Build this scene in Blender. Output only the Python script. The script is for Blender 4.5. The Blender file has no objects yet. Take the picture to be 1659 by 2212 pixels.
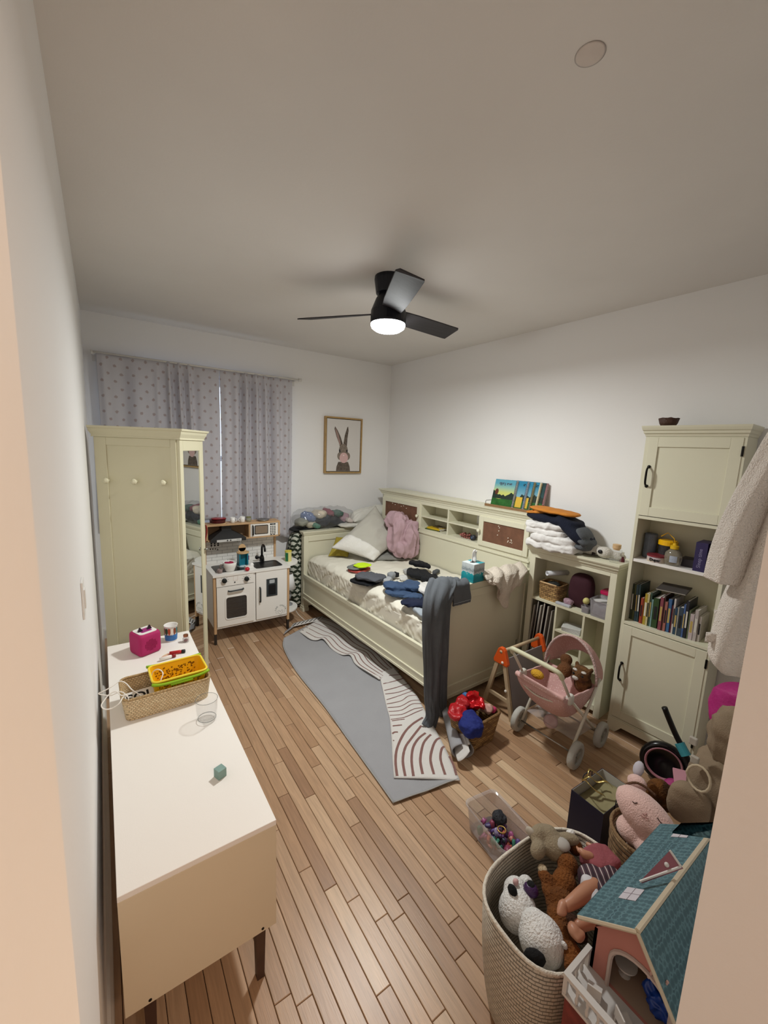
import bpy, bmesh, math, random
from mathutils import Vector, Matrix, noise, Euler
R = math.radians
sc = bpy.context.scene
# ---------------------------------------------------------------- camera
FP, PIT, ROL, YAW, CH = 883.34, R(8.766), R(2.319), R(-34.783), 1.785
_cp, _sp, _cr, _sr = math.cos(PIT), math.sin(PIT), math.cos(ROL), math.sin(ROL)
_A = Matrix(((1, 0, 0), (0, 0, -1), (0, 1, 0)))
_P = Matrix(((1, 0, 0), (0, _cp, -_sp), (0, _sp, _cp)))
_Q = Matrix(((_cr, -_sr, 0), (_sr, _cr, 0), (0, 0, 1)))
_W = Matrix(((math.cos(YAW), -math.sin(YAW), 0), (math.sin(YAW), math.cos(YAW), 0), (0, 0, 1)))
W2C = _Q @ _P @ _A
C2W = _W @ W2C.transposed()
cam_d = bpy.data.cameras.new('camera'); cam = bpy.data.objects.new('camera', cam_d)
sc.collection.objects.link(cam); sc.camera = cam
cx_, cy_, cz_ = C2W @ Vector((1, 0, 0)), C2W @ Vector((0, -1, 0)), C2W @ Vector((0, 0, -1))
cam.matrix_world = Matrix(((cx_.x, cy_.x, cz_.x, 0), (cx_.y, cy_.y, cz_.y, 0), (cx_.z, cy_.z, cz_.z, CH), (0, 0, 0, 1)))
cam_d.sensor_fit = 'HORIZONTAL'; cam_d.sensor_width = 36; cam_d.lens = FP * 36 / 1659
cam_d.clip_start = 0.02
EYE = Vector((0, 0, CH))
# ---------------------------------------------------------------- world, exposure, lights
wd = bpy.data.worlds.new('world'); sc.world = wd; wd.use_nodes = True
bg = wd.node_tree.nodes['Background']; bg.inputs[0].default_value = (0.62, 0.78, 1.0, 1); bg.inputs[1].default_value = 1.8
sc.view_settings.view_transform = 'Standard'; sc.view_settings.look = 'None'
sc.view_settings.gamma = 1.0; sc.view_settings.use_curve_mapping = False
sc.view_settings.exposure = 0.53
def area(name, loc, size, power, col, rot=(0, 0, 0), shape='DISK'):
    l = bpy.data.lights.new(name, 'AREA'); l.shape = shape; l.size = size; l.energy = power; l.color = col
    o = bpy.data.objects.new(name, l); o.location = loc; o.rotation_euler = rot; sc.collection.objects.link(o); return o
FAN = Vector((1.46, 2.14, 2.785))
FANLAMP = area('fan_lamp', (FAN.x, FAN.y, 2.472), 0.19, 24, (0.97, 1.0, 0.98))
HALL = area('hall_lamp', (0.45, -1.3, 2.60), 0.35, 15, (1.0, 0.79, 0.66))
JAMB_FILL = area('jamb_fill', (0.74, -0.24, 1.30), 0.16, 2.4, (1.0, 0.62, 0.32), rot=(R(90), 0, R(68)))  # unseen warm fill light, added to brighten the left door jamb
# ---------------------------------------------------------------- helpers
def ray(x, y):
    return C2W @ Vector(((x - 829.5) / FP, (y - 1106) / FP, 1.0))
def onz(x, y, z):
    d = ray(x, y); return EYE + d * ((z - CH) / d.z)
def ony(x, y, Y):
    d = ray(x, y); return EYE + d * (Y / d.y)
def onx(x, y, X):
    d = ray(x, y); return EYE + d * (X / d.x)
def lin(h):
    h = h.lstrip('#'); c = [int(h[i:i + 2], 16) / 255 for i in (0, 2, 4)]
    return tuple((v / 12.92 if v <= 0.04045 else ((v + 0.055) / 1.055) ** 2.4) for v in c) + (1,)
MATS = {}
def pm(name, col, rough=0.5, metal=0.0, bump=None, var=None, trans=0.0, ior=1.45, sheen=0.0, emit=None, col2=None, coord='Object', coat=0.0, alpha=1.0, stretch=None):
    """plain procedural material: colour, optional noise relief (scale, strength), optional colour variation (scale, factor)"""
    if name in MATS: return MATS[name]
    m = bpy.data.materials.new(name); m.use_nodes = True; nt = m.node_tree; N, L = nt.nodes, nt.links
    b = N['Principled BSDF']
    c = lin(col) if isinstance(col, str) else tuple(col) + (1,)
    b.inputs['Base Color'].default_value = c
    b.inputs['Roughness'].default_value = rough; b.inputs['Metallic'].default_value = metal
    b.inputs['IOR'].default_value = ior; b.inputs['Transmission Weight'].default_value = trans
    b.inputs['Coat Weight'].default_value = coat; b.inputs['Alpha'].default_value = alpha
    if sheen: b.inputs['Sheen Weight'].default_value = sheen
    if emit: b.inputs['Emission Color'].default_value = tuple(emit[0]) + (1,); b.inputs['Emission Strength'].default_value = emit[1]
    tc = N.new('ShaderNodeTexCoord'); mp = N.new('ShaderNodeMapping'); L.new(tc.outputs[coord], mp.inputs[0])
    if stretch: mp.inputs['Scale'].default_value = stretch
    if var:
        n = N.new('ShaderNodeTexNoise'); n.inputs['Scale'].default_value = var[0]; n.inputs['Detail'].default_value = 4
        L.new(mp.outputs[0], n.inputs[0])
        mx = N.new('ShaderNodeMix'); mx.data_type = 'RGBA'; rp = N.new('ShaderNodeMapRange')
        rp.inputs[1].default_value = 0.35; rp.inputs[2].default_value = 0.65
        L.new(n.outputs['Fac'], rp.inputs[0]); L.new(rp.outputs[0], mx.inputs[0])
        c2 = lin(col2) if col2 else tuple(v * (1 - var[1]) for v in c[:3]) + (1,)
        mx.inputs[6].default_value = c; mx.inputs[7].default_value = c2
        L.new(mx.outputs[2], b.inputs['Base Color'])
    if bump:
        n2 = N.new('ShaderNodeTexNoise'); n2.inputs['Scale'].default_value = bump[0]; n2.inputs['Detail'].default_value = 3
        L.new(mp.outputs[0], n2.inputs[0]); bp = N.new('ShaderNodeBump'); bp.inputs['Strength'].default_value = bump[1]
        bp.inputs['Distance'].default_value = 0.01
        L.new(n2.outputs['Fac'], bp.inputs['Height']); L.new(bp.outputs[0], b.inputs['Normal'])
    MATS[name] = m; return m

def glassm(name, col, rough=0.02, dens=0.15, bump=None, refl=0.55):
    """thin clear plastic or glass: mostly see-through with a glossy skin"""
    if name in MATS: return MATS[name]
    m = bpy.data.materials.new(name); m.use_nodes = True; nt = m.node_tree; N, L = nt.nodes, nt.links; N.remove(N['Principled BSDF'])
    o = N['Material Output']; t = N.new('ShaderNodeBsdfTransparent'); t.inputs[0].default_value = (0.97, 0.97, 0.97, 1)
    d = N.new('ShaderNodeBsdfDiffuse'); d.inputs[0].default_value = lin(col)
    g = N.new('ShaderNodeBsdfGlossy'); g.inputs[1].default_value = rough
    a = N.new('ShaderNodeMixShader'); a.inputs[0].default_value = dens; L.new(t.outputs[0], a.inputs[1]); L.new(d.outputs[0], a.inputs[2])
    lw = N.new('ShaderNodeLayerWeight'); lw.inputs[0].default_value = 0.5; pw = N.new('ShaderNodeMath'); pw.operation = 'POWER'; pw.inputs[1].default_value = 4.0; L.new(lw.outputs['Facing'], pw.inputs[0]); fr = N.new('ShaderNodeMath'); fr.operation = 'MULTIPLY_ADD'; fr.inputs[1].default_value = refl; fr.inputs[2].default_value = 0.04; L.new(pw.outputs[0], fr.inputs[0])
    bb = N.new('ShaderNodeMixShader'); L.new(fr.outputs[0], bb.inputs[0]); L.new(a.outputs[0], bb.inputs[1]); L.new(g.outputs[0], bb.inputs[2])
    if bump:
        tc = N.new('ShaderNodeTexCoord'); nz = N.new('ShaderNodeTexNoise'); nz.inputs['Scale'].default_value = bump[0]; L.new(tc.outputs['Object'], nz.inputs[0]); bp = N.new('ShaderNodeBump'); bp.inputs['Strength'].default_value = bump[1]; bp.inputs['Distance'].default_value = .01
        L.new(nz.outputs['Fac'], bp.inputs['Height']); L.new(bp.outputs[0], g.inputs['Normal']); L.new(bp.outputs[0], lw.inputs['Normal'])
    L.new(bb.outputs[0], o.inputs[0]); MATS[name] = m; return m

class MB:
    def __init__(s): s.v = []; s.f = []; s.m = []; s.M = Matrix.Identity(4); s.mi = 0
    def at(s, loc=(0, 0, 0), rot=(0, 0, 0)):
        s.M = Matrix.Translation(Vector(loc)) @ Euler(rot).to_matrix().to_4x4(); return s
    def add(s, vs, fs):
        k = len(s.v); s.v += [tuple(s.M @ Vector(p)) for p in vs]
        for f in fs: s.f.append(tuple(i + k for i in f)); s.m.append(s.mi)
        return s
    def box(s, x0, x1, y0, y1, z0, z1):
        vs = [(x, y, z) for z in (z0, z1) for y in (y0, y1) for x in (x0, x1)]
        return s.add(vs, [(0, 2, 3, 1), (4, 5, 7, 6), (0, 1, 5, 4), (2, 6, 7, 3), (0, 4, 6, 2), (1, 3, 7, 5)])
    def hexa(s, b, t):
        """box from 4 bottom points and 4 top points, both counter-clockwise"""
        vs = list(b) + list(t); n = len(b)
        return s.add(vs, [tuple(range(n))[::-1], tuple(range(n, 2 * n))] + [(i, (i + 1) % n, (i + 1) % n + n, i + n) for i in range(n)])
    def prism(s, poly, z0, z1):
        return s.hexa([(p[0], p[1], z0) for p in poly], [(p[0], p[1], z1) for p in poly])
    def prismY(s, poly, y0, y1):
        return s.hexa([(p[0], y1, p[1]) for p in poly], [(p[0], y0, p[1]) for p in poly])
    def prismX(s, poly, x0, x1):
        return s.hexa([(x0, p[0], p[1]) for p in poly], [(x1, p[0], p[1]) for p in poly])
    def rings(s, rings, closed=False, caps=True):
        n = len(rings[0]); vs = [p for r in rings for p in r]; fs = []; m = len(rings)
        for i in range(m if closed else m - 1):
            a, b = i * n, ((i + 1) % m) * n
            for j in range(n): fs.append((a + j, a + (j + 1) % n, b + (j + 1) % n, b + j))
        if caps and not closed: fs += [tuple(range(n))[::-1], tuple(range((m - 1) * n, m * n))]
        return s.add(vs, fs)
    def tube(s, pts, r, n=8, closed=False, caps=True, flat=1.0):
        P = [Vector(p) for p in pts]; m = len(P); rr = r if isinstance(r, (list, tuple)) else [r] * m
        T = []
        for i in range(m):
            a = P[i - 1] if (i > 0 or closed) else P[0]; b = P[(i + 1) % m] if (i < m - 1 or closed) else P[-1]
            T.append((b - a).normalized())
        u = T[0].orthogonal().normalized() if abs(T[0].z) > 0.9 else T[0].cross(Vector((0, 0, 1))).normalized()
        out = []
        for i in range(m):
            u = (u - T[i] * u.dot(T[i])).normalized(); w = T[i].cross(u)
            out.append([tuple(P[i] + (u * math.cos(2 * math.pi * k / n) + w * flat * math.sin(2 * math.pi * k / n)) * rr[i]) for k in range(n)])
        return s.rings(out, closed, caps)
    def lathe(s, prof, n=24, c=(0, 0, 0), caps=True, sx=1, sy=1):
        return s.rings([[(c[0] + r * sx * math.cos(2 * math.pi * k / n), c[1] + r * sy * math.sin(2 * math.pi * k / n), c[2] + z) for k in range(n)] for r, z in prof], caps=caps)
    def ell(s, c, r, n=16, rot=None, seg=None):
        rot = Euler(rot).to_matrix() if rot else Matrix.Identity(3); c = Vector(c); m = seg or n // 2
        if not isinstance(r, (list, tuple)): r = (r, r, r)
        vs = [c + rot @ Vector((0, 0, -r[2]))]; fs = []
        for i in range(1, m):
            t = math.pi * i / m
            for k in range(n):
                a = 2 * math.pi * k / n; vs.append(c + rot @ Vector((r[0] * math.sin(t) * math.cos(a), r[1] * math.sin(t) * math.sin(a), -r[2] * math.cos(t))))
        vs.append(c + rot @ Vector((0, 0, r[2]))); e = len(vs) - 1
        for k in range(n): fs.append((0, 1 + (k + 1) % n, 1 + k)); fs.append((e, e - n + k, e - n + (k + 1) % n))
        for i in range(m - 2):
            for k in range(n): a = 1 + i * n; fs.append((a + k, a + (k + 1) % n, a + n + (k + 1) % n, a + n + k))
        return s.add(vs, fs)
    def grid(s, fn, nu, nv):
        vs = [tuple(fn(i / nu, j / nv)) for j in range(nv + 1) for i in range(nu + 1)]
        return s.add(vs, [(j * (nu + 1) + i, j * (nu + 1) + i + 1, (j + 1) * (nu + 1) + i + 1, (j + 1) * (nu + 1) + i) for j in range(nv) for i in range(nu)])
    def blob(s, c, r, rot=(0, 0, 0), p=3.0, amp=0.0, scl=6.0, seed=0, n=20, taper=None, ridge=0.0, rd=(1, 1, 1)):
        """soft box: superellipsoid with noise wrinkles"""
        Rm = Euler(rot).to_matrix(); c = Vector(c); so = Vector((seed * 7.31, seed * 3.17, seed * 1.93)); idx = {}; vs = []; fs = []
        def vert(q):
            k = tuple(round(t, 5) for t in q)
            if k in idx: return idx[k]
            d = Vector(q).normalized(); t = (abs(d.x) ** p + abs(d.y) ** p + abs(d.z) ** p) ** (-1 / p)
            w = d * t; w = Vector((w.x * r[0], w.y * r[1], w.z * r[2]))
            a = amp * noise.noise(w * scl + so) + amp * 0.5 * noise.noise(w * scl * 2.3 + so)
            if ridge: a -= ridge * abs(noise.noise(Vector((w.x * rd[0], w.y * rd[1], w.z * rd[2])) * scl + so * 1.7)) ** 0.6
            nn = Vector((d.x / r[0], d.y / r[1], d.z / r[2])).normalized(); w = w + nn * a
            if taper: w = taper(w)
            idx[k] = len(vs); vs.append(c + Rm @ w); return idx[k]
        for ax in range(3):
            for sg in (-1, 1):
                for i in range(n):
                    for j in range(n):
                        q = []
                        for di, dj in ((0, 0), (1, 0), (1, 1), (0, 1)):
                            a, b = math.tan((-1 + 2 * (i + di) / n) * math.pi / 4), math.tan((-1 + 2 * (j + dj) / n) * math.pi / 4)
                            t = [0, 0, 0]; t[ax] = sg; t[(ax + 1) % 3] = a; t[(ax + 2) % 3] = b; q.append(vert(t))
                        fs.append(tuple(q) if sg > 0 else tuple(q[::-1]))
        return s.add(vs, fs)
    def build(s, name, mats, parent=None, smooth=False, bevel=0.0, solid=0.0, sub=0, remesh=0.0, sit=4, world=False, label=None, cat=None, group=None, kind=None, soff=0.0, auto=None):
        org = Vector((0, 0, 0))
        if parent is None and s.v:
            xs, ys, zs = zip(*s.v); org = Vector(((min(xs) + max(xs)) / 2, (min(ys) + max(ys)) / 2, min(zs)))
        me = bpy.data.meshes.new(name); me.from_pydata([tuple(Vector(p) - org) for p in s.v], [], s.f)
        mats = mats if isinstance(mats, (list, tuple)) else [mats]
        for m in mats: me.materials.append(m)
        if len(mats) > 1: me.polygons.foreach_set('material_index', s.m)
        if smooth: me.polygons.foreach_set('use_smooth', [True] * len(me.polygons))
        me.update(); o = bpy.data.objects.new(name, me); sc.collection.objects.link(o); o.location = org
        if parent is not None:
            o.parent = parent
            if world or parent.get('_w'): o.matrix_parent_inverse = wmat(parent).inverted()
        if remesh:
            q = o.modifiers.new('remesh', 'REMESH'); q.mode = 'VOXEL'; q.voxel_size = remesh; q.use_smooth_shade = True
            q = o.modifiers.new('smooth', 'SMOOTH'); q.iterations = sit; q.factor = 0.6
        if solid: q = o.modifiers.new('solid', 'SOLIDIFY'); q.thickness = solid; q.offset = soff
        if bevel: q = o.modifiers.new('bevel', 'BEVEL'); q.width = bevel; q.segments = 2; q.limit_method = 'ANGLE'; q.angle_limit = R(40)
        if sub: q = o.modifiers.new('sub', 'SUBSURF'); q.levels = sub; q.render_levels = sub
        if label: o['label'] = label
        if cat: o['category'] = cat
        if group: o['group'] = group
        if kind: o['kind'] = kind
        return o
def wmat(o):
    m = o.matrix_basis.copy() if o.parent is None else wmat(o.parent) @ o.matrix_parent_inverse @ o.matrix_basis
    return m
def thing(name, label, cat, loc=(0, 0, 0), rotz=0.0, group=None, w=False, rot=None):
    """an Empty at a thing's base that parents its parts; w = parts are given in room coordinates"""
    o = bpy.data.objects.new(name, None); sc.collection.objects.link(o); o.location = loc
    o.rotation_euler = rot if rot else (0, 0, rotz); o.empty_display_size = 0.05
    o['label'] = label; o['category'] = cat
    if group: o['group'] = group
    if w: o['_w'] = 1
    return o
def text(body, name, size, m, parent, loc, rot, extrude=0.0004, align='CENTER', world=False, sx=1.0, bold=0.0):
    c = bpy.data.curves.new(name, 'FONT'); c.body = body; c.size = size; c.extrude = extrude; c.align_x = align; c.align_y = 'CENTER'; c.offset = bold
    t = bpy.data.objects.new('tmp', c); sc.collection.objects.link(t); bpy.context.view_layer.update()
    me = bpy.data.meshes.new_from_object(t.evaluated_get(bpy.context.evaluated_depsgraph_get())); bpy.data.objects.remove(t); bpy.data.curves.remove(c)
    me.materials.clear(); me.materials.append(m); me.name = name
    o = bpy.data.objects.new(name, me); sc.collection.objects.link(o); o.location = loc; o.rotation_euler = rot; o.scale = (sx, 1, 1)
    if parent is not None:
        o.parent = parent
        if world or parent.get('_w'): o.matrix_parent_inverse = wmat(parent).inverted()
    return o
def arc(c, r, a0, a1, n, plane='xz'):
    out = []
    for i in range(n + 1):
        a = a0 + (a1 - a0) * i / n; u, v = r * math.cos(a), r * math.sin(a)
        out.append({'xz': (c[0] + u, c[1], c[2] + v), 'xy': (c[0] + u, c[1] + v, c[2]), 'yz': (c[0], c[1] + u, c[2] + v)}[plane])
    return out
def rrect(w, h, r, n=4):
    out = []
    for cx, cy, a in ((w / 2 - r, h / 2 - r, 0), (-w / 2 + r, h / 2 - r, 90), (-w / 2 + r, -h / 2 + r, 180), (w / 2 - r, -h / 2 + r, 270)):
        for i in range(n + 1): t = R(a + 90 * i / n); out.append((cx + r * math.cos(t), cy + r * math.sin(t)))
    return out
def smoothstep(a, b, x): t = max(0, min(1, (x - a) / (b - a))); return t * t * (3 - 2 * t)
def poly_at(pts, t):
    """point at fraction t along a polyline of equal parameter steps, smoothed"""
    n = len(pts) - 1; x = min(max(t, 0), 1) * n; i = min(int(x), n - 1); f = x - i
    p0, p1, p2, p3 = [Vector(pts[max(0, min(n, k))]) for k in (i - 1, i, i + 1, i + 2)]
    return 0.5 * ((2 * p1) + (p2 - p0) * f + (2 * p0 - 5 * p1 + 4 * p2 - p3) * f * f + (3 * p1 - p0 - 3 * p2 + p3) * f ** 3)
# ---------------------------------------------------------------- shared materials
WALL = pm('wall_paint', '#efedeb', 0.75, bump=(90, 0.04))
CEIL = pm('ceiling_paint', '#e6e2de', 0.9, bump=(60, 0.05), var=(1.3, 0.05))
TRIM = pm('white_trim_paint', '#dedad4', 0.4)
CREAM = pm('cream_lacquer', '#dedac2', 0.38, var=(1.5, 0.03))
CREAMIN = pm('cream_inner_lacquer', '#d9d4b9', 0.5)
WHITEL = pm('white_laminate', '#efebe6', 0.35)
WHITE = pm('white_plastic', '#eceae6', 0.35)
BLACK = pm('black_plastic', '#0b0b0d', 0.35)
DGREY = pm('dark_grey_plastic', '#26282b', 0.4)
PINE = pm('pale_pine', '#c9a47b', 0.5, var=(25, 0.12), stretch=(1, 1, .1))
BIRCH = pm('birch_wood', '#d3b083', 0.55, var=(18, 0.12))
DWOOD = pm('dark_brown_wood', '#4a3226', 0.5, var=(20, 0.2))
IRON = pm('black_iron', '#15120f', 0.4, metal=0.6)
STEEL = pm('brushed_steel', '#a9a9a6', 0.3, metal=1.0)
MIRROR = pm('mirror_silver', '#dfe2e2', 0.01, metal=1.0)
CLEAR = glassm('clear_glass', '#dfe6e6', 0.02, 0.04)
CLEARP = glassm('frosted_clear_plastic', '#d8d4da', 0.12, 0.22)
# ================================================================ THE SETTING
XL, XR, YF, YN, ZC = -0.073, 2.975, 4.25, 0.14, 2.785
JL, JR, DH = -0.0155, 0.68, 2.42            # door opening in the near wall
def struct(mb, name, m, parent=None, **k): return mb.build(name, m, parent, kind='structure' if parent is None else None, **k)
# floor: sub-floor with every nearby oak board as a part
FL = bpy.data.materials.new('oak_boards'); FL.use_nodes = True
def oak(m):
    nt = m.node_tree; N, L = nt.nodes, nt.links; b = N['Principled BSDF']; b.inputs['Roughness'].default_value = 0.36
    at = N.new('ShaderNodeAttribute'); at.attribute_name = 'rnd'; at.attribute_type = 'GEOMETRY'
    tc = N.new('ShaderNodeNewGeometry'); cb = N.new('ShaderNodeVectorMath'); cb.operation = 'MULTIPLY_ADD'; cb.inputs[1].default_value = (1, 1, 1)
    L.new(tc.outputs['Position'], cb.inputs[0]); sep = N.new('ShaderNodeVectorMath'); sep.operation = 'SCALE'; sep.inputs['Scale'].default_value = 37.0
    L.new(at.outputs['Color'], sep.inputs[0]); L.new(sep.outputs[0], cb.inputs[2])
    mp = N.new('ShaderNodeMapping'); mp.inputs['Scale'].default_value = (26, 1.6, 1); L.new(cb.outputs[0], mp.inputs[0])
    n = N.new('ShaderNodeTexNoise'); n.inputs['Scale'].default_value = 2.4; n.inputs['Detail'].default_value = 6; n.inputs['Distortion'].default_value = 1.2; L.new(mp.outputs[0], n.inputs[0])
    mp2 = N.new('ShaderNodeMapping'); mp2.inputs['Scale'].default_value = (120, 5, 1); L.new(cb.outputs[0], mp2.inputs[0])
    n2 = N.new('ShaderNodeTexNoise'); n2.inputs['Scale'].default_value = 3; n2.inputs['Detail'].default_value = 3; L.new(mp2.outputs[0], n2.inputs[0])
    cr = N.new('ShaderNodeValToRGB'); e = cr.color_ramp.elements
    for i, (p, c) in enumerate(((0.0, '#937055'), (0.35, '#a98565'), (0.55, '#b59272'), (0.8, '#c0a081'), (1.0, '#d8bb98'))):
        el = e[i] if i < 2 else e.new(p); el.position = p; el.color = lin(c)
    sr = N.new('ShaderNodeSeparateColor'); L.new(at.outputs['Color'], sr.inputs[0]); L.new(sr.outputs[0], cr.inputs[0])
    mr = N.new('ShaderNodeMapRange'); mr.inputs[1].default_value = 0.3; mr.inputs[2].default_value = 0.7; mr.inputs[3].default_value = 0.86; mr.inputs[4].default_value = 1.12; L.new(n.outputs['Fac'], mr.inputs[0])
    mr2 = N.new('ShaderNodeMapRange'); mr2.inputs[1].default_value = 0.3; mr2.inputs[2].default_value = 0.7; mr2.inputs[3].default_value = 0.93; mr2.inputs[4].default_value = 1.05; L.new(n2.outputs['Fac'], mr2.inputs[0])
    mu = N.new('ShaderNodeMath'); mu.operation = 'MULTIPLY'; L.new(mr.outputs[0], mu.inputs[0]); L.new(mr2.outputs[0], mu.inputs[1])
    vm = N.new('ShaderNodeVectorMath'); vm.operation = 'SCALE'; L.new(cr.outputs[0], vm.inputs[0]); L.new(mu.outputs[0], vm.inputs['Scale'])
    L.new(vm.outputs[0], b.inputs['Base Color'])
    bp = N.new('ShaderNodeBump'); bp.inputs['Strength'].default_value = 0.12; bp.inputs['Distance'].default_value = 0.002; L.new(n2.outputs['Fac'], bp.inputs['Height']); L.new(bp.outputs[0], b.inputs['Normal'])
oak(FL)
SUBF = pm('sub_floor', '#2a1a10', 0.9)
floor = struct(MB().box(XL - .1, XR + .1, -2.6, YF + .1, -0.06, -0.008), 'floor', SUBF)
rng = random.Random(4); boards = []; bw = 0.0575; x = 0.021 - 0.0575 * 2
while x < XR - .01:
    y = -0.9 + rng.uniform(-0.7, 0)
    while y < YF:
        ln = rng.choice((0.35, 0.45, 0.6, 0.75, 0.9, 1.1, 1.3)) * rng.uniform(0.85, 1.15)
        y0, y1 = max(y, -0.9), min(y + ln, YF - 0.002)
        if y1 - y0 > 0.03: boards.append((x, y0, x + bw, y1))
        y += ln
    x += bw
def hidden(b):
    cxm, cym = (b[0] + b[2]) / 2, (b[1] + b[3]) / 2
    if b[3] < 0.35 or cym < 0.2: return True
    if cxm > 1.78 and 2.0 < cym < 4: return True
    return cxm > 2.75 or cxm < -0.02 or (cxm < .4 and 1.3 < cym < 2.6)
vis = sorted([b for b in boards if not hidden(b)], key=lambda b: math.hypot((b[0] + b[2]) / 2, (b[1] + b[3]) / 2))
near, rest = vis[:300], vis[300:] + [b for b in boards if hidden(b)]
def board_mesh(bs, name, kind=None):
    mb = MB()
    for b in bs:
        g = 0.0010; x0, x1, y0, y1 = b[0] + g, b[2] - g, b[1] + g, b[3] - g; c = 0.0018
        vs = [(x0, y0, -.0085), (x1, y0, -.0085), (x1, y1, -.0085), (x0, y1, -.0085), (x0, y0, -c), (x1, y0, -c), (x1, y1, -c), (x0, y1, -c), (x0 + c, y0 + c, 0), (x1 - c, y0 + c, 0), (x1 - c, y1 - c, 0), (x0 + c, y1 - c, 0)]
        mb.add(vs, [(0, 1, 5, 4), (1, 2, 6, 5), (2, 3, 7, 6), (3, 0, 4, 7), (4, 5, 9, 8), (5, 6, 10, 9), (6, 7, 11, 10), (7, 4, 8, 11), (8, 9, 10, 11)])
    o = mb.build(name, FL, floor, world=True, kind=kind)
    a = o.data.attributes.new('rnd', 'FLOAT_COLOR', 'POINT'); vals = []
    for b in bs:
        r1 = min(1, max(0, rng.gauss(0.5, 0.2))); r2, r3 = rng.random(), rng.random(); vals += [r1, r2, r3, 1] * 12
    a.data.foreach_set('color', vals); return o
for b in near: board_mesh([b], 'floorboard')
board_mesh(rest, 'floorboard', 'stuff')
# walls
struct(MB().box(XL - .12, XL, YN - .12, YF + .12, 0, ZC), 'wall_left', WALL)
struct(MB().box(XR, XR + .12, YN - .12, YF + .12, 0, ZC), 'wall_right', WALL)
WX0, WX1, WZ0, WZ1 = 0.12, 1.60, 0.98, 2.36
mb = MB().box(XL - .12, WX0, YF, YF + .12, 0, ZC).box(WX1, XR + .12, YF, YF + .12, 0, ZC).box(WX0, WX1, YF, YF + .12, 0, WZ0).box(WX0, WX1, YF, YF + .12, WZ1, ZC)
struct(mb, 'wall_far', WALL)
mb = MB().box(XL - .12, JL, YN - .12, YN, 0, ZC).box(JR, XR + .12, YN - .12, YN, 0, ZC).box(JL, JR, YN - .12, YN, DH, ZC)
struct(mb, 'wall_near', WALL)
struct(MB().box(XL - .12, XR + .12, -2.6, YF + .12, ZC, ZC + .1), 'ceiling', CEIL)
BB = [(0, 0), (.016, 0), (.016, .075), (.009, .092), (0, .098)]
struct(MB().prismY([(XL + a, z) for a, z in BB], YN, YF), 'baseboard_left', TRIM)
struct(MB().prismY([(XR - a, z) for a, z in BB][::-1], YN, YF), 'baseboard_right', TRIM)
struct(MB().prismX([(YF - a, z) for a, z in BB][::-1], XL, XR), 'baseboard_far', TRIM)
struct(MB().prismX([(YN + a, z) for a, z in BB], JR + .02, XR), 'baseboard_near', TRIM)
# the hallway the photographer stands in
HW = pm('hall_paint', '#e4d8cc', 0.8)
struct(MB().box(-.85, -.75, -2.6, YN - .12, 0, ZC), 'wall_hall_left', HW)
struct(MB().box(1.45, 1.55, -2.6, YN - .12, 0, ZC), 'wall_hall_right', HW)
struct(MB().box(-.85, 1.55, -2.7, -2.6, 0, ZC), 'wall_hall_back', HW)
struct(MB().box(-.85, XL - .12, -2.6, YN - .12, -.06, 0).box(-.85, XL - .12, -2.6, YN, ZC, ZC + .1).box(-.85, XL - .12, YN - .12, YN, 0, ZC), 'trim_hall_side', HW)
# window behind the curtains
win = struct(MB().box(WX0, WX0 + .05, YF + .01, YF + .08, WZ0, WZ1).box(WX1 - .05, WX1, YF + .01, YF + .08, WZ0, WZ1).box(WX0, WX1, YF + .01, YF + .08, WZ0, WZ0 + .05).box(WX0, WX1, YF + .01, YF + .08, WZ1 - .05, WZ1), 'window_1', TRIM)
struct(MB().box(WX0, WX1, YF + .02, YF + .07, 1.60, 1.65), 'meeting_rail', TRIM, win, world=True)
struct(MB().box(WX0 + .02, WX1 - .02, YF + .05, YF + .054, WZ0 + .02, WZ1 - .02), 'window_pane', CLEAR, win, world=True)
struct(MB().box(WX0 - .03, WX1 + .03, YF - .03, YF, WZ0 - .03, WZ0), 'window_sill', TRIM, win, world=True)
# light switch on the left wall
t = thing('light_switch', 'white rocker light switch plate high on the left wall seen edge on', 'switch', (XL, 1.55, 1.28), w=True)
MB().box(XL, XL + .006, 1.515, 1.59, 1.22, 1.34).build('switch_plate', WHITE, t, bevel=.002)
MB().box(XL + .006, XL + .010, 1.535, 1.57, 1.25, 1.31).build('rocker', WHITE, t)
c_ = onz(1275, 118, ZC - .001); MB().lathe([(0, -.0008), (.030, -.0008), (.036, 0), (0, 0)], 32, tuple(c_)).build('ceiling_spot', pm('spot_tone', '#dcd2cb', .9, var=(20, .06)), None, smooth=True, label='faint round brownish spot on the ceiling near the doorway', cat='spot')  # thin disc standing in for a brownish ceiling spot of unknown cause
# ================================================================ CEILING FAN
NAVY = pm('black_blue_metal', '#15171f', 0.35, metal=0.3)
BLADE = pm('dark_grey_wood_blade', '#343134', 0.65, var=(60, 0.25), stretch=(.1, 1, 1))
t = thing('ceiling_fan', 'black three-blade ceiling fan with a lit round lamp', 'ceiling fan', FAN)
MB().lathe([(.0, 0), (.088, 0), (.090, -.02), (.078, -.095), (.060, -.10), (0, -.10)]).build('canopy', NAVY, t, smooth=False, bevel=.002)
MB().lathe([(.0, -.10), (.062, -.10), (.078, -.125), (.104, -.19), (.106, -.25), (.104, -.262), (0, -.262)], 36).build('motor_housing', NAVY, t, bevel=.002)
EM = pm('fan_lamp_lens', '#ffffff', 0.4, emit=((0.97, 1.0, 0.98), 34.0))
MB().lathe([(0, -.262), (.102, -.262), (.103, -.270), (.097, -.285), (.075, -.300), (.04, -.307), (0, -.308)], 36).build('lamp_lens', EM, t, smooth=True)
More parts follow.
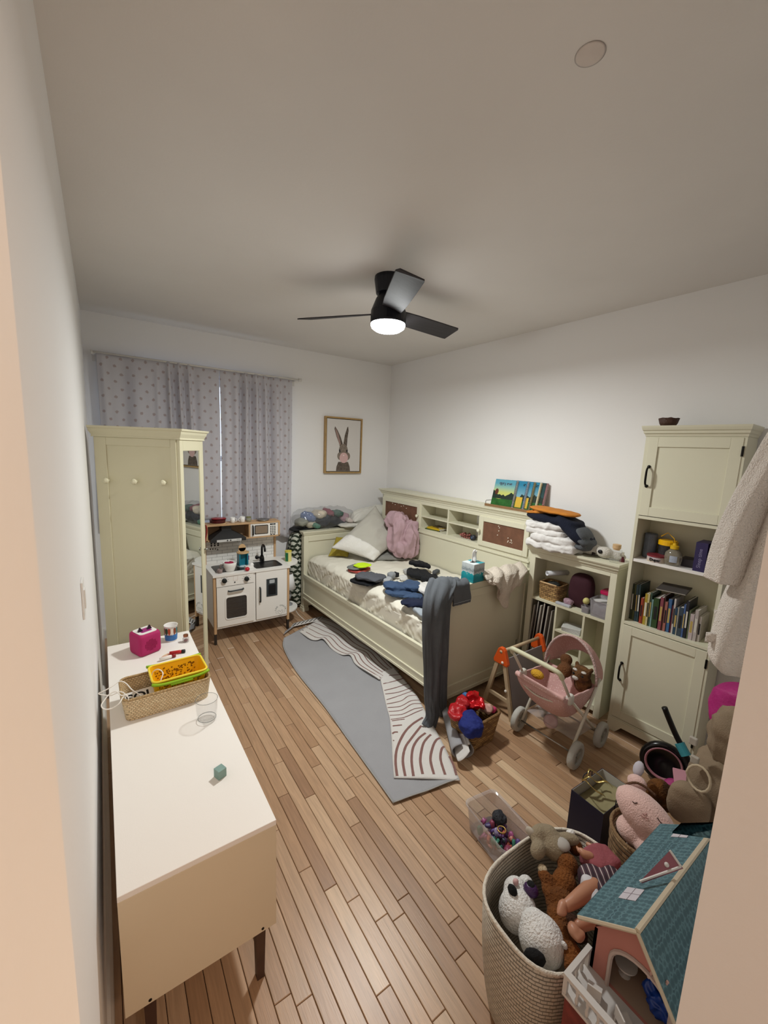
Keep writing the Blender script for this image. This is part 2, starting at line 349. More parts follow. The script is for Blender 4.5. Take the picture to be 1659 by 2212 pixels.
for a in (127, 5, 245):
    ca, sa = math.cos(R(a)), math.sin(R(a)); pts = []
    vs = []; 
    for r_, w0, w1 in ((.075, .050, .055), (.20, .060, .068), (.40, .064, .072), (.555, .066, .074), (.575, .048, .070)):
        for w, dz in ((-w0, .016), (w1, -.012)):
            for th in (-.0035, .0035):
                vs.append((r_ * ca - w * sa, r_ * sa + w * ca, -.205 + dz * 1.3 + th))
    fs = []
    for i in range(4):
        b0, b1 = i * 4, i * 4 + 4
        fs += [(b0, b0 + 2, b1 + 2, b1), (b0 + 1, b1 + 1, b1 + 3, b0 + 3), (b0, b1, b1 + 1, b0 + 1), (b0 + 2, b0 + 3, b1 + 3, b1 + 2)]
    fs += [(0, 1, 3, 2), (16, 18, 19, 17)]
    MB().add(vs, fs).build('blade', BLADE, t, bevel=.0015)
# ================================================================ WARDROBE
wb = thing('mirror_wardrobe', 'tall cream wardrobe with mirrored door standing in the far left corner', 'wardrobe', (0.4135, 2.894, 0), R(-33.4))
WD, WW, WH = 0.530, 0.346, 1.79       # local: x = -depth towards the wall, y = along the mirror face
WC = pm('cream_wardrobe_lacquer', '#dcd6b8', 0.42, var=(1.2, 0.03))
MB().box(-WD, -.018, 0, .018, .04, WH).box(-WD, -.018, WW - .018, WW, .04, WH).box(-WD, -WD + .01, .018, WW - .018, .04, WH).box(-WD + .01, -.018, .018, WW - .018, .04, .07).box(-WD + .01, -.018, .018, WW - .018, WH - .02, WH).build('carcass', WC, wb, bevel=.002)
m_ = MB()
for (a, b, c, d) in ((-WD, -.455, .04, WH), (-.055, -.018, .04, WH)): m_.box(a, b, -.006, 0, c, d)
m_.box(-.455, -.055, -.006, 0, WH - .05, WH).box(-.455, -.055, -.006, 0, .04, .14)
m_.build('side_frame', WC, wb, bevel=.0025)
def cornice(mb, x0, x1, y0, y1, z, prof):
    for o_, za, zb in prof: mb.box(x0 - o_, x1 + o_, y0 - o_, y1 + o_, z + za, z + zb)
m_ = MB(); pr = [(.012, 0), (.010, .012), (.022, .035), (.026, .05), (.034, .056), (.036, .068)]
for (o0, z0), (o1, z1) in zip(pr[:-1], pr[1:]):
    a = lambda o_, z_: [(-WD - min(o_, .02), -o_, WH + z_), (o_, -o_, WH + z_), (o_, WW + o_, WH + z_), (-WD - min(o_, .02), WW + o_, WH + z_)]
    m_.hexa(a(o0, z0), a(o1, z1))
m_.build('cornice', WC, wb)
MB().box(-WD, 0, -.008, WW + .008, 0, .04).build('plinth', WC, wb, bevel=.003)
for k in (-.450, -.275, -.095):
    o = MB().at((k, 0, 1.517), (R(90), 0, 0)).lathe([(.008, .003), (.007, .022), (.016, .028), (.019, .038), (.014, .046), (0, .048)], 16).build('coat_knob', WC, wb, smooth=True)
dr_ = MB().box(-.018, .004, .0, .042, .05, WH).box(-.018, .004, WW - .055, WW, .05, WH).box(-.018, .004, .042, WW - .055, WH - .07, WH).box(-.018, .004, .042, WW - .055, .05, .12).build('door', WC, wb, bevel=.003)
MB().box(-.008, -.002, .042, WW - .055, .12, WH - .07).build('mirror_glass', MIRROR, dr_)
MB().at((.004, WW - .022, 1.0), (0, R(90), 0)).lathe([(.005, 0), (.005, .012), (.012, .016), (.012, .022), (0, .024)], 14).build('door_knob', STEEL, dr_, smooth=True)
# ================================================================ DRESSER
dx0, dx1, dy0, dy1, dzb, dzt = -.027, .397, 1.10, 2.665, .219, .611
DT = pm('tan_laminate_end', '#dccdb2', 0.5, var=(3, .03)); DTOP = pm('white_table_top', '#f1ebe4', 0.42, bump=(300, 0.03))
ds = thing('low_sideboard', 'long low white sideboard on dark legs beside the left wall', 'sideboard', ((dx0 + dx1) / 2, (dy0 + dy1) / 2, 0), w=True)
MB().box(dx0, dx1, dy0, dy1, dzt - .018, dzt).build('top', DTOP, ds, bevel=.0015)
MB().box(dx0, dx1, dy0, dy0 + .018, dzb, dzt - .018).build('end_panel', DT, ds, bevel=.001)
MB().box(dx0, dx1, dy1 - .018, dy1, dzb, dzt - .018).build('end_panel', DT, ds, bevel=.001)
MB().box(dx0, dx1 - .02, dy0 + .018, dy1 - .018, dzb, dzb + .018).box(dx0, dx0 + .006, dy0 + .018, dy1 - .018, dzb, dzt - .018).build('carcass', WHITEL, ds)
for i in range(3):
    ya = dy0 + .02 + i * (dy1 - dy0 - .04) / 3; yb = ya + (dy1 - dy0 - .04) / 3 - .004
    d_ = MB().box(dx1 - .018, dx1, ya, yb, dzb + .002, dzt - .02).build('door', WHITEL, ds, bevel=.001, world=True)
    MB().box(dx1, dx1 + .012, yb - .05, yb - .04, dzt - .16, dzt - .06).build('handle', DWOOD, d_, world=True)
for lx, ly in ((dx0 + .06, dy0 + .035), (dx1 - .045, dy0 + .035), (dx0 + .06, dy1 - .035), (dx1 - .045, dy1 - .035)):
    MB().hexa([(lx - .012, ly - .012, 0), (lx + .012, ly - .012, 0), (lx + .012, ly + .012, 0), (lx - .012, ly + .012, 0)],
              [(lx - .016, ly - .016, dzb), (lx + .016, ly - .016, dzb), (lx + .016, ly + .016, dzb), (lx - .016, ly + .016, dzb)]).build('leg', DWOOD, ds, world=True)
for lx in (dx0 + .06, dx1 - .045):
    MB().at((lx, dy0, dzb + .012), (R(90), 0, 0)).lathe([(.0045, 0), (.0045, .0015), (0, .002)], 10).build('bolt', IRON, ds)
# pink music cube
ZT = dzt
PINK = pm('magenta_fabric_box', '#ad2260', 0.75, bump=(500, 0.08))
t = thing('toy_speaker_box', 'magenta cube music box with white top on the far end of the sideboard', 'speaker box', (0.150, 2.50, ZT), R(24))
MB().blob((0, 0, .062), (.060, .060, .062), p=9, n=12).build('body', PINK, t, smooth=True)
MB().prism(rrect(.094, .094, .016), .122, .1255).build('top_plate', WHITE, t)
MB().prism(rrect(.056, .052, .006), .1256, .1262).build('label_window', pm('plum_print', '#9c2a7a', .5), t)
for s_ in (-.024, .024): MB().hexa([(s_ - .013, -.006, .126), (s_ + .013, -.006, .126), (s_ + .013, .006, .126), (s_ - .013, .006, .126)], [(s_ * 1.1 - .002, -.003, .148), (s_ * 1.1 + .002, -.003, .148), (s_ * 1.1 + .002, .003, .148), (s_ * 1.1 - .002, .003, .148)]).build('ear', pm('dark_plum_plastic', '#2a0d22', .4), t, label='dark cat-ear shaped nub')
m_ = MB()
for i in range(9):
    for j in range(9):
        if (i - 4) ** 2 + (j - 4) ** 2 <= 18: m_.box(-.0605 + .03, 0, 0, 0, 0, 0) if False else m_.box((i - 4) * .0075 - .0022, (i - 4) * .0075 + .0022, -.0612, -.0598, .058 + (j - 4) * .0075 - .0022, .058 + (j - 4) * .0075 + .0022)
m_.build('speaker_grille', pm('dark_magenta', '#8d0f47', .8), t)
# paper cup with painted scene
t = thing('printed_cup', 'blue and white printed paper cup behind the magenta cube', 'cup', (0.288, 2.578, ZT))
MB().lathe([(0, 0), (.031, 0), (.0315, .006), (.034, .045), (.0365, .095), (.038, .097), (.0365, .098), (.034, .094), (.030, .012), (0, .010)], 28).build('cup_body', pm('cup_white', '#e7e4e0', .5), t, smooth=True)
MB().lathe([(.0322, .008), (.0348, .042), (.0337, .045), (.0322, .03)], 28, caps=False).build('painted_band', pm('cup_blue', '#3f78b8', .5, var=(40, .2)), t, smooth=True)
for k in range(7):
    a = R(200 + k * 24); c_ = ['#7a3b22', '#2f5138', '#b9512b', '#efe8da', '#8b4a30', '#4a7a7a', '#a8713f'][k]
    MB().rings([[(r_ * math.cos(a + d * w_), r_ * math.sin(a + d * w_), z_) for d, r_, z_ in ((-1, rr, zz), (1, rr, zz), (1, rr + .0005, zz), (-1, rr + .0005, zz))] for rr, zz, w_ in ((.0353, .043, .02), (.0360, .058, .19), (.0370, .080, .19), (.0372, .086, .08))]).build('painted_panel', pm('cup_paint%d' % k, c_, .5), t)
t = thing('small_jar', 'tiny clear jar with copper lid near the back corner of the sideboard', 'jar', (0.357, 2.512, ZT))
MB().lathe([(0, 0), (.015, 0), (.018, .006), (.018, .024), (.012, .031), (.011, .034), (0, .034)], 20).build('jar_glass', glassm('jar_glass_m', '#c9b6ae', .03, .25), t, smooth=True)
MB().lathe([(0, .0341), (.0135, .0341), (.0135, .046), (0, .047)], 20).build('lid', pm('copper', '#9c6248', .3, metal=.8), t)
MB().ell((0, 0, .011), (.012, .012, .008), 12).build('contents', pm('maroon_bits', '#6b2430', .6, bump=(200, .5)), t)
# wicker tray basket
WICK = bpy.data.materials.new('pale_wicker'); WICK.use_nodes = True
def weave(m, c1, c2, sx, sz, bumps=0.8):
    nt = m.node_tree; N, L = nt.nodes, nt.links; b = N['Principled BSDF']; b.inputs['Roughness'].default_value = 0.7
    tc = N.new('ShaderNodeTexCoord'); sp = N.new('ShaderNodeSeparateXYZ'); L.new(tc.outputs['Object'], sp.inputs[0])
    ad = N.new('ShaderNodeMath'); ad.operation = 'ADD'; L.new(sp.outputs[0], ad.inputs[0]); L.new(sp.outputs[1], ad.inputs[1])
    cx = N.new('ShaderNodeCombineXYZ'); L.new(ad.outputs[0], cx.inputs[0]); L.new(sp.outputs[2], cx.inputs[1])
    br = N.new('ShaderNodeTexBrick'); br.inputs['Scale'].default_value = 1; br.inputs['Brick Width'].default_value = sx; br.inputs['Row Height'].default_value = sz
    br.inputs['Mortar Size'].default_value = min(sx, sz) * .16; br.inputs['Mortar Smooth'].default_value = 1; br.inputs['Color1'].default_value = lin(c1); br.inputs['Color2'].default_value = lin(c2); br.inputs['Mortar'].default_value = tuple(v * .45 for v in lin(c2)[:3]) + (1,)
    L.new(cx.outputs[0], br.inputs[0]); L.new(br.outputs[0], b.inputs['Base Color'])
    iv = N.new('ShaderNodeMath'); iv.operation = 'SUBTRACT'; iv.inputs[0].default_value = 1; L.new(br.outputs['Fac'], iv.inputs[1])
    bp = N.new('ShaderNodeBump'); bp.inputs['Strength'].default_value = bumps; bp.inputs['Distance'].default_value = 0.004; L.new(iv.outputs[0], bp.inputs['Height']); L.new(bp.outputs[0], b.inputs['Normal']); MATS[m.name] = m
weave(WICK, '#ecd6ae', '#dabd92', .013, .0085, .7)
def ringpath(w, l, r, z, n=5): return [(p[0], p[1], z) for p in rrect(w, l, r, n)]
def basket(name, label, cat, loc, rz, w, l, h, m, rmb, taper=.9, wall=.008, rim=.007, r=.03, kw=None):
    t = thing(name, label, cat, loc, rz)
    mb = MB(); prof = [(taper, 0), (taper + (1 - taper) * .5, h * .5), (1, h)]
    outer = [ringpath(w * k, l * k, r, z) for k, z in prof]; inner = [ringpath(w * k - 2 * wall, l * k - 2 * wall, r * .8, max(z, wall)) for k, z in prof]
    mb.rings(outer + inner[::-1]); mb.build('basket_body', m, t, smooth=False)
    MB().tube(ringpath(w - wall, l - wall, r, h), rim, 8, closed=True).build('rim', rmb, t, smooth=True)
    return t
WRIM = pm('wicker_rim', '#c9a878', 0.7, bump=(150, 1.0), var=(120, .3))
bk = basket('wicker_tray_basket', 'long pale wicker tray basket across the sideboard top', 'basket', (0.190, 1.965, ZT), R(1), .352, .205, .098, WICK, WRIM, taper=.93, rim=.006)
MB().box(.043, .049, -.094, -.089, .004, .018).build('loose_cane', pm('brown_cane', '#6b4426', .6), bk)
# yellow shopping basket with lime handles
YEL = pm('yellow_plastic', '#f0b70a', .4); LIME = pm('lime_plastic', '#8fb916', .4)
t = thing('yellow_toy_basket', 'yellow perforated toy shopping basket with lime green handles inside the wicker tray', 'toy basket', (0.243, 1.976, ZT + .012), R(2))
m_ = MB(); w_, l_ = .222, .158
o1, o2 = ringpath(w_ * .86, l_ * .66, .018, 0), ringpath(w_, l_, .022, .118); i1, i2 = ringpath(w_ * .86 - .005, l_ * .66 - .005, .018, .004), ringpath(w_ - .005, l_ - .005, .022, .118)
m_.rings([o1, o2, i2, i1]); body = m_.build('basket_body', YEL, t, bevel=.001)
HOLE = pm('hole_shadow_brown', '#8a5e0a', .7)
hr = random.Random(3); mh = MB()
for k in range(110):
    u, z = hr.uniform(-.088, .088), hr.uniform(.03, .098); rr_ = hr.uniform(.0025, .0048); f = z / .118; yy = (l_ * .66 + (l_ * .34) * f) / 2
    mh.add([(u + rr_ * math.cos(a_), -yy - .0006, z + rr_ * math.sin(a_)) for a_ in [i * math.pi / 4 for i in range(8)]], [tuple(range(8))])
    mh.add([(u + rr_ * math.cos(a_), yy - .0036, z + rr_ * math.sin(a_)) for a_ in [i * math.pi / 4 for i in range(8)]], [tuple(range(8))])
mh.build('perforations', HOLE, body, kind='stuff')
MB().tube(ringpath(w_ + .002, l_ + .002, .023, .118), .0048, 8, closed=True).build('rim', pm('pale_yellow_plastic', '#f3d63a', .4), t, smooth=True)
for s_ in (-1, 1):
    hp = [(x_ * (w_ / 2 + .006), s_ * (l_ / 2 + .008 * (1 - abs(x_) ** 6)), .112 - .008 * (1 - abs(x_) ** 4)) for x_ in [i / 10 - 1 for i in range(21)]]
    if s_ > 0: hp = [(p[0], p[1] + .004, p[2] + .006) for p in hp]
    MB().tube(hp, .0068, 8, flat=1.0).build('handle', LIME, t, smooth=True)
    MB().tube([(-.045, s_ * (l_ / 2 + .011), .096), (.045, s_ * (l_ / 2 + .011), .096)], .006, 8).build('handle_grip', LIME, t, smooth=True)
# boxes, markers, cables in the tray
t = thing('lettered_card_box', 'small white box lettered SOL in black lying in the wicker tray', 'box', (0.088, 2.00, ZT + .012), rot=(R(38), 0, R(6)))
MB().box(-.058, .058, -.036, .036, 0, .02).build('carton', WHITE, t, bevel=.001)
text('SOL', 'lettering', .048, BLACK, t, (.0, .006, .0203), (0, 0, 0), sx=1.25, bold=.0012)
t = thing('plastic_bag', 'crumpled clear plastic pouch at the left end of the wicker tray', 'pouch', (0.10, 1.925, ZT + .012))
MB().blob((0, 0, .026), (.052, .026, .026), p=2.6, amp=.010, scl=40, seed=3, n=14).build('pouch', glassm('crinkled_film', '#b6a89d', .1, .45), t, smooth=False)
MB().ell((.0, 0, .02), (.03, .015, .015), 12).build('pouch_contents', pm('tan_bits', '#a98f74', .6, bump=(120, .6)), t, smooth=True)
cabm = pm('white_cable', '#efe9e0', .45)
cp = [onz(px, py, z) for px, py, z in ((352, 1500, .66), (345, 1478, .72), (352, 1455, .755), (342, 1446, .765), (330, 1452, .74), (325, 1470, .71))]
cr1 = [(318, 1512, .66), (300, 1500, .70), (285, 1490, .735), (272, 1476, .75), (258, 1472, .755), (240, 1484, .752), (224, 1493, .744), (213, 1498, .738), (222, 1501, .735), (240, 1502, .735), (260, 1494, .742), (275, 1504, .74), (278, 1512, .715)]
cr2 = [(276, 1500, .735), (262, 1502, .75), (250, 1494, .76), (236, 1500, .755), (226, 1512, .744), (219, 1524, .735), (226, 1532, .725), (242, 1530, .72), (258, 1519, .735), (266, 1506, .74), (276, 1504, .715)]
for pts, lb in ((cp, 'white cable looping up over the yellow basket edge'), ([onz(*p) for p in cr1], 'white charging cable with wide loop off the wicker tray, upper loop'), ([onz(*p) for p in cr2], 'white charging cable hanging below the tray corner, lower loop')):
    PP = [poly_at(pts, i / 60) for i in range(61)]
    MB().tube(PP, .0024, 6).build('charging_cable', cabm, smooth=True, label=lb, cat='cable')
mt = [('white', '#eee7df', (.232, 2.345), 8, 'white marker pen with red cap behind the yellow basket'), ('red', '#b5171d', (.285, 2.385), -10, 'red and black marker pen behind the yellow basket')]
for nm_, c_, (mx_, my_), rz_, lb in mt:
    t = thing('marker_pen', lb, 'pen', (mx_, my_, ZT + .0))
    MB().at((0, 0, .0105), (0, R(90), R(rz_))).lathe([(0, -.03), (.009, -.03), (.0095, .02), (.008, .03), (0, .03)], 12).build('pen_barrel', pm('pen_' + nm_, c_, .4), t, smooth=True)
    MB().at((0, 0, .0105), (0, R(90), R(rz_))).lathe([(0, .030), (.0098, .0301), (.0098, .048), (0, .050)], 12).build('pen_cap', pm('pen_cap_' + nm_, '#8a1018' if nm_ == 'white' else '#151012', .4), t, smooth=True)
t = MB().at((.262, 2.37, ZT), (0, 0, .3)).prism([(.052 * math.cos(a), .040 * math.sin(a)) for a in [math.pi * k / 12 for k in range(13)]], 0, .004).build('rainbow_card', pm('salmon_card', '#d98f86', .6, var=(30, .3), col2='#d9c7a0'), None, label='salmon and cream arched card lying behind the yellow basket', cat='card')
t = thing('drinking_glass', 'clear textured drinking glass near the right edge of the sideboard', 'glass', (0.315, 1.715, ZT))
GL = glassm('tumbler_glass', '#dfe3e0', .0, .0, bump=(45, .9), refl=.22)
MB().lathe([(0, 0), (.034, 0), (.037, .004), (.0415, .05), (.0445, .097), (.0437, .099), (.0422, .097), (.039, .05), (.0345, .016), (0, .013)], 40).build('tumbler', GL, t, smooth=True)
GE = glassm('glass_edge', '#7d8583', .05, .45)
MB().tube([(.0440 * math.cos(a), .0440 * math.sin(a), .098) for a in [2 * math.pi * k / 40 for k in range(40)]], .0011, 6, closed=True).build('glass_rim', GE, t, smooth=True)
MB().tube([(.0355 * math.cos(a), .0355 * math.sin(a), .012) for a in [2 * math.pi * k / 40 for k in range(40)]], .0016, 6, closed=True).build('glass_base', GE, t, smooth=True)
t = MB().at((0.29, 1.372, ZT), (0, 0, R(20))).box(-.0155, .0155, -.0155, .0155, 0, .033).build('toy_block', pm('sage_wood_block', '#86a39b', .6, var=(30, .1)), bevel=.0015, label='small sage green wooden cube alone on the sideboard top', cat='toy block')
# ================================================================ PLAY KITCHEN
KX0, KX1, KY0, KY1, KC = .745, 1.437, 3.62, 4.02, .642
kt = thing('play_kitchen', 'white and pine play kitchen with oven, sink and microwave under the window', 'toy kitchen', ((KX0 + KX1) / 2, (KY0 + KY1) / 2, 0), w=True)
PCT = pm('play_kitchen_white', '#eeebe5', .4)
for x_ in (KX0, KX1 - .022):
    MB().box(x_, x_ + .022, KY0, KY0 + .03, .10, KC - .018).build('front_post', PINE, kt, bevel=.002)
    MB().box(x_, x_ + .022, KY1 - .03, KY1, .10, .89).build('rear_post', PINE, kt, bevel=.002)
    MB().box(x_ + .002, x_ + .018, KY0 + .03, KY1 - .03, .15, KC - .018).build('side_panel', PCT, kt)
    for y_ in (KY0 + .002, KY1 - .028): MB().box(x_ + .001, x_ + .021, y_, y_ + .026, 0, .10).build('leg', pm('dark_leg', '#2f2823', .5), kt, bevel=.001)
IX0, IX1, KM = KX0 + .024, KX1 - .024, 1.103
MB().box(IX0, IX1, KY0 + .004, KY1, .145, .160).box(IX0, IX1, KY1 - .012, KY1 - .004, .16, KC - .018).box(KM - .008, KM + .008, KY0 + .004, KY1 - .01, .16, KC - .018).build('carcass', PCT, kt)
# worktop with a sink cut-out
SX0, SX1, SY0, SY1 = 1.135, 1.385, 3.665, 3.865
MB().box(KX0 - .004, SX0, KY0 - .012, KY1, KC - .018, KC).box(SX1, KX1 + .004, KY0 - .012, KY1, KC - .018, KC).box(SX0, SX1, KY0 - .012, SY0, KC - .018, KC).box(SX0, SX1, SY1, KY1, KC - .018, KC).build('worktop', PCT, kt)
sk = MB(); P_ = lambda k, z: [(p[0] + (SX0 + SX1) / 2, p[1] + (SY0 + SY1) / 2, z) for p in rrect((SX1 - SX0) * k, (SY1 - SY0) * k, .03)]
sk.rings([P_(1.04, KC), P_(1.04, KC + .003), P_(.94, KC + .003), P_(.88, KC - .07), P_(.2, KC - .072)], caps=True).build('sink', BLACK, kt)
tp = MB().tube([(1.26, 3.895, KC + .05), (1.26, 3.895, KC + .12)] + arc((1.26, 3.850, KC + .125), .045, R(0), R(190), 12, 'yz'), .0105, 10).build('tap', BLACK, kt, smooth=True)
MB().lathe([(0, 0), (.024, 0), (.022, .03), (.016, .055), (0, .06)], 18, (1.26, 3.895, KC)).build('tap_base', BLACK, tp, smooth=True, world=True)
MB().tube([(1.26, 3.895, KC + .035), (1.21, 3.885, KC + .045)], .012, 10).ell((1.205, 3.884, KC + .046), (.017, .017, .02), 12).build('tap_lever', BLACK, tp, smooth=True, world=True)
MB().prism([(p[0] + .935, p[1] + 3.80) for p in rrect(.30, .24, .03)], KC, KC + .002).build('hob', pm('hob_black', '#1a1412', .3), kt)
# doors
MB().box(IX0, KM - .010, KY0 - .006, KY0 + .006, .533, KC - .020).build('control_panel', PCT, kt, bevel=.001)
for kx, kz in ((.835, .588), (1.027, .578)):
    o = MB().at((kx, KY0 - .006, kz), (R(90), 0, 0)).lathe([(0, 0), (.021, 0), (.020, .020), (.016, .023), (0, .023)], 24).build('control_knob', pm('knob_black', '#141a19', .5), kt, smooth=True, bevel=.001)
    mm = MB()
    for a in range(-120, 121, 40):
        ca, sa = math.sin(R(a)), math.cos(R(a)); mm.box(kx + .034 * ca - .006, kx + .034 * ca + .006, KY0 - .0066, KY0 - .006, kz + .030 * sa - .0012, kz + .030 * sa + .0012)
    mm.build('dial_marks', pm('print_grey', '#7c7a76', .6), kt)
mm = MB().box(.912, .950, KY0 - .0066, KY0 - .006, .618, .619).box(.912, .913, KY0 - .0066, KY0 - .006, .575, .618).box(.949, .950, KY0 - .0066, KY0 - .006, .575, .618).box(.912, .950, KY0 - .0066, KY0 - .006, .575, .576)
mm.build('timer_print', pm('print_rose', '#b58f86', .6), kt)
MB().at((.925, KY0 - .006, .560), (R(90), 0, 0)).lathe([(0, 0), (.006, 0), (.006, .002), (0, .002)], 12).build('indicator', BLACK, kt)
ov = MB(); w0, w1, z0, z1 = IX0 + .002, KM - .010, .165, .528; hx0, hx1, hz0, hz1 = .845, 1.030, .225, .430
ov.box(w0, hx0, KY0 - .006, KY0 + .006, z0, z1).box(hx1, w1, KY0 - .006, KY0 + .006, z0, z1).box(hx0, hx1, KY0 - .006, KY0 + .006, z0, hz0).box(hx0, hx1, KY0 - .006, KY0 + .006, hz1, z1)
od = ov.build('oven_door', PCT, kt)
fr_ = [((hx0 + hx1) / 2 + p[0], (hz0 + hz1) / 2 + p[1]) for p in rrect(hx1 - hx0 + .014, hz1 - hz0 + .014, .028)]; fi_ = [((hx0 + hx1) / 2 + p[0], (hz0 + hz1) / 2 + p[1]) for p in rrect(hx1 - hx0 - .006, hz1 - hz0 - .006, .02)]
MB().rings([[(p[0], y, p[1]) for p in q] for q, y in ((fr_, KY0 - .006), (fr_, KY0 - .010), (fi_, KY0 - .010), (fi_, KY0 - .004))], closed=True).build('window_surround', PCT, od, world=True)
MB().box(hx0 - .002, hx1 + .002, KY0 - .003, KY0 - .001, hz0 - .002, hz1 + .002).build('oven_window', pm('smoked_plastic', '#4b4540', .15, trans=0.0, alpha=.55), od, world=True)
mm = MB()
for i in range(4): mm.box(hx0 + .004, hx1 - .004, KY0 + .012, KY0 + .016, hz0 + .035 + i * .040, hz0 + .039 + i * .040)
mm.build('oven_rack', STEEL, kt)
def bar_handle(parent, p0, p1, out, m, r=.007, world=True):
    p0, p1, out = Vector(p0), Vector(p1), Vector(out); d = (p1 - p0)
    return MB().tube([p0, p0 + out * .8 + d * .03, p0 + out + d * .12, p1 + out - d * .12, p1 + out * .8 - d * .03, p1], [r * .9, r, r, r, r, r * .9], 8).build('handle', m, parent, smooth=True, world=world)
bar_handle(od, (.868, KY0 - .006, .487), (.998, KY0 - .006, .492), (0, -.022, 0), pm('handle_grey', '#2a3032', .4))
cd = MB().box(KM + .012, IX1 - .002, KY0 - .006, KY0 + .006, .165, KC - .020).build('cupboard_door', PCT, kt, bevel=.0015)
bar_handle(cd, (1.148, KY0 - .006, .335), (1.148, KY0 - .006, .475), (0, -.022, 0), pm('handle_grey', '#2a3032', .4))
dsx, dsz = 1.262, .458
DB = pm('dispenser_grey', '#33393c', .35)
dp = MB().box(dsx - .052, dsx + .052, KY0 - .010, KY0 - .006, dsz - .085, dsz - .070).box(dsx - .052, dsx + .052, KY0 - .010, KY0 - .006, dsz + .028, dsz + .085).box(dsx - .052, dsx - .035, KY0 - .010, KY0 - .006, dsz - .07, dsz + .028).box(dsx + .035, dsx + .052, KY0 - .010, KY0 - .006, dsz - .07, dsz + .028).build('water_dispenser', DB, cd, world=True)
MB().box(dsx - .035, dsx + .035, KY0 - .0075, KY0 - .0062, dsz - .07, dsz + .028).build('dispenser_recess', BLACK, cd, world=True)
MB().prismY([(dsx + p[0], dsz + .058 + p[1]) for p in rrect(.05, .034, .006)], KY0 - .0115, KY0 - .010).build('dispenser_badge', pm('badge_grey', '#aeb3b6', .4), cd, world=True)
GP = pm('print_green_grey', '#5f655f', .7)
for i, ch in enumerate('LOD CHEFN'):
    a = R(168 - i * 19.5); cx, cz = 1.345, .212
    if ch != ' ': text(ch, 'lettering', .019, GP, cd, (cx + .050 * math.cos(a), KY0 - .0063, cz + .050 * math.sin(a)), (R(90), 0, 0) if False else (R(90), -(a - R(90)), 0), extrude=.0002, world=True, bold=.0004)
mm = MB()
for s_ in (-1, 1):
    mm.tube([(1.345, KY0 - .0062, .172), (1.345 + s_ * .022, KY0 - .0062, .192), (1.345 + s_ * .024, KY0 - .0062, .212), (1.345 + s_ * .014, KY0 - .0062, .216), (1.345, KY0 - .0062, .198)], .0010, 5)
    mm.tube([(1.345 + s_ * .03, KY0 - .0062, .185), (1.345 + s_ * .045, KY0 - .0062, .195), (1.345 + s_ * .045, KY0 - .0062, .208), (1.345 + s_ * .034, KY0 - .0062, .205)], .0008, 5)
mm.tube([(1.325, KY0 - .0062, .163), (1.366, KY0 - .0062, .165)], .0008, 5)
mm.build('leaf_emblem', GP, cd, world=True)
# splash back with tiles
sb = MB().box(KX0 + .022, KX1 - .022, KY1 - .018, KY1 - .012, KC, .886).build('splashback', pm('grout_grey', '#55534f', .6), kt)
TL = pm('white_tile', '#eae8e4', .3); tw, th = .094, .0285
for r_ in range(8):
    z = KC + .001 + r_ * (th + .0022); x = KX0 + .022 - (tw / 2 if r_ % 2 else 0)
    while x < KX1 - .024:
        a, b = max(x, KX0 + .0225), min(x + tw, KX1 - .0225)
        if b - a > .008: MB().box(a, b, KY1 - .0205, KY1 - .018, z, z + th).build('tile', TL, sb, world=True)
        x += tw + .0022
mm = MB(); px0 = KX0 + .06
for i in range(3):
    for j, z in enumerate((.838, .818)): mm.at((px0 + .01 + i * .030, KY1 - .0206, z), (R(90), 0, 0)).lathe([(0, 0), (.0085, 0), (.0085, .001), (0, .001)], 12)
for i, z in ((0, .786), (1, .786), (2, .788), (3, .778)): mm.at((0, 0, 0)).prismY([(px0 + i * .022 - .006, z + .006), (px0 + i * .022 - .003, z - .008), (px0 + i * .022 + .004, z - .007), (px0 + i * .022 + .006, z + .006)][::(1 if i < 2 else -1)] if i < 2 else [(px0 + i * .022 - .006, z - .009), (px0 + i * .022 + .006, z - .009), (px0 + i * .022, z + .010)], KY1 - .0212, KY1 - .0206)
mm.build('spice_icons', pm('icon_black', '#1b1210', .6), sb, world=True)
# upper shelf, hood, microwave
UY = 3.875
MB().box(KX0, KX1, UY, KY1, 1.024, 1.039).build('top_shelf', PINE, kt, bevel=.0015)
MB().box(KX0 + .001, KX0 + .017, UY, KY1, .886, 1.024).box(KX1 - .017, KX1 - .001, UY, KY1, .886, 1.024).box(1.130, 1.146, UY + .005, KY1, .886, 1.024).build('shelf_side', PINE, kt, bevel=.001)
MB().box(1.10, KX1, UY, KY1, .884, .896).box(KX0, KX0 + .04, UY, KY1, .884, .896).build('lower_shelf', PINE, kt, bevel=.001)
MB().box(KX0 + .017, 1.130, KY1 - .012, KY1 - .006, .886, 1.024).build('shelf_back', pm('brown_back_board', '#8b7358', .7), kt)
hd = MB(); hx = .935
hd.hexa([(hx - .158, UY - .035, .880), (hx + .158, UY - .035, .880), (hx + .158, KY1 - .014, .880), (hx - .158, KY1 - .014, .880)], [(hx - .158, UY - .035, .907), (hx + .158, UY - .035, .907), (hx + .158, KY1 - .014, .907), (hx - .158, KY1 - .014, .907)])
hd.hexa([(hx - .158, UY - .035, .907), (hx + .158, UY - .035, .907), (hx + .158, KY1 - .014, .907), (hx - .158, KY1 - .014, .907)], [(hx - .045, UY + .04, .972), (hx + .045, UY + .04, .972), (hx + .045, KY1 - .014, .972), (hx - .045, KY1 - .014, .972)])
hd.box(hx - .043, hx + .043, UY + .045, KY1 - .014, .972, 1.024)
h_ = hd.build('extractor_hood', pm('hood_grey', '#2b2b2c', .45), kt)
MB().box(hx - .105, hx + .115, UY - .0375, UY - .035, .882, .904).build('hood_strip', pm('light_strip', '#cfcfcc', .4), h_, world=True)
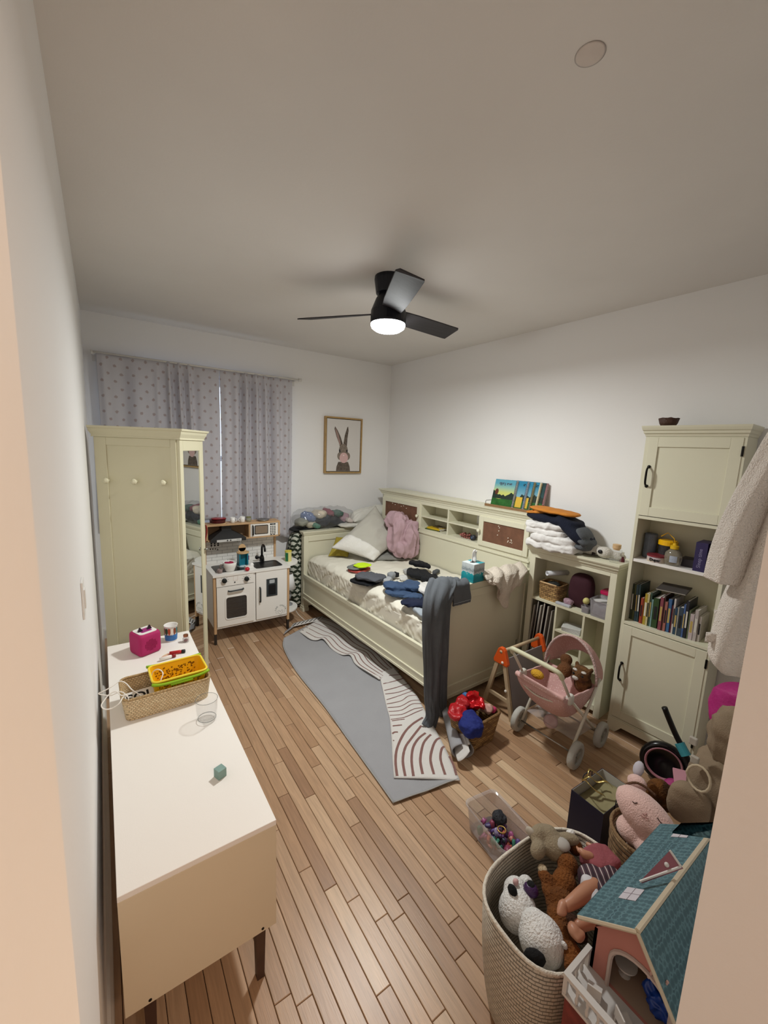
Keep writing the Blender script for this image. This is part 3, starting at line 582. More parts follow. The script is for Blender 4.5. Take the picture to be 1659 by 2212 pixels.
for a in (-.012, .016): MB().at((hx + a, UY - .0375, .893), (R(90), 0, 0)).lathe([(0, 0), (.006, 0), (.006, .003), (0, .003)], 12).build('hood_button', BLACK, h_, world=True)
MB().box(hx + .07, hx + .105, UY - .038, UY - .0374, .893, .896).build('hood_print', GP, h_, world=True)
mw = MB().box(1.147, KX1 - .018, UY + .006, KY1 - .02, .897, 1.023).build('microwave', PCT, kt, bevel=.002)
MB().prismY([(1.252 + p[0], .962 + p[1]) for p in rrect(.118, .076, .006)], UY + .003, UY + .0058).build('microwave_window', pm('micro_window_brown', '#8a7967', .3), mw, world=True)
MB().prismY([(1.252 + p[0], .962 + p[1]) for p in rrect(.132, .09, .008)], UY + .0045, UY + .0062).build('microwave_window_frame', DGREY, mw, world=True)
bar_handle(mw, (1.168, UY + .006, .915), (1.168, UY + .006, 1.005), (0, -.018, 0), DGREY, .0075)
mm = MB()
for i in range(3):
    for j in range(5): mm.at((1.346 + i * .020, UY + .006, .918 + j * .0165), (R(90), 0, 0)).lathe([(0, 0), (.0066, 0), (.0066, .001), (0, .001)], 10)
mm.at((0, 0, 0)).box(1.338, 1.392, UY + .0048, UY + .006, 1.000, 1.016).box(1.340, 1.360, UY + .0048, UY + .006, .900, .908).box(1.368, 1.388, UY + .0048, UY + .006, .900, .908)
mm.build('keypad', pm('keypad_black', '#222224', .5), mw, world=True)
text('12:30', 'clock_digits', .014, pm('print_white', '#e0e0dc', .5), mw, (1.365, UY + .0046, 1.008), (R(90), 0, 0), extrude=.0001, world=True)
# rounded end shelves
for z_ in (.150, KC - .018):
    MB().prism([(KX1 + .001, 3.66)] + [(KX1 + .001 + .155 * math.sin(a), 3.83 - .17 * math.cos(a)) for a in [math.pi * i / 20 for i in range(21)]], z_, z_ + .016).build('rounded_end_shelf', PCT, kt, bevel=.001)
# things on the kitchen
def mug(name, label, loc, r, h, m, hang, cat='mug', lr=.9):
    t = thing(name, label, cat, loc)
    MB().lathe([(0, 0), (r * lr * .8, 0), (r * lr, .004), (r, h), (r - .003, h), (r * lr - .004, .008), (0, .007)], 24).build('mug_body', m, t, smooth=True)
    a = R(hang); c = (math.cos(a), math.sin(a)); pts = []
    for i in range(9):
        b = R(-80 + 160 * i / 8); q = r * .93 + .62 * h * .55 * math.cos(b); pts.append((c[0] * q, c[1] * q, h * .5 + h * .32 * math.sin(b)))
    MB().tube(pts, h * .055, 8).build('handle', m, t, smooth=True); return t
mug('mug', 'white mug on the play kitchen top shelf, nearer the red dish', (.995, 3.93, 1.039), .022, .052, WHITE, -20)
mug('mug', 'white mug on the play kitchen top shelf, beside the lidded jar', (1.085, 3.93, 1.039), .024, .054, WHITE, 200)
t = thing('spice_jar', 'squat clear jar with olive lid on the play kitchen top shelf', 'jar', (1.148, 3.945, 1.039))
MB().lathe([(0, 0), (.022, 0), (.024, .004), (.024, .032), (.020, .036), (0, .036)], 20).build('jar_glass', glassm('jar_glass_b', '#a9ab90', .03, .45), t, smooth=True)
MB().lathe([(0, .0361), (.0235, .0361), (.0235, .048), (0, .049)], 20).build('lid', pm('olive_lid', '#8a8a63', .4, metal=.4), t)
t = thing('frying_pan', 'small steel frying pan at the right of the play kitchen top shelf', 'pan', (1.285, 3.93, 1.039))
MB().lathe([(0, 0), (.045, 0), (.058, .016), (.060, .016), (.047, .002), (0, .0015)], 28).build('pan_body', STEEL, t, smooth=True)
MB().tube([(.055, 0, .014), (.085, -.01, .022), (.13, -.02, .024)], [.004, .0035, .0035], 8, flat=.5).build('handle', STEEL, t, smooth=True)
RED = pm('glossy_red', '#8f1720', .3); DRED = pm('dark_red', '#4b0d12', .4)
t = thing('round_tray', 'round pale wooden board under the red pan on the play kitchen', 'board', (.865, 3.94, 1.039))
MB().lathe([(0, 0), (.072, 0), (.074, .004), (.072, .008), (0, .008)], 30).build('board', BIRCH, t)
t = thing('red_pan', 'dark red round pan with red lid stacked on the play kitchen top', 'pan', (.862, 3.94, 1.047))
MB().lathe([(0, 0), (.060, 0), (.068, .004), (.070, .028), (.073, .029), (.073, .031), (0, .031)], 32).build('pan_body', DRED, t, smooth=False, bevel=.001)
MB().blob((.01, 0, .039), (.064, .048, .008), p=3, amp=.003, scl=30, seed=2, n=10).build('lid', RED, t, smooth=True)
t = thing('big_cup_bowl', 'oversized white cup with taupe handle on the play kitchen hob', 'cup', (.905, 3.70, KC + .002))
MB().lathe([(0, 0), (.034, 0), (.040, .004), (.056, .05), (.060, .082), (.0575, .083), (.053, .05), (.037, .012), (0, .010)], 32).build('cup_body', WHITE, t, smooth=True)
MB().tube([(-.054, 0, .062), (-.078, -.004, .066), (-.086, -.006, .045), (-.074, -.004, .026), (-.048, 0, .024)], .0065, 8).build('handle', pm('taupe_plastic', '#75685f', .5), t, smooth=True)
MB().blob((-.005, .0, .070), (.038, .028, .018), p=2.4, amp=.008, scl=35, seed=5, n=10).build('cup_contents', pm('crimson_fabric', '#9b1740', .7), t, smooth=False)
mug('small_cup', 'small taupe toy cup beside the oversized cup on the hob', (.815, 3.675, KC + .002), .022, .034, pm('taupe_rose', '#8f7d78', .5), 200, 'cup')
t = thing('toy_coffee_maker', 'teal toy coffee maker with pale wooden lid on the play kitchen', 'toy appliance', (1.045, 3.79, KC + .002))
TEAL = pm('teal_plastic', '#16768c', .35)
MB().box(-.042, .042, .0, .045, 0, .13).box(-.042, -.030, -.04, .0, .02, .13).box(.030, .042, -.04, .0, .02, .13).build('body', TEAL, t, bevel=.002)
MB().lathe([(0, 0), (.050, 0), (.052, .006), (.046, .012), (0, .012)], 24, sy=.9).build('base', pm('pale_blue_plastic', '#b9cdd3', .4), t, smooth=True)
MB().prism([(.056 * math.cos(a), -.005 + .052 * math.sin(a)) for a in [i * math.pi / 10 for i in range(20)]], .130, .142).build('wooden_top', BIRCH, t, bevel=.002)
MB().prismY([(.033 * math.cos(a), .175 + .036 * math.sin(a)) if True else 0 for a in [i * math.pi / 10 for i in range(20)]], .012, .020).box(-.033, .033, .012, .020, .142, .175).build('wooden_lid', BIRCH, t)
MB().box(.043, .054, -.02, .02, .06, .10).build('button', pm('violet_plastic', '#7b2f6b', .4), t)
t = thing('card_box', 'small white card box lying in front of the teal coffee maker', 'box', (1.075, 3.70, KC + .002), R(12))
MB().box(-.038, .038, -.018, .018, 0, .026).build('carton', WHITE, t, bevel=.001)
t = thing('toy_tomato', 'red round toy tomato at the front edge of the play kitchen worktop', 'toy food', (1.040, 3.628, KC))
MB().ell((0, 0, .019), (.021, .021, .019), 18).build('tomato', pm('tomato_red', '#c02434', .35), t, smooth=True)
t = thing('toy_egg', 'white toy cup with a black eye spot beside the sink', 'toy', (1.125, 3.72, KC))
MB().ell((-.02, 0, .024), (.022, .022, .024), 18).build('shell', WHITE, t, smooth=True)
MB().ell((-.012, -.017, .022), (.008, .006, .008), 12).build('eye_spot', BLACK, t, smooth=True)
t = thing('snack_can', 'green and yellow striped tin on the rounded end shelf of the play kitchen', 'tin', (1.49, 3.79, KC - .002))
MB().lathe([(0, 0), (.033, 0), (.033, .098), (0, .098)], 28).build('tin_body', pm('pale_yellow', '#d9d088', .5), t, bevel=.001)
for a0, c_ in ((195, '#1d7a4a'), (222, '#23663f')):
    MB().rings([[(rr * math.cos(R(a)), rr * math.sin(R(a)), z) for a in [a0 + i * 4 for i in range(8)] for rr in (.0333,)] for z in (.003, .090)], caps=False).build('printed_stripe', pm('stripe' + c_, c_, .5), t)
MB().lathe([(0, .0981), (.034, .0981), (.034, .106), (0, .107)], 28).build('lid', pm('lid_yellow', '#d9c94c', .4), t)
LS = pm('lamp_shade_white', '#e4e4e4', .7)
t = thing('table_lamp', 'small white cone table lamp on the lower rounded end shelf', 'lamp', (1.508, 3.83, .166))
MB().lathe([(.075, .175), (.045, .33), (.044, .33), (.074, .175)], 32, caps=False).build('lamp_shade', LS, t, smooth=True, solid=.0015)
MB().lathe([(0, 0), (.045, 0), (.045, .008), (.012, .02), (.009, .05), (.03, .08), (.034, .11), (.02, .15), (.008, .17), (.008, .21), (0, .21)], 24).build('base', pm('lamp_base_grey', '#8f9092', .5), t, smooth=True)
cpts = [(1.55, 3.83, .170), (1.60, 3.80, .06), (1.64, 3.70, .006), (1.60, 3.58, .004), (1.66, 3.50, .004), (1.76, 3.46, .004)]
MB().tube([poly_at(cpts, i / 40) for i in range(41)], .003, 6).build('power_cord', cabm, smooth=True, label='white lamp cord trailing over the floor beside the play kitchen', cat='cord')
MB().grid(lambda u, v: (KX0 - .004 + .008 * math.sin(v * 5) + .010 * u, UY - .004, 1.045 - .16 * v), 2, 20).build('hanging_strap', RED, None, smooth=True, solid=.0015, label='thin red strap hanging down the left side of the play kitchen shelf', cat='strap')
# ================================================================ CURTAINS, ROD, PICTURE
CURT = bpy.data.materials.new('printed_curtain'); CURT.use_nodes = True
def curtm(m):
    nt = m.node_tree; N, L = nt.nodes, nt.links; b = N['Principled BSDF']; b.inputs['Roughness'].default_value = .85
    at = N.new('ShaderNodeAttribute'); at.attribute_name = 'cloth_uv'; sp = N.new('ShaderNodeSeparateXYZ'); L.new(at.outputs['Vector'], sp.inputs[0])
    def mth(op, a, bb=None):
        q = N.new('ShaderNodeMath'); q.operation = op
        for i, v in enumerate((a, bb)):
            if v is None: continue
            if hasattr(v, 'is_output'): L.new(v, q.inputs[i])
            else: q.inputs[i].default_value = v
        return q.outputs[0]
    S = .112; vv = mth('DIVIDE', sp.outputs[1], S * .55); row = mth('FLOOR', vv)
    off = mth('MULTIPLY', mth('MODULO', row, 2.0), .5); uu = mth('ADD', mth('DIVIDE', sp.outputs[0], S), off)
    fu = mth('SUBTRACT', mth('FRACT', uu), .5); fv = mth('SUBTRACT', mth('FRACT', vv), .5)
    d = mth('SQRT', mth('ADD', mth('POWER', mth('MULTIPLY', fu, 1.0), 2.0), mth('POWER', mth('MULTIPLY', fv, .62), 2.0)))
    n = N.new('ShaderNodeTexNoise'); n.inputs['Scale'].default_value = 70; L.new(at.outputs['Vector'], n.inputs[0])
    dd = mth('ADD', d, mth('MULTIPLY', n.outputs['Fac'], .16)); mk = N.new('ShaderNodeMapRange'); mk.inputs[1].default_value = .175; mk.inputs[2].default_value = .225; mk.inputs[3].default_value = 1; mk.inputs[4].default_value = 0; L.new(dd, mk.inputs[0])
    mx = N.new('ShaderNodeMix'); mx.data_type = 'RGBA'; mx.inputs[6].default_value = lin('#cecbd0'); mx.inputs[7].default_value = lin('#b3a4a4'); L.new(mk.outputs[0], mx.inputs[0]); L.new(mx.outputs[2], b.inputs['Base Color'])
    tr = N.new('ShaderNodeBsdfTranslucent'); L.new(mx.outputs[2], tr.inputs[0]); ms = N.new('ShaderNodeMixShader'); ms.inputs[0].default_value = .12
    L.new(b.outputs[0], ms.inputs[1]); L.new(tr.outputs[0], ms.inputs[2]); L.new(ms.outputs[0], N['Material Output'].inputs[0])
curtm(CURT)
def curtain(name, label, x0, x1, ztop, zbotf, yb, folds, seed, wave=0.0):
    nu, nv = 170, 40; mb = MB(); uv = []
    def fold(u, v):
        s = 0
        for (c, w, a) in folds: s += a * math.exp(-((u - c - .012 * math.sin(v * 2.2 + c * 9)) / w) ** 2)
        return s + .006 * math.sin(u * 46 + seed) + .006 * noise.noise(Vector((u * 9, v * 1.3, seed)))
    ys = []
    for j in range(nv + 1):
        v = j / nv
        for i in range(nu + 1):
            u = i / nu; zb = zbotf(u); x = x0 + (x1 - x0) * u + (wave * math.sin(v * 3.0) if u in (0,) else 0) * 1
            x += .006 * math.sin(v * 5 + u * 7) * v
            amp = .35 + .65 * smoothstep(0, .12, v); y = yb - fold(u, v) * amp
            ys.append((x, y, ztop + (zb - ztop) * v))
    mb.add(ys, [(j * (nu + 1) + i, j * (nu + 1) + i + 1, (j + 1) * (nu + 1) + i + 1, (j + 1) * (nu + 1) + i) for j in range(nv) for i in range(nu)])
    o = mb.build(name, CURT, None, smooth=True, solid=.0015, label=label, cat='curtain')
    at = o.data.attributes.new('cloth_uv', 'FLOAT_VECTOR', 'POINT'); vals = []
    L_ = 0; acc = []
    for i in range(nu + 1):
        if i: a, b = Vector(ys[i + 20 * (nu + 1)]), Vector(ys[i - 1 + 20 * (nu + 1)]); L_ += (Vector((a.x, a.y)) - Vector((b.x, b.y))).length
        acc.append(L_)
    for j in range(nv + 1):
        for i in range(nu + 1): vals += [acc[i] * 1.15 + seed, ys[j * (nu + 1) + i][2], 0]
    at.data.foreach_set('vector', vals); return o
YC = YF - .075
curtain('curtain', 'left grey curtain panel printed with small rose spots, behind the wardrobe', .012, .955, 2.462, lambda u: 1.02 + .02 * math.sin(u * 9), YC, [(.04, .03, .03), (.16, .06, -.02), (.32, .07, .028), (.47, .03, .03), (.56, .018, .045), (.60, .012, -.015), (.64, .016, .05), (.68, .012, -.02), (.72, .018, .045), (.77, .03, -.01), (.88, .08, .025)], 1.7)
curtain('curtain', 'right grey curtain panel printed with small rose spots, above the play kitchen', .9605, 1.676, 2.455, lambda u: .93 - .16 * smoothstep(.55, 1, u) + .014 * math.sin(u * 22), YC, [(.05, .05, .02), (.18, .05, .03), (.27, .02, -.02), (.33, .03, .05), (.42, .02, -.02), (.48, .03, .045), (.54, .018, -.01), (.6, .03, .05), (.68, .02, -.03), (.76, .05, .03), (.90, .06, .02)], 4.2)
t = thing('curtain_rod', 'thin white curtain rod above the window', 'curtain rod', (.84, YF, 2.45), w=True)
MB().tube([(-.012, YC - .005, 2.463), (1.745, YC - .005, 2.458)], .0085, 10).build('rod', TRIM, t, smooth=True)
for x_ in (-.022, 1.745): MB().tube([(x_, YC - .005, 2.46), (x_ + (.028 if x_ > 1 else .012), YC - .005, 2.46)], .016, 12).build('finial', TRIM, t, smooth=True)
for x_ in (-.004, 1.715): MB().tube([(x_, YC - .005, 2.452), (x_, YF, 2.452)], .007, 8).box(x_ - .012, x_ + .012, YF - .006, YF, 2.40, 2.475).build('bracket', TRIM, t)
# framed rabbit print
pz = (1.485, 2.122); pxr = (2.082, 2.566); px_, pzc = sum(pxr) / 2, sum(pz) / 2; pw, ph = pxr[1] - pxr[0], pz[1] - pz[0]
t = thing('framed_print', 'pale wood framed rabbit print on the far wall', 'picture', (px_, YF, pzc))
FRW = pm('pale_gold_wood', '#b3915c', .45, var=(30, .15)); FRI = pm('dark_inner_edge', '#3b2c1a', .6)
for a, b, c, d in ((-pw / 2, pw / 2, ph / 2 - .017, ph / 2), (-pw / 2, pw / 2, -ph / 2, -ph / 2 + .017), (-pw / 2, -pw / 2 + .017, -ph / 2 + .017, ph / 2 - .017), (pw / 2 - .017, pw / 2, -ph / 2 + .017, ph / 2 - .017)):
    MB().box(a, b, -.042, -.002, c, d).build('frame_rail', FRW, t, bevel=.001)
MB().box(-pw / 2 + .017, pw / 2 - .017, -.014, -.003, -ph / 2 + .017, ph / 2 - .017).build('backing', FRI, t)
cv = MB().box(-pw / 2 + .024, pw / 2 - .024, -.036, -.014, -ph / 2 + .024, ph / 2 - .024).build('canvas', pm('print_paper', '#d8d3ce', .7), t)
def flat(pts, y, name, m, par=cv):
    MB().prismY([(p[0], p[1]) for p in pts], y - .0004, y).build(name, m, par)
def ellp(cx, cz, rx, rz, rot=0, n=24): return [(cx + rx * math.cos(a) * math.cos(rot) - rz * math.sin(a) * math.sin(rot), cz + rx * math.cos(a) * math.sin(rot) + rz * math.sin(a) * math.cos(rot)) for a in [2 * math.pi * i / n for i in range(n)]]
FUR = pm('print_fur', '#6f6257', .8, var=(45, .45)); FUR2 = pm('print_fur_light', '#8e8073', .8, var=(60, .35)); EARP = pm('print_ear_inner', '#9c8279', .8)
z0_ = -ph / 2 + .026
flat([(-.095, z0_), (-.090, z0_ + .05), (-.068, z0_ + .105), (.062, z0_ + .105), (.084, z0_ + .05), (.090, z0_)], -.0362, 'rabbit_chest', FUR)
flat([(-.050, -.02), (-.062, .02), (-.098, .10), (-.126, .185), (-.118, .212), (-.085, .17), (-.045, .10), (-.018, .03), (-.01, -.02)], -.0362, 'rabbit_ear', FUR)
flat([(-.052, .0), (-.082, .07), (-.113, .17), (-.112, .195), (-.075, .13), (-.04, .02)], -.0366, 'rabbit_inner_ear', EARP)
flat([(.0, -.02), (-.005, .03), (.010, .12), (.040, .212), (.052, .218), (.058, .17), (.045, .08), (.040, -.02)], -.0362, 'rabbit_ear', FUR)
flat(ellp(-.005, -.055, .058, .075), -.0367, 'rabbit_head', FUR2)
flat(ellp(-.045, -.12, .038, .045), -.0369, 'rabbit_cheek', FUR2); flat(ellp(.048, -.12, .038, .045), -.0369, 'rabbit_cheek', FUR2)
for s_ in (-.052, .042): flat(ellp(s_, -.062, .009, .020, .1), -.0373, 'rabbit_eye', BLACK)
flat(ellp(.002, -.140, .056, .060), -.0376, 'gum_bubble', pm('bubble_pink', '#d5b0ac', .5))
flat(ellp(.0, -.112, .008, .006), -.0380, 'bubble_glint', pm('glint', '#efe2dd', .5))
# ================================================================ DAYBED WITH BOOKCASE
bed = thing('daybed', 'cream wooden daybed with a bookcase headboard along the right wall', 'bed', (1.728, 3.953, 0), R(1.8))
BW = wmat(bed)
def bl(x, y, z): return BW @ Vector((x, y, z))
BR = Matrix.Rotation(R(1.8), 4, 'Z')
YN_, BX = -2.06, 1.0
def capboard(mb, x0, x1, y0, y1, z):
    for o_, za, zb in ((-.004, 0, .02), (.006, .02, .035), (.014, .035, .046), (.018, .046, .058)): mb.box(x0 - o_, x1 + o_, y0 - o_, y1 + o_, z + za, z + zb)
def endboard(name, y0, y1):
    e = MB().box(0.002, 1.0, y0 + .012, y1 - .012, .30, .83).box(.10, .9, y0 + .012, y1 - .012, .06, .30).build(name, CREAM, bed)
    MB().box(0, .055, y0, y1, .0, .83).box(.945, 1.0, y0, y1, 0, .83).box(.055, .945, y0, y1, .775, .83).box(.055, .945, y0, y1, .06, .15).build('frame', CREAM, e, bevel=.002)
    m_ = MB(); capboard(m_, 0, 1.0, y0, y1, .828); m_.build('cap_rail', CREAM, e, bevel=.002)
    m_ = MB()
    for a in (0, .945): m_.box(a - .010, a + .065, y0 - .010, y1 + .010, 0, .035).box(a - .005, a + .060, y0 - .005, y1 + .005, .035, .06)
    m_.box(.055, .945, y0 - .008, y1 + .008, .06, .085)
    m_.build('foot_moulding', CREAM, e, bevel=.002); return e
endboard('headboard', 0.0, .06); endboard('footboard', YN_, YN_ + .06)
rl = MB().box(.006, .028, YN_ + .06, .0, .16, .42).build('side_rail', CREAM, bed, bevel=.002)
MB().box(-.002, .006, YN_ + .06, 0, .385, .422).box(-.002, .006, YN_ + .06, 0, .16, .205).box(-.008, .006, YN_ + .06, 0, .150, .168).box(-.005, .010, YN_ + .06, 0, .205, .213).build('rail_moulding', CREAM, rl, bevel=.002)
MB().box(.03, .98, YN_ + .06, 0, .30, .33).build('slat_base', pm('slat_wood', '#b8a47e', .7), bed)
# bookcase part
bc = MB().box(BX, BX + .02, YN_, .02, .06, .935).build('bookcase', CREAM, bed)
BZ0, BZ1, BY0, BY1, BD = .975, 1.225, YN_ + .02, -.02, .215
MB().box(BX, BX + BD, BY0, BY1, .935, BZ0).box(BX, BX + BD, BY0, BY1, BZ1, 1.262).box(BX, BX + BD, BY0 - .02, BY0 + .018, .30, 1.262).box(BX, BX + BD, BY1 - .018, BY1, .30, 1.262).box(BX + BD - .008, BX + BD, BY0, BY1, BZ0, BZ1).box(BX + .04, BX + BD, BY0 + .018, BY1 - .018, .90, .935).build('cabinet_shell', CREAM, bc, bevel=.0015)
MB().box(BX - .010, BX, BY0, BY1, .925, .940).build('cabinet_moulding', CREAM, bc, bevel=.002)
m_ = MB(); pr = [(.004, 0), (.004, .012), (.010, .018), (.020, .038), (.030, .046), (.032, .060)]
for (o0, z0), (o1, z1) in zip(pr[:-1], pr[1:]):
    q = lambda o_, z_: [(BX - o_, BY0 - .02 - o_, 1.262 + z_), (BX + BD, BY0 - .02 - o_, 1.262 + z_), (BX + BD, BY1 + .02 + o_, 1.262 + z_), (BX - o_, BY1 + .02 + o_, 1.262 + z_)]
    m_.hexa(q(o0, z0), q(o1, z1))
m_.build('top_cornice', CREAM, bc)
D1, D2, D3 = -.705, -1.105, -1.500
for y_ in (D1, D2, D3): MB().box(BX + .002, BX + BD - .01, y_ - .009, y_ + .009, BZ0, BZ1).build('divider', CREAM, bc, bevel=.001)
for a, b in ((D2, D1), (D3, D2)): MB().box(BX + .006, BX + BD - .01, a + .009, b - .009, 1.095, 1.107).build('shelf', CREAM, bc)
CORK = pm('brown_cork', '#7d5641', .85, var=(14, .25), bump=(250, .4))
def pin_door(y0, y1, knob_y, pins):
    d_ = MB().box(BX - .012, BX + .006, y0, y0 + .045, BZ0 - .008, BZ1 + .006).box(BX - .012, BX + .006, y1 - .045, y1, BZ0 - .008, BZ1 + .006).box(BX - .012, BX + .006, y0 + .045, y1 - .045, BZ0 - .008, BZ0 + .036).box(BX - .012, BX + .006, y0 + .045, y1 - .045, BZ1 - .038, BZ1 + .006).build('door', CREAM, bc, bevel=.003)
    MB().box(BX - .003, BX + .003, y0 + .045, y1 - .045, BZ0 + .036, BZ1 - .038).build('cork_panel', CORK, d_)
    MB().at((BX - .012, knob_y, 1.10), (0, R(-90), 0)).lathe([(.007, 0), (.006, .012), (.015, .018), (.018, .026), (.012, .033), (0, .034)], 16).build('knob', CREAM, d_, smooth=True)
    for (py, pz) in pins: MB().at((BX - .003, py, pz), (0, R(-90), 0)).lathe([(.0045, 0), (.0045, .004), (.003, .006), (0, .006)], 8).build('push_pin', pm('cream_pin', '#f2e8d8', .4), d_)
pin_door(BY0 + .022, D3 - .008, D3 - .022, [(-1.716, 1.170), (-1.726, 1.158), (-1.722, 1.130), (-1.712, 1.092), (-1.822, 1.088), (-1.826, 1.064), (-1.822, 1.054), (-1.852, 1.078), (-1.858, 1.070), (-1.846, 1.055), (-1.862, 1.054)])
pin_door(D1 + .006, BY1 - .022, D1 + .024, [(-.22, 1.175), (-.27, 1.165), (-.33, 1.185), (-.38, 1.16), (-.42, 1.17), (-.47, 1.150)])
# mattress with fitted sheet
SHEET = pm('cream_sheet', '#e6e1d2', .85, bump=(40, .12))
def sheet_fn():
    n1, n2 = 60, 220; vs = []; fs = []
    def pt(u, v):     # u across: 0 = hanging front edge ... 1 = at the bookcase, v along the bed
        y = YN_ + .075 + (2.06 - .09) * v; ns = Vector((u * 3, v * 9, 2.2))
        if u < .28:
            q = u / .28; x = .032 + .018 * (1 - q) + .02 * q; z = .385 + (.585 - .385) * q + .02 * noise.noise(Vector((v * 6, q * .4, 1)))
            w = noise.noise(Vector((v * 24 + q * 3.0, q * 1.2, 3))); x += .014 * w + .012 * (abs(noise.noise(Vector((v * 34 - q * 4, q * 1.6, 5)))) - .2) + .005 * noise.noise(Vector((v * 80, q * 5, 8)))
            near_ = smoothstep(.6, .1, v); x -= .020 * near_ * (1 - q) * math.sin(v * 20) * .4
            x = max(x, .030)
        else:
            q = (u - .28) / .72; x = .052 + .93 * q; e = min(1, q / .10)
            z = .585 + .042 * (1 - (1 - e) ** 2.2) + .010 * noise.noise(Vector((q * 6, v * 8, 7)))
            z += .004 * noise.noise(Vector((q * 18, v * 30, 9))) - .010 * abs(noise.noise(Vector((q * 5 + v * 9, v * 11 - q * 6, 4)))) ** .7
            z -= .030 * smoothstep(.35, .0, v) * (1 - q) ** 2
        endd = min(1, v / .05, (1 - v) / .04); z -= .02 * (1 - endd) ** 2
        return (x, y, z)
    return MB().grid(pt, n1, n2)
mt = MB().box(.05, .985, YN_ + .085, -.02, .33, .56).build('mattress', pm('mattress_ticking', '#e2ddd0', .9), bed, bevel=.03)
sheet_fn().build('fitted_sheet', SHEET, bed, smooth=True, solid=.004)
ZB = .625
LINEN = pm('grey_white_linen', '#bdb9ae', .9, bump=(220, .3), var=(3, .05), stretch=(1, 1, 1)); PWH = pm('white_cotton', '#e4e1da', .9, bump=(40, .5))
def pillow4(name, label, A, B, C, D, th, m, seed=1, pull=.035, flap=None, flapm=None, rng_=(0, 1), cat='pillow', wr=.008, parent=None, grow=0.0):
    """soft pillow on four corners A-B (short end) and D-C (other end); bulges th to both sides"""
    A, B, C, D = map(Vector, (A, B, C, D)); nrm = (B - A).cross(D - A).normalized()
    def surf(sg):
        def fn(u, v):
            u = rng_[0] + (rng_[1] - rng_[0]) * u
            P = (A * (1 - v) + B * v) * (1 - u) + (D * (1 - v) + C * v) * u; cen = (A + B + C + D) / 4
            eu, ev = 1 - (2 * u - 1) ** 2, 1 - (2 * v - 1) ** 2
            f = max(0, 1 - abs(2 * u - 1) ** 3.2) ** .75 * max(0, 1 - abs(2 * v - 1) ** 3.2) ** .75
            P = P + (cen - P) * pull * ((1 - ev) ** 3 * eu + (1 - eu) ** 3 * ev) * 2
            w = noise.noise(Vector((u * 5, v * 7, seed * 3.1 + sg))) * wr * 1.6 - abs(noise.noise(Vector((u * 4 + v * 5, v * 9 - u * 3, seed)))) * wr * 1.5 + noise.noise(Vector((u * 14, v * 18, seed))) * wr * .4
            return P + nrm * sg * ((th + grow) * f + w * min(1, f * 2) + .003 + grow)
        return fn
    n1 = 30; m1 = max(6, int(34 * (rng_[1] - rng_[0])))
    mb = MB().grid(surf(1), m1, n1); k = len(mb.v); mb.grid(surf(-1), m1, n1)
    mb.f = mb.f[:m1 * n1] + [f[::-1] for f in mb.f[m1 * n1:]]; W = m1 + 1
    bd = [i for i in range(m1)] + [m1 + j * W for j in range(n1)] + [n1 * W + m1 - i for i in range(m1)] + [(n1 - j) * W for j in range(n1)]
    for a, b in zip(bd, bd[1:] + bd[:1]): mb.f.append((b, a, a + k, b + k))
    mb.m = [0] * len(mb.f)
    return mb.build(name, m, parent, smooth=True, label=label if parent is None else None, cat=cat if parent is None else None)
A_, B_, C_, D_ = (1.905, 3.66, .76), (2.235, 3.37, .655), (2.66, 3.48, .80), (2.52, 3.80, 1.15)
t = thing('pillow', 'large grey linen pillow with white end leaning across the far end of the bed', 'pillow', (2.3, 3.55, ZB), w=True)
pillow4('pillow_cover', '', A_, B_, C_, D_, .085, LINEN, 4, parent=t)
pillow4('white_end', '', A_, B_, C_, D_, .085, PWH, 4, rng_=(0.0, .27), parent=t, grow=.004)
o = pillow4('pillow', 'grey knitted cushion mostly hidden beneath the large linen pillow', (2.20, 3.45, .64), (2.60, 3.30, .64), (2.62, 3.62, .70), (2.25, 3.75, .70), .035, pm('grey_knit', '#8d8c86', .95, bump=(160, .8)), 9)
o = pillow4('cushion', 'mustard cushion edge peeking out behind the large pillow', (1.93, 3.78, .64), (2.1, 3.66, .64), (2.3, 3.85, .80), (2.1, 3.93, .80), .03, pm('mustard', '#a8963a', .9), 11)
o = pillow4('pillow', 'plump white pillow lying on top of the headboard in the corner', (2.33, 3.93, .955), (2.31, 4.20, .955), (2.93, 4.19, 1.04), (2.90, 3.99, 1.06), .085, pm('white_pillow', '#d9d6cd', .9, bump=(50, .4)), 21, wr=.014)
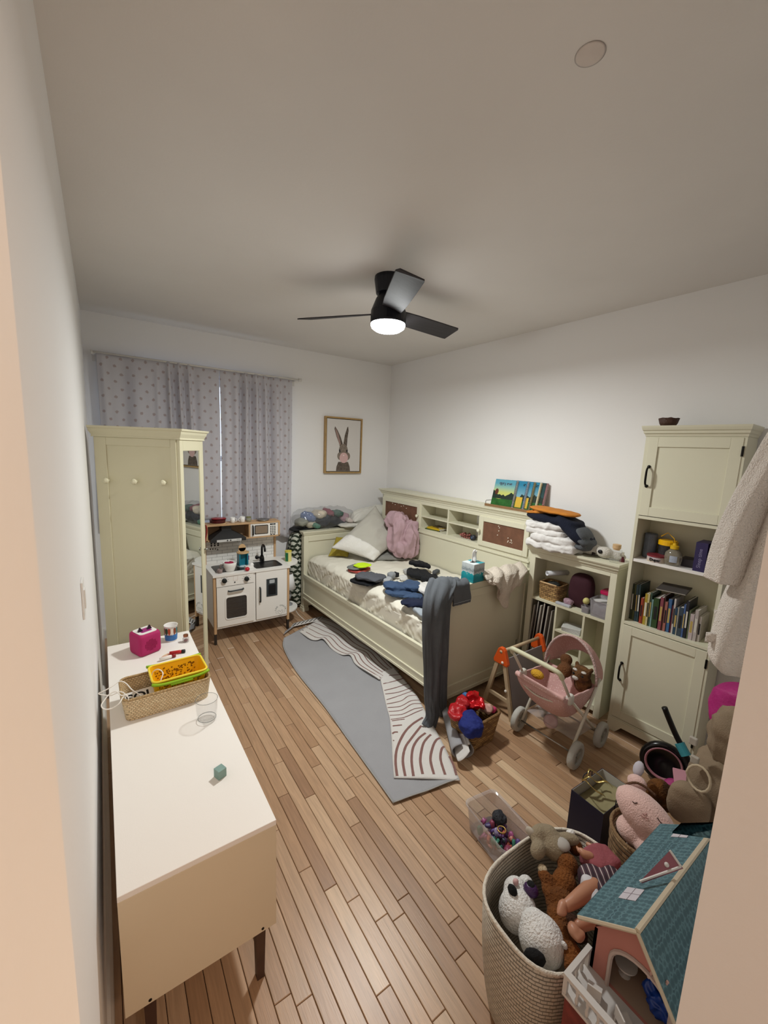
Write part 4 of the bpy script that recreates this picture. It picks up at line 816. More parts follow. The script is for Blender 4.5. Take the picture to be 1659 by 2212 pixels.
# green diamond storage bag between headboard and wall
GD = bpy.data.materials.new('green_diamond_fabric'); GD.use_nodes = True
def diamond(m):
    nt = m.node_tree; N, L = nt.nodes, nt.links; b = N['Principled BSDF']; b.inputs['Roughness'].default_value = .8
    tc = N.new('ShaderNodeTexCoord'); sp = N.new('ShaderNodeSeparateXYZ'); L.new(tc.outputs['Object'], sp.inputs[0])
    def mth(op, a, bb=None):
        q = N.new('ShaderNodeMath'); q.operation = op
        for i, v in enumerate((a, bb)):
            if v is None: continue
            if hasattr(v, 'is_output'): L.new(v, q.inputs[i])
            else: q.inputs[i].default_value = v
        return q.outputs[0]
    xy = mth('ADD', sp.outputs[0], mth('MULTIPLY', sp.outputs[1], 1.0)); u = mth('DIVIDE', xy, .056); v = mth('DIVIDE', sp.outputs[2], .048)
    fu = mth('ABSOLUTE', mth('SUBTRACT', mth('FRACT', mth('ADD', u, mth('MULTIPLY', mth('FLOOR', v), .5))), .5)); fv = mth('ABSOLUTE', mth('SUBTRACT', mth('FRACT', v), .5))
    d = mth('ADD', mth('POWER', fu, .8), mth('POWER', fv, .8)); k = mth('LESS_THAN', d, .56)
    mx = N.new('ShaderNodeMix'); mx.data_type = 'RGBA'; mx.inputs[6].default_value = lin('#26301f'); mx.inputs[7].default_value = lin('#c9cbbd'); L.new(k, mx.inputs[0]); L.new(mx.outputs[2], b.inputs['Base Color'])
diamond(GD)
t = thing('storage_bag', 'dark green storage bag with pale diamond pattern squeezed between headboard and far wall', 'storage bag', (2.1, 4.13, 0), w=True)
MB().blob((2.10, 4.125, .44), (.47, .085, .435), p=7, amp=.012, scl=5, seed=2, n=22).build('bag_body', GD, t, smooth=True)
MB().blob((2.10, 4.125, .885), (.46, .08, .022), p=4, amp=.008, scl=8, seed=5, n=14).build('zip_top', pm('black_binding', '#1a1b1e', .7), t, smooth=True)
# clear bag full of clothes
t = thing('bag_of_clothes', 'clear plastic bag stuffed with folded clothes on top of the headboard', 'bag', (2.02, 4.09, .905), w=True)
cl = [(1.74, .975, .07, '#8f8f84'), (1.83, 1.02, .085, '#6f7fa6'), (1.86, .955, .075, '#d8ceb9'), (1.95, 1.05, .08, '#cfc3b0'), (1.99, .975, .10, '#1f2330'), (2.08, 1.06, .06, '#8c4754'), (2.17, 1.05, .06, '#4f6b60'), (2.13, .96, .09, '#191a20'), (2.26, 1.0, .075, '#b3929b'), (2.31, .96, .06, '#cbbfb8'), (1.90, .935, .06, '#5b8a78'), (2.22, .94, .07, '#2a2c34')]
for i, (x_, z_, r_, c_) in enumerate(cl): MB().blob((x_, 4.075 + (i % 3 - 1) * .02, z_), (r_, .085, r_ * .62), (R(10 * (i % 3)), R(i * 31 % 40 - 20), R(i * 17 % 30)), p=2.6, amp=.012, scl=14, seed=i, n=10, ridge=.012).build('folded_garment', pm('garment' + c_, c_, .9, bump=(60, .4)), t, smooth=True)
MB().blob((2.02, 4.085, 1.005), (.375, .125, .118), p=2.7, amp=.018, scl=11, seed=8, n=30, ridge=.016).build('bag_film', glassm('bag_film_m', '#b9bcc0', .12, .12), t, smooth=True)
o = MB().blob((2.36, 4.02, .915), (.20, .12, .025), (0, 0, R(4)), p=3, amp=.012, scl=12, seed=31, n=18, ridge=.01).build('white_sheet', pm('white_pillow', '#d9d6cd', .9), None, smooth=True, label='crumpled white sheet draped over the headboard beside the clothes bag', cat='sheet')
# ------------------------------------------------ loose clothes on the bed
def clo(c_): return pm('cloth' + c_, c_, .92, bump=(260, .25), var=(8, .12))
def heap(name, label, cat, specs, c_, group=None, ridge=.012):
    t = MB()
    for (px, py, dz, r, rot, sd) in specs:
        c = onz(px, py, ZB + dz) if px > 10 else Vector((px, py, ZB + dz)); r = (r[0] * 1.18, r[1] * 1.18, r[2] * 1.12)
        t.blob(c, r, tuple(R(a) for a in rot), p=3.2, amp=.007, scl=17, seed=sd, n=26, ridge=ridge * 1.3, rd=(1, .35, 1))
    return t.build(name, c_ if not isinstance(c_, str) else clo(c_), None, smooth=True, label=label, cat=cat, group=group)
heap('folded_shirt', 'folded coral trimmed grey shirt at the bottom of the left stack on the bed', 'shirt', [(776, 1229, .016, (.10, .075, .013), (0, 0, 24), 1)], '#c0564e')
heap('folded_shirt', 'folded grey shirt directly under the neon yellow one', 'shirt', [(772, 1224, .040, (.088, .068, .013), (0, 0, 20), 2)], '#7b7d79')
heap('folded_shirt', 'neon yellow folded shirt on top of the left clothes stack', 'shirt', [(783, 1221, .062, (.072, .060, .012), (0, 0, 14), 3)], pm('neon', '#c6e81c', .8))
heap('shorts', 'folded charcoal grey shorts left of the socks on the bed', 'shorts', [(800, 1246, .05, (.095, .11, .026), (0, 4, 30), 4)], '#55575d')
heap('folded_leggings', 'black leggings under the charcoal grey shorts', 'leggings', [(790, 1254, .014, (.10, .11, .014), (0, 0, 26), 5)], '#0e1016')
heap('sock', 'pale grey sock with dark striped cuff lying near the edge of the bed', 'sock', [(838, 1252, .022, (.085, .030, .022), (0, 6, 42), 6)], '#a9abae', ridge=.004)
heap('sock', 'rolled grey sock with a black toe in the middle of the bed', 'sock', [(846, 1243, .040, (.03, .028, .026), (0, 0, 10), 7)], '#8e9194', ridge=.003)
heap('sock', 'black cuffed sock beside the rolled grey sock', 'sock', [(856, 1241, .036, (.022, .024, .022), (0, 0, 10), 8)], '#1c1d21', ridge=.002)
heap('sock', 'crumpled white sock between the grey socks and blue jeans', 'sock', [(872, 1248, .02, (.05, .035, .018), (0, 0, 60), 9)], '#d4d2cd')
heap('sock', 'light grey crumpled sock beside the black leggings pile', 'sock', [(882, 1236, .025, (.06, .034, .022), (0, 0, 80), 10)], '#b3b2b0')
heap('leggings', 'black leggings folded on top of the right clothes pile', 'leggings', [(905, 1218, .085, (.085, .06, .026), (0, 8, -30), 11), (918, 1222, .075, (.05, .045, .022), (0, 10, -30), 12)], '#14151a')
heap('leggings', 'black leggings at the bottom of the right clothes pile', 'leggings', [(905, 1240, .035, (.10, .095, .032), (0, 6, -40), 13), (928, 1248, .030, (.07, .07, .026), (0, 0, -40), 14)], '#17181c')
heap('sock', 'dark grey sock sticking out right of the black leggings', 'sock', [(942, 1235, .03, (.045, .020, .018), (0, 0, 20), 15)], '#55575a', ridge=.003)
heap('strap_top', 'pale strappy top tangled by the right end of the black pile', 'top', [(942, 1249, .014, (.045, .03, .010), (0, 0, 10), 16)], '#a8a59f')
heap('jeans', 'crumpled blue denim trousers on the front half of the bed', 'jeans', [(862, 1268, .040, (.115, .075, .034), (0, 8, -20), 17), (888, 1265, .052, (.075, .085, .030), (0, 0, -50), 18), (862, 1281, .022, (.10, .06, .022), (0, 5, -25), 19), (892, 1287, .018, (.07, .05, .018), (0, 0, -35), 20)], '#3a4f6e')
heap('trousers', 'navy trousers between the jeans and the grey hanging trousers', 'trousers', [(905, 1303, .022, (.12, .055, .022), (0, 0, -35), 21), (928, 1297, .025, (.06, .05, .024), (0, 0, -20), 22)], '#121b35')
heap('white_towel', 'folded white towel on the near end of the mattress', 'towel', [(932, 1272, .040, (.115, .11, .030), (0, 4, -10), 23)], '#dcd9d4')
heap('camouflage_top', 'small patterned olive garment between the jeans and the white towel', 'top', [(905, 1275, .016, (.05, .035, .014), (0, 0, 0), 24)], pm('camo', '#8f8b78', .9, var=(45, .6)))
heap('sock', 'light blue sock hanging over the mattress edge beside the trousers', 'sock', [(906, 1318, -.008, (.035, .075, .018), (10, 0, -10), 25)], '#a3abb3', ridge=.003)
# pink blanket
t = MB()
pk = [((2.58, 3.46, 1.03), (.15, .14, .105), (0, 24, 10), 1), ((2.52, 3.38, .90), (.085, .13, .20), (0, 10, 0), 2), ((2.64, 3.30, .85), (.10, .11, .20), (0, -6, 0), 3), ((2.57, 3.32, .76), (.12, .10, .11), (10, 0, 0), 4), ((2.68, 3.34, .98), (.07, .09, .09), (0, 0, 0), 5)]
for c, r, ro, sd in pk: t.blob(c, r, tuple(R(a) for a in ro), p=2.5, amp=.016, scl=9, seed=sd, n=44, ridge=.050, rd=(1.4, 1.4, .30))
t.build('throw_blanket', pm('dusty_pink_fleece', '#b99aa1', .95, bump=(180, .3)), None, smooth=True, remesh=.006, sit=2, label='dusty pink throw blanket bunched over the pillow and bookcase', cat='blanket')
# tissue box
tb = thing('tissue_box', 'square teal and silver tissue box with one tissue up on the footboard', 'tissue box', bl(.345, YN_ + .035, .888), R(4))
TEA = bpy.data.materials.new('tissue_print'); TEA.use_nodes = True
def tis(m):
    nt = m.node_tree; N, L = nt.nodes, nt.links; b = N['Principled BSDF']; b.inputs['Roughness'].default_value = .35
    tc = N.new('ShaderNodeTexCoord'); sp = N.new('ShaderNodeSeparateXYZ'); L.new(tc.outputs['Object'], sp.inputs[0])
    n = N.new('ShaderNodeTexNoise'); n.inputs['Scale'].default_value = 60; n.inputs['Detail'].default_value = 6; L.new(tc.outputs['Object'], n.inputs[0])
    ad = N.new('ShaderNodeMath'); ad.operation = 'MULTIPLY_ADD'; ad.inputs[1].default_value = .05; L.new(n.outputs['Fac'], ad.inputs[0]); L.new(sp.outputs[2], ad.inputs[2])
    cr = N.new('ShaderNodeValToRGB'); mr = N.new('ShaderNodeMapRange'); mr.inputs[1].default_value = 0; mr.inputs[2].default_value = .17; L.new(ad.outputs[0], mr.inputs[0]); L.new(mr.outputs[0], cr.inputs[0])
    e = cr.color_ramp.elements; cols = ((0, '#0f8b96'), (.30, '#12808e'), (.50, '#1c9aa3'), (.52, '#c9d0d2'), (.66, '#7f8c90'), (.74, '#b9c2c4'), (1, '#d5dcdd'))
    for i, (p, c) in enumerate(cols): el = e[i] if i < 2 else e.new(p); el.position = p; el.color = lin(c)
    L.new(cr.outputs[0], b.inputs['Base Color'])
tis(TEA)
MB().box(-.058, .058, -.055, .055, 0, .132).build('carton', TEA, tb, bevel=.0015)
MB().box(.0, .0575, -.0545, .0545, .1321, .1326).build('teal_top_print', pm('teal_print', '#1b93a0', .4), tb)
MB().prism(ellp(0, .0, .030, .018), .1327, .1332).build('opening', BLACK, tb)
MB().grid(lambda u, v: ((u - .5) * .05 * (1 - .3 * v) + .018 * v + .008 * math.sin(v * 5), .010 * math.sin(u * 7 + v * 3), .130 + .088 * v + .01 * math.sin(u * 6)), 10, 12).build('tissue', pm('tissue_white', '#efeeec', .95), tb, smooth=True, solid=.0012)
# cream fleece throw gathered over the footboard
FLC = pm('cream_fleece', '#dbcfc0', .97, bump=(140, .9))
def throw(u, v):
    x = .425 + .46 * u - .05 * math.sin(v * 3.1) * (1 - u) + .07 * v * (.5 - u); s = v
    zb = .885 - .235 * math.exp(-((u - .42) / .24) ** 2) - .06 * smoothstep(.6, .8, u) * (1 - smoothstep(.85, 1, u))
    f = .034 * abs(math.sin(u * 10 + s * 3.4 + 1.5 * noise.noise(Vector((u * 3, s * 2, 1))))) + .014 * noise.noise(Vector((u * 9 + s * 3, s * 5, 2)))
    if s < .35: a = s / .35; y, z = YN_ + .115 - .10 * a, .885 + .045 * a + f * .8
    elif s < .5: a = (s - .35) / .15; y, z = YN_ + .015 - .055 * math.sin(a * 1.57) - f * a * .7, .93 + f * (1 - a) * .8 - .02 * a
    else: a = (s - .5) / .5; y, z = YN_ - .040 - f * .9 - .012 * math.sin(a * 3.1), .91 - (.91 - zb) * a
    return bl(x, y, z)
MB().grid(throw, 90, 60).build('fleece_throw', FLC, None, smooth=True, solid=.016, soff=1, label='cream fleece throw twisted over the right side of the footboard', cat='blanket')
# grey trousers over the corner
GRT = pm('grey_jersey', '#5f6368', .92, bump=(240, .3), var=(9, .18))
pt_ = thing('grey_trousers', 'long grey child trousers hung over the near corner of the footboard', 'trousers', bl(.04, YN_ - .06, 0), w=True)
def legf(path, wd, th, seed, name):
    mb = MB(); rings = []; n = 44
    for i in range(121):
        s = i / 120; c = poly_at(path, s); w = poly_at([(a, 0, 0) for a in wd], s).x; h = poly_at([(a, 0, 0) for a in th], s).x
        c2 = poly_at(path, min(1, s + .01)) - poly_at(path, max(0, s - .01)); tg = c2.normalized(); sd = (BR.to_3x3() @ Vector((1, -.15, 0))); sd = (sd - tg * sd.dot(tg)).normalized(); nr = tg.cross(sd)
        rg = []
        for k in range(n):
            a = 2 * math.pi * k / n; q = 1 + .34 * noise.noise(Vector((math.cos(a) * 1.6 + seed, math.sin(a) * 1.6, s * 4.5))) + .12 * math.sin(a * 3 + s * 9 + seed) + .30 * noise.noise(Vector((math.cos(a) * 3.2 + seed, math.sin(a) * 3.2, s * 7.5))) - .75 * (max(0, .22 - abs(noise.noise(Vector((math.cos(a) * 2.0 + seed, math.sin(a) * 2.0 + s * 1.5, s * 2.6)))))) / .22 * .55
            rg.append(c + sd * (w * math.cos(a)) * (.85 + .15 * q) + nr * (h * math.sin(a) * q))
        rings.append(rg)
    return mb.rings(rings).build(name, GRT, pt_, smooth=True)
def fb(px, py, Y):      # a point on the footboard-parallel plane at local y = Y
    d = ray(px, py); P0 = bl(0, Y, 0); nn = BR.to_3x3() @ Vector((0, 1, 0)); P = EYE + d * ((P0 - EYE).dot(nn) / d.dot(nn)); return P
legf([bl(.10, YN_ + .16, .70), bl(.07, YN_ + .10, .86), bl(.05, YN_ + .03, .925), fb(940, 1300, YN_ - .045), fb(934, 1360, YN_ - .065), fb(933, 1430, YN_ - .075), fb(932, 1500, YN_ - .08), fb(934, 1545, YN_ - .09), fb(925, 1572, YN_ - .105)], [.075, .08, .09, .085, .072, .064, .056, .05, .056], [.02, .022, .026, .034, .034, .032, .030, .026, .016], 1, 'trouser_leg')
legf([bl(.14, YN_ + .14, .74), bl(.12, YN_ + .10, .86), bl(.10, YN_ + .03, .925), fb(958, 1300, YN_ - .030), fb(956, 1360, YN_ - .040), fb(954, 1430, YN_ - .042), fb(953, 1500, YN_ - .045), fb(956, 1538, YN_ - .05), fb(964, 1560, YN_ - .06)], [.07, .075, .08, .065, .056, .052, .045, .038, .040], [.02, .022, .024, .026, .026, .026, .026, .024, .014], 5, 'trouser_leg')
def wst(u, v):
    x = .075 + .165 * u; s = v
    if s < .35: y, z = YN_ + .13 - .12 * (s / .35), .86 + .062 * (s / .35)
    elif s < .55: a = (s - .35) / .2; y, z = YN_ + .01 - .045 * math.sin(a * math.pi / 2), .922 - .025 * (1 - math.cos(a * math.pi / 2))
    else: a = (s - .55) / .45; y, z = YN_ - .035 - .012 * a, .897 - .125 * a
    return bl(x + .006 * math.sin(v * 9), y + .006 * noise.noise(Vector((u * 5, v * 5, 3))), z + .004 * noise.noise(Vector((u * 6, v * 4, 8))))
MB().grid(wst, 20, 30).build('waist', GRT, pt_, smooth=True, solid=.012)
MB().tube([bl(.078 + .162 * i / 10, YN_ - .054, .790 + .002 * (i % 2)) for i in range(11)], .0016, 6).build('stitching', pm('pale_thread', '#9aa0a6', .8), pt_)
# ================================================================ BOOK LEDGE AND SPIRAL BOOKS ON THE BOOKCASE TOP
BT = 1.322
led = thing('book_ledge', 'walnut toned picture ledge with a wire end on the bookcase top', 'book ledge', bl(BX + .10, -1.72, BT), R(1.8))
LW = pm('ledge_wood', '#8f6c49', .5, var=(20, .15))
MB().box(-.075, .055, -.34, .20, 0, .012).box(-.075, -.067, -.34, .20, .012, .022).build('ledge_board', LW, led, bevel=.0015)
MB().tube([(-.055, .205, .004), (-.055, .205, .040), (-.048, .205, .046), (.035, .205, .046), (.042, .205, .040), (.042, .205, .004)], .0028, 6).build('wire_end', pm('grey_wire', '#6f6d6b', .4, metal=.8), led, smooth=True)
SKY = bpy.data.materials.new('cover_sky'); SKY.use_nodes = True
def grad(m, stops, z0, z1):
    nt = m.node_tree; N, L = nt.nodes, nt.links; b = N['Principled BSDF']; b.inputs['Roughness'].default_value = .3
    tc = N.new('ShaderNodeTexCoord'); sp = N.new('ShaderNodeSeparateXYZ'); L.new(tc.outputs['Object'], sp.inputs[0])
    mr = N.new('ShaderNodeMapRange'); mr.inputs[1].default_value = z0; mr.inputs[2].default_value = z1; L.new(sp.outputs[2], mr.inputs[0]); cr = N.new('ShaderNodeValToRGB'); L.new(mr.outputs[0], cr.inputs[0])
    e = cr.color_ramp.elements
    for i, (p, c) in enumerate(stops): el = e[i] if i < 2 else e.new(p); el.position = p; el.color = lin(c)
    L.new(cr.outputs[0], b.inputs['Base Color'])
grad(SKY, ((0, '#cfd06a'), (.45, '#c5cc74'), (.75, '#8fb9a8'), (1, '#5b9fb3')), .06, .20)
SKY2 = bpy.data.materials.new('cover_sky_blue'); SKY2.use_nodes = True; grad(SKY2, ((0, '#9cc3cc'), (1, '#2f84a6')), .05, .20)
GRS = pm('cover_grass', '#2f6b2c', .4, var=(30, .4)); DGR = pm('cover_dark_green', '#1e3326', .5, var=(40, .4))
BHs, BWs = .235, .225
books = [('white', .040, '#20242a', SKY, 'spiral bound Hebrew picture book with meadow cover, leftmost on the ledge'), ('blue', -.055, '#24425a', SKY2, 'spiral bound picture book with blue and white spine, second on the ledge'), ('cream', -.105, '#1b1d22', SKY2, 'spiral bound picture book with yellow cover patch, third on the ledge'), ('red', -.155, '#c9bfa0', SKY2, 'spiral bound picture book with red balloon cover, fourth on the ledge'), ('red2', -.205, '#6d2c34', pm('cover_teal', '#1f4a4c', .4, var=(20, .5)), 'spiral bound picture book with red coil, rightmost on the ledge')]
for i, (nm_, yc, sp_, cov, lb) in enumerate(books):
    # local: x to the wall, y to the far end, cover faces -x; the book leans back on the wall
    t = thing('spiral_book', lb, 'book', led.matrix_basis @ Vector((-.052 + i * .014, yc, .0125)), rot=(0, R(13), R(1.8)), group='spiral books on the ledge')
    MB().box(.001, .008, -BWs / 2, BWs / 2, 0, BHs).build('pages', pm('page_white', '#e6e1d6', .8), t)
    c_ = MB().box(-.001, .001, -BWs / 2, BWs / 2, 0, BHs).build('cover', cov, t)
    MB().box(.008, .010, -BWs / 2, BWs / 2, 0, BHs).build('back_cover', pm('back_cover_grey', '#75716a', .6), t)
    MB().prismX([(-BWs / 2, .0), (BWs / 2, 0), (BWs / 2, .07), (.04, .062), (-.02, .07), (-BWs / 2, .064)], -.0014, -.001).build('printed_meadow', GRS, c_)
    hr = random.Random(i)
    pts = [(-BWs / 2, .066)] + [(BWs / 2, .066)] + [(BWs / 2 - k * BWs / 12, .085 + hr.uniform(-.01, .028) + .03 * abs(k - 6) / 6) for k in range(13)]
    MB().prismX(pts, -.0018, -.0012).build('printed_trees', DGR, c_)
    if i == 0:
        text('יזופו פיפ', 'title_lettering', .040, pm('title_ink', '#40202a', .5), c_, (-.0014, -.002, .195), (R(90), 0, R(-90)), extrude=.0003, bold=.0010)
        MB().prismX(ellp(.075, .125, .018, .026), -.0022, -.0018).build('printed_tree', pm('tree_brown', '#5d2d1c', .5), c_)
    if i in (2, 1): MB().prismX([(-.09, .012), (-.03, .012), (-.03, .10), (-.09, .10)], -.0022, -.0018).build('printed_house', pm('house_yellow', '#d9b23c', .5), c_)
    if i in (1, 3): text('פ', 'title_lettering', .044, pm('title_navy', '#15303f', .5), c_, (-.0022, -.085, .200), (R(90), 0, R(-90)), extrude=.0003, bold=.002)
    if i == 3: MB().prismX(ellp(-.035, .142, .026, .030), -.0024, -.0019).build('printed_balloon', pm('balloon_red', '#b3202e', .4), c_)
    MB().box(-.003, .011, -BWs / 2 - .001, -BWs / 2 + .010, 0, BHs).build('spine_strip', pm('spine' + sp_, sp_, .5), t)
    cm = MB(); ccol = {'white': '#e8e6e0', 'blue': '#dfe4ee', 'cream': '#d9c98d', 'red': '#e7d7b0', 'red2': '#d9b9b4'}[nm_]
    for k in range(22): cm.tube(arc((.004, -BWs / 2, .008 + k * .0105), .0085, 0, 2 * math.pi * .96, 10, 'xy'), .0019, 5)
    cm.build('coil', pm('coil' + ccol, ccol, .4), t)
# things in the bed cubbies
CUB = bl(BX, 0, 0)
t = thing('stacked_book', 'thin green book at the bottom of the cubby pile', 'book', bl(BX + .09, -.86, BZ0), R(14))
MB().box(-.07, .07, -.095, .095, 0, .012).build('cover', pm('olive_cover', '#4c5a2a', .5), t); MB().box(-.068, .069, -.097, .093, .002, .010).build('pages', pm('page_white', '#e6e1d6', .8), t)
t = thing('stacked_book', 'yellow book lying on the green one in the cubby', 'book', bl(BX + .085, -.88, BZ0 + .012), R(6))
MB().box(-.065, .065, -.085, .085, 0, .016).build('cover', pm('yellow_cover', '#c9a81f', .5), t); MB().box(-.063, .064, -.087, .083, .002, .014).build('pages', pm('page_white', '#e6e1d6', .8), t)
t = thing('stacked_book', 'small dark book on top of the yellow one in the cubby', 'book', bl(BX + .10, -.88, BZ0 + .028), R(-8))
MB().box(-.04, .04, -.06, .05, 0, .008).build('cover', pm('dark_cover', '#5a4a2a', .5), t); MB().box(-.038, .039, -.061, .048, .002, .006).build('pages', pm('page_white', '#e6e1d6', .8), t)
t = thing('bead_necklace', 'coiled pink bead strand in the right cubby of the bed bookcase', 'beads', bl(BX + .08, -1.29, BZ0))
mb = MB()
for k in range(46):
    a = k * .42; r_ = .035 + .012 * math.sin(k * .7); mb.ell((r_ * math.cos(a), r_ * 1.5 * math.sin(a), .010 + (k // 16) * .014), (.009, .009, .009), 8)
mb.build('beads', pm('pink_beads', '#a8625a', .4, var=(60, .4)), t, smooth=True)
t = thing('toy_camera', 'round dark toy with a blue centre beside the beads in the cubby', 'toy', bl(BX + .055, -1.395, BZ0))
MB().at((0, 0, .026), (0, R(90), 0)).lathe([(0, -.02), (.024, -.02), (.026, 0), (.024, .016), (0, .016)], 20).build('toy_body', pm('dark_slate', '#2e3038', .5), t, smooth=True)
MB().at((-.021, 0, .026), (0, R(-90), 0)).lathe([(0, 0), (.010, 0), (.008, .003), (0, .003)], 14).build('lens', pm('slate_blue', '#4a5a78', .3), t)
# ================================================================ OPEN SHELF UNIT
su = thing('open_shelf_unit', 'cream open shelving unit between the bed and the tall cabinet', 'shelf unit', (2.734, 1.245, 0), R(3.0))
SW, SD, SH = .63, .215, 1.045       # local y 0..SW, x 0..SD
for y_ in (-.002, SW - .040): MB().box(0, .02, y_, y_ + .042, 0, SH).build('front_stile', CREAM, su, bevel=.002)
for y_ in (0, SW - .018): MB().box(.02, SD, y_, y_ + .018, .0, SH).build('side_panel', CREAM, su)
for za, zb in ((1.012, SH), (.04, .08)): MB().box(0, .02, .04, SW - .04, za, zb).build('front_rail', CREAM, su, bevel=.002)
MB().box(SD - .008, SD, .018, SW - .018, .06, SH).box(.02, SD - .008, .018, SW - .018, .06, .078).build('back_panel', CREAMIN, su)
MB().box(.004, SD - .008, .018, SW - .018, .685, .703).build('shelf', CREAMIN, su)
m_ = MB(); pr = [(.006, 0), (.008, .010), (.022, .022), (.024, .030), (.034, .042), (.038, .050), (.038, .062)]
for (o0, z0), (o1, z1) in zip(pr[:-1], pr[1:]):
    q = lambda o_, z_: [(-o_, -o_ * .6, SH + z_), (SD, -o_ * .6, SH + z_), (SD, SW + o_ * .6, SH + z_), (-o_, SW + o_ * .6, SH + z_)]
    m_.hexa(q(o0, z0), q(o1, z1))
m_.build('top_cornice', CREAM, su); ST = SH + .062
for y_ in (.388, .180): MB().box(.006, SD - .008, y_ - .007, y_ + .007, .078, .685).build('divider', CREAMIN, su)
for z_ in (.505, .30): MB().box(.008, SD - .008, .187, .381, z_ - .008, z_ + .008).build('small_shelf', CREAMIN, su)
MB().box(.008, SD - .008, .018, .173, .30, .316).build('small_shelf', CREAMIN, su)
SUW = wmat(su)
def sl(x, y, z): return SUW @ Vector((x, y, z))
# contents
t = thing('paper_roll', 'rolled white paper lying on the top shelf of the open unit', 'paper roll', sl(.06, .50, .88), R(3), w=False)
MB().at((0, 0, .02), (R(90), 0, R(66))).lathe([(.018, -.02), (.018, .16)], 20, caps=False).build('roll', pm('roll_paper', '#cdced2', .7), t, smooth=True, solid=.002)
SEA = bpy.data.materials.new('seagrass_weave'); SEA.use_nodes = True; weave(SEA, '#c19a63', '#7d5c36', .036, .015, 1.0)
SEAR = pm('seagrass_rim', '#8d6a40', .8, bump=(120, 1.0), var=(90, .4))
t = basket('seagrass_basket', 'seagrass basket with a wooden bar handle on the open unit shelf', 'basket', sl(.095, .475, .703), R(93), .17, .16, .12, SEA, SEAR, taper=.92)
MB().at((0, -.0, .0)).tube([(-.065, .076, .128), (.065, .076, .128)], .006, 8).build('wooden_handle', BIRCH, t, smooth=True)
MB().ell((0, 0, .10), (.055, .05, .035), 14).build('basket_contents', pm('dark_odds', '#2b2d2a', .7, bump=(60, .8), var=(40, .6)), t, smooth=True)
t = thing('star_backpack', 'small plum child backpack with white dots on the open unit shelf', 'backpack', sl(.105, .265, .703), R(93))
MB().blob((0, 0, .125), (.085, .055, .125), p=3, amp=.004, scl=9, seed=3, n=18).build('bag_body', pm('plum_dots_base', '#38141f', .85), t, smooth=True)
MB().tube([(.0 - .065 * math.cos(a), -.045 + .01 * math.sin(a), .11 + .11 * math.sin(a)) for a in [R(-30 + 6 * k) for k in range(22)]], .0045, 8).build('piping', pm('pale_piping', '#9a8287', .7), t, smooth=True)
mb = MB(); hr = random.Random(7)
for k in range(14): mb.ell((hr.uniform(-.03, .065), -.0535, hr.uniform(.05, .2)), (.005, .003, .005), 8)
mb.build('printed_dots', pm('pale_dots', '#b79f8e', .7), t, smooth=True)
t = thing('clear_storage_tub', 'large clear plastic tub of cards at the right of the open unit shelf', 'storage tub', sl(.075, .090, .703), R(93))
q = lambda k, z, e=0: [(p[0], p[1], z) for p in rrect(.135 * k - e, .150 * k - e, .02)]
MB().rings([q(.88, 0), q(1, .112), q(1.04, .114), q(1.04, .118), q(1, .118, .004), q(.88, .003, .004)]).build('tub', CLEARP, t)
MB().blob((0, 0, .045), (.052, .058, .040), p=6, amp=.006, scl=30, seed=2, n=12).build('tub_contents', pm('grey_contents', '#8c8a8c', .7, var=(30, .4)), t, smooth=True)
for i in range(4): MB().at((-.02 + i * .012, -.01 + .008 * i, .092 + i * .006), (R(8), R(-6 + 5 * i), R(12 * i))).box(-.04, .04, -.05, .05, 0, .002).build('card', pm('card_white', '#d9d8d4', .7), t)
t = thing('pink_lid_tub', 'clear tub with raspberry lid behind the tub of cards', 'storage tub', sl(.13, .075, .703), R(93))
MB().prism(rrect(.10, .10, .02), .122, .150).build('tub', CLEARP, t); MB().prism(rrect(.11, .11, .022), .150, .172).build('lid', pm('raspberry', '#b5124e', .35), t, bevel=.003)
t = thing('small_clear_tub', 'small clear tub of dark beads in front of the plum backpack', 'storage tub', sl(.035, .185, .703), R(93))
q2 = lambda k, z, e=0: [(p[0], p[1], z) for p in rrect(.062 * k - e, .05 * k - e, .01)]
MB().rings([q2(.85, 0), q2(1, .048), q2(1, .05), q2(1, .05, .003), q2(.85, .003, .003)]).build('tub', CLEARP, t); MB().box(-.022, .022, -.016, .016, .004, .025).build('tub_contents', pm('dark_odds', '#2b2d2a', .7), t)
t = MB().ell(sl(.045, .195, .782), (.026, .022, .024), 16).build('toy_pear', pm('pale_yellow_toy', '#c9c07a', .6), None, smooth=True, label='pale yellow plush pear head above the small clear tub', cat='toy')
t = MB().blob(sl(.055, .325, .73), (.028, .035, .026), p=2.4, amp=.008, scl=40, seed=3, n=12).build('toy_pouch', pm('mauve_wrap', '#9d7f8b', .5, bump=(60, .6)), None, smooth=True, label='crinkled mauve toy beside the seagrass basket on the shelf', cat='toy')
t = MB().at(sl(.006, .345, .704), (0, 0, R(3))).box(0, .028, -.055, .055, 0, .016).build('white_remote', pm('remote_white', '#b9bbc2', .5), None, bevel=.003, label='narrow white box lying at the front of the open unit shelf', cat='box')
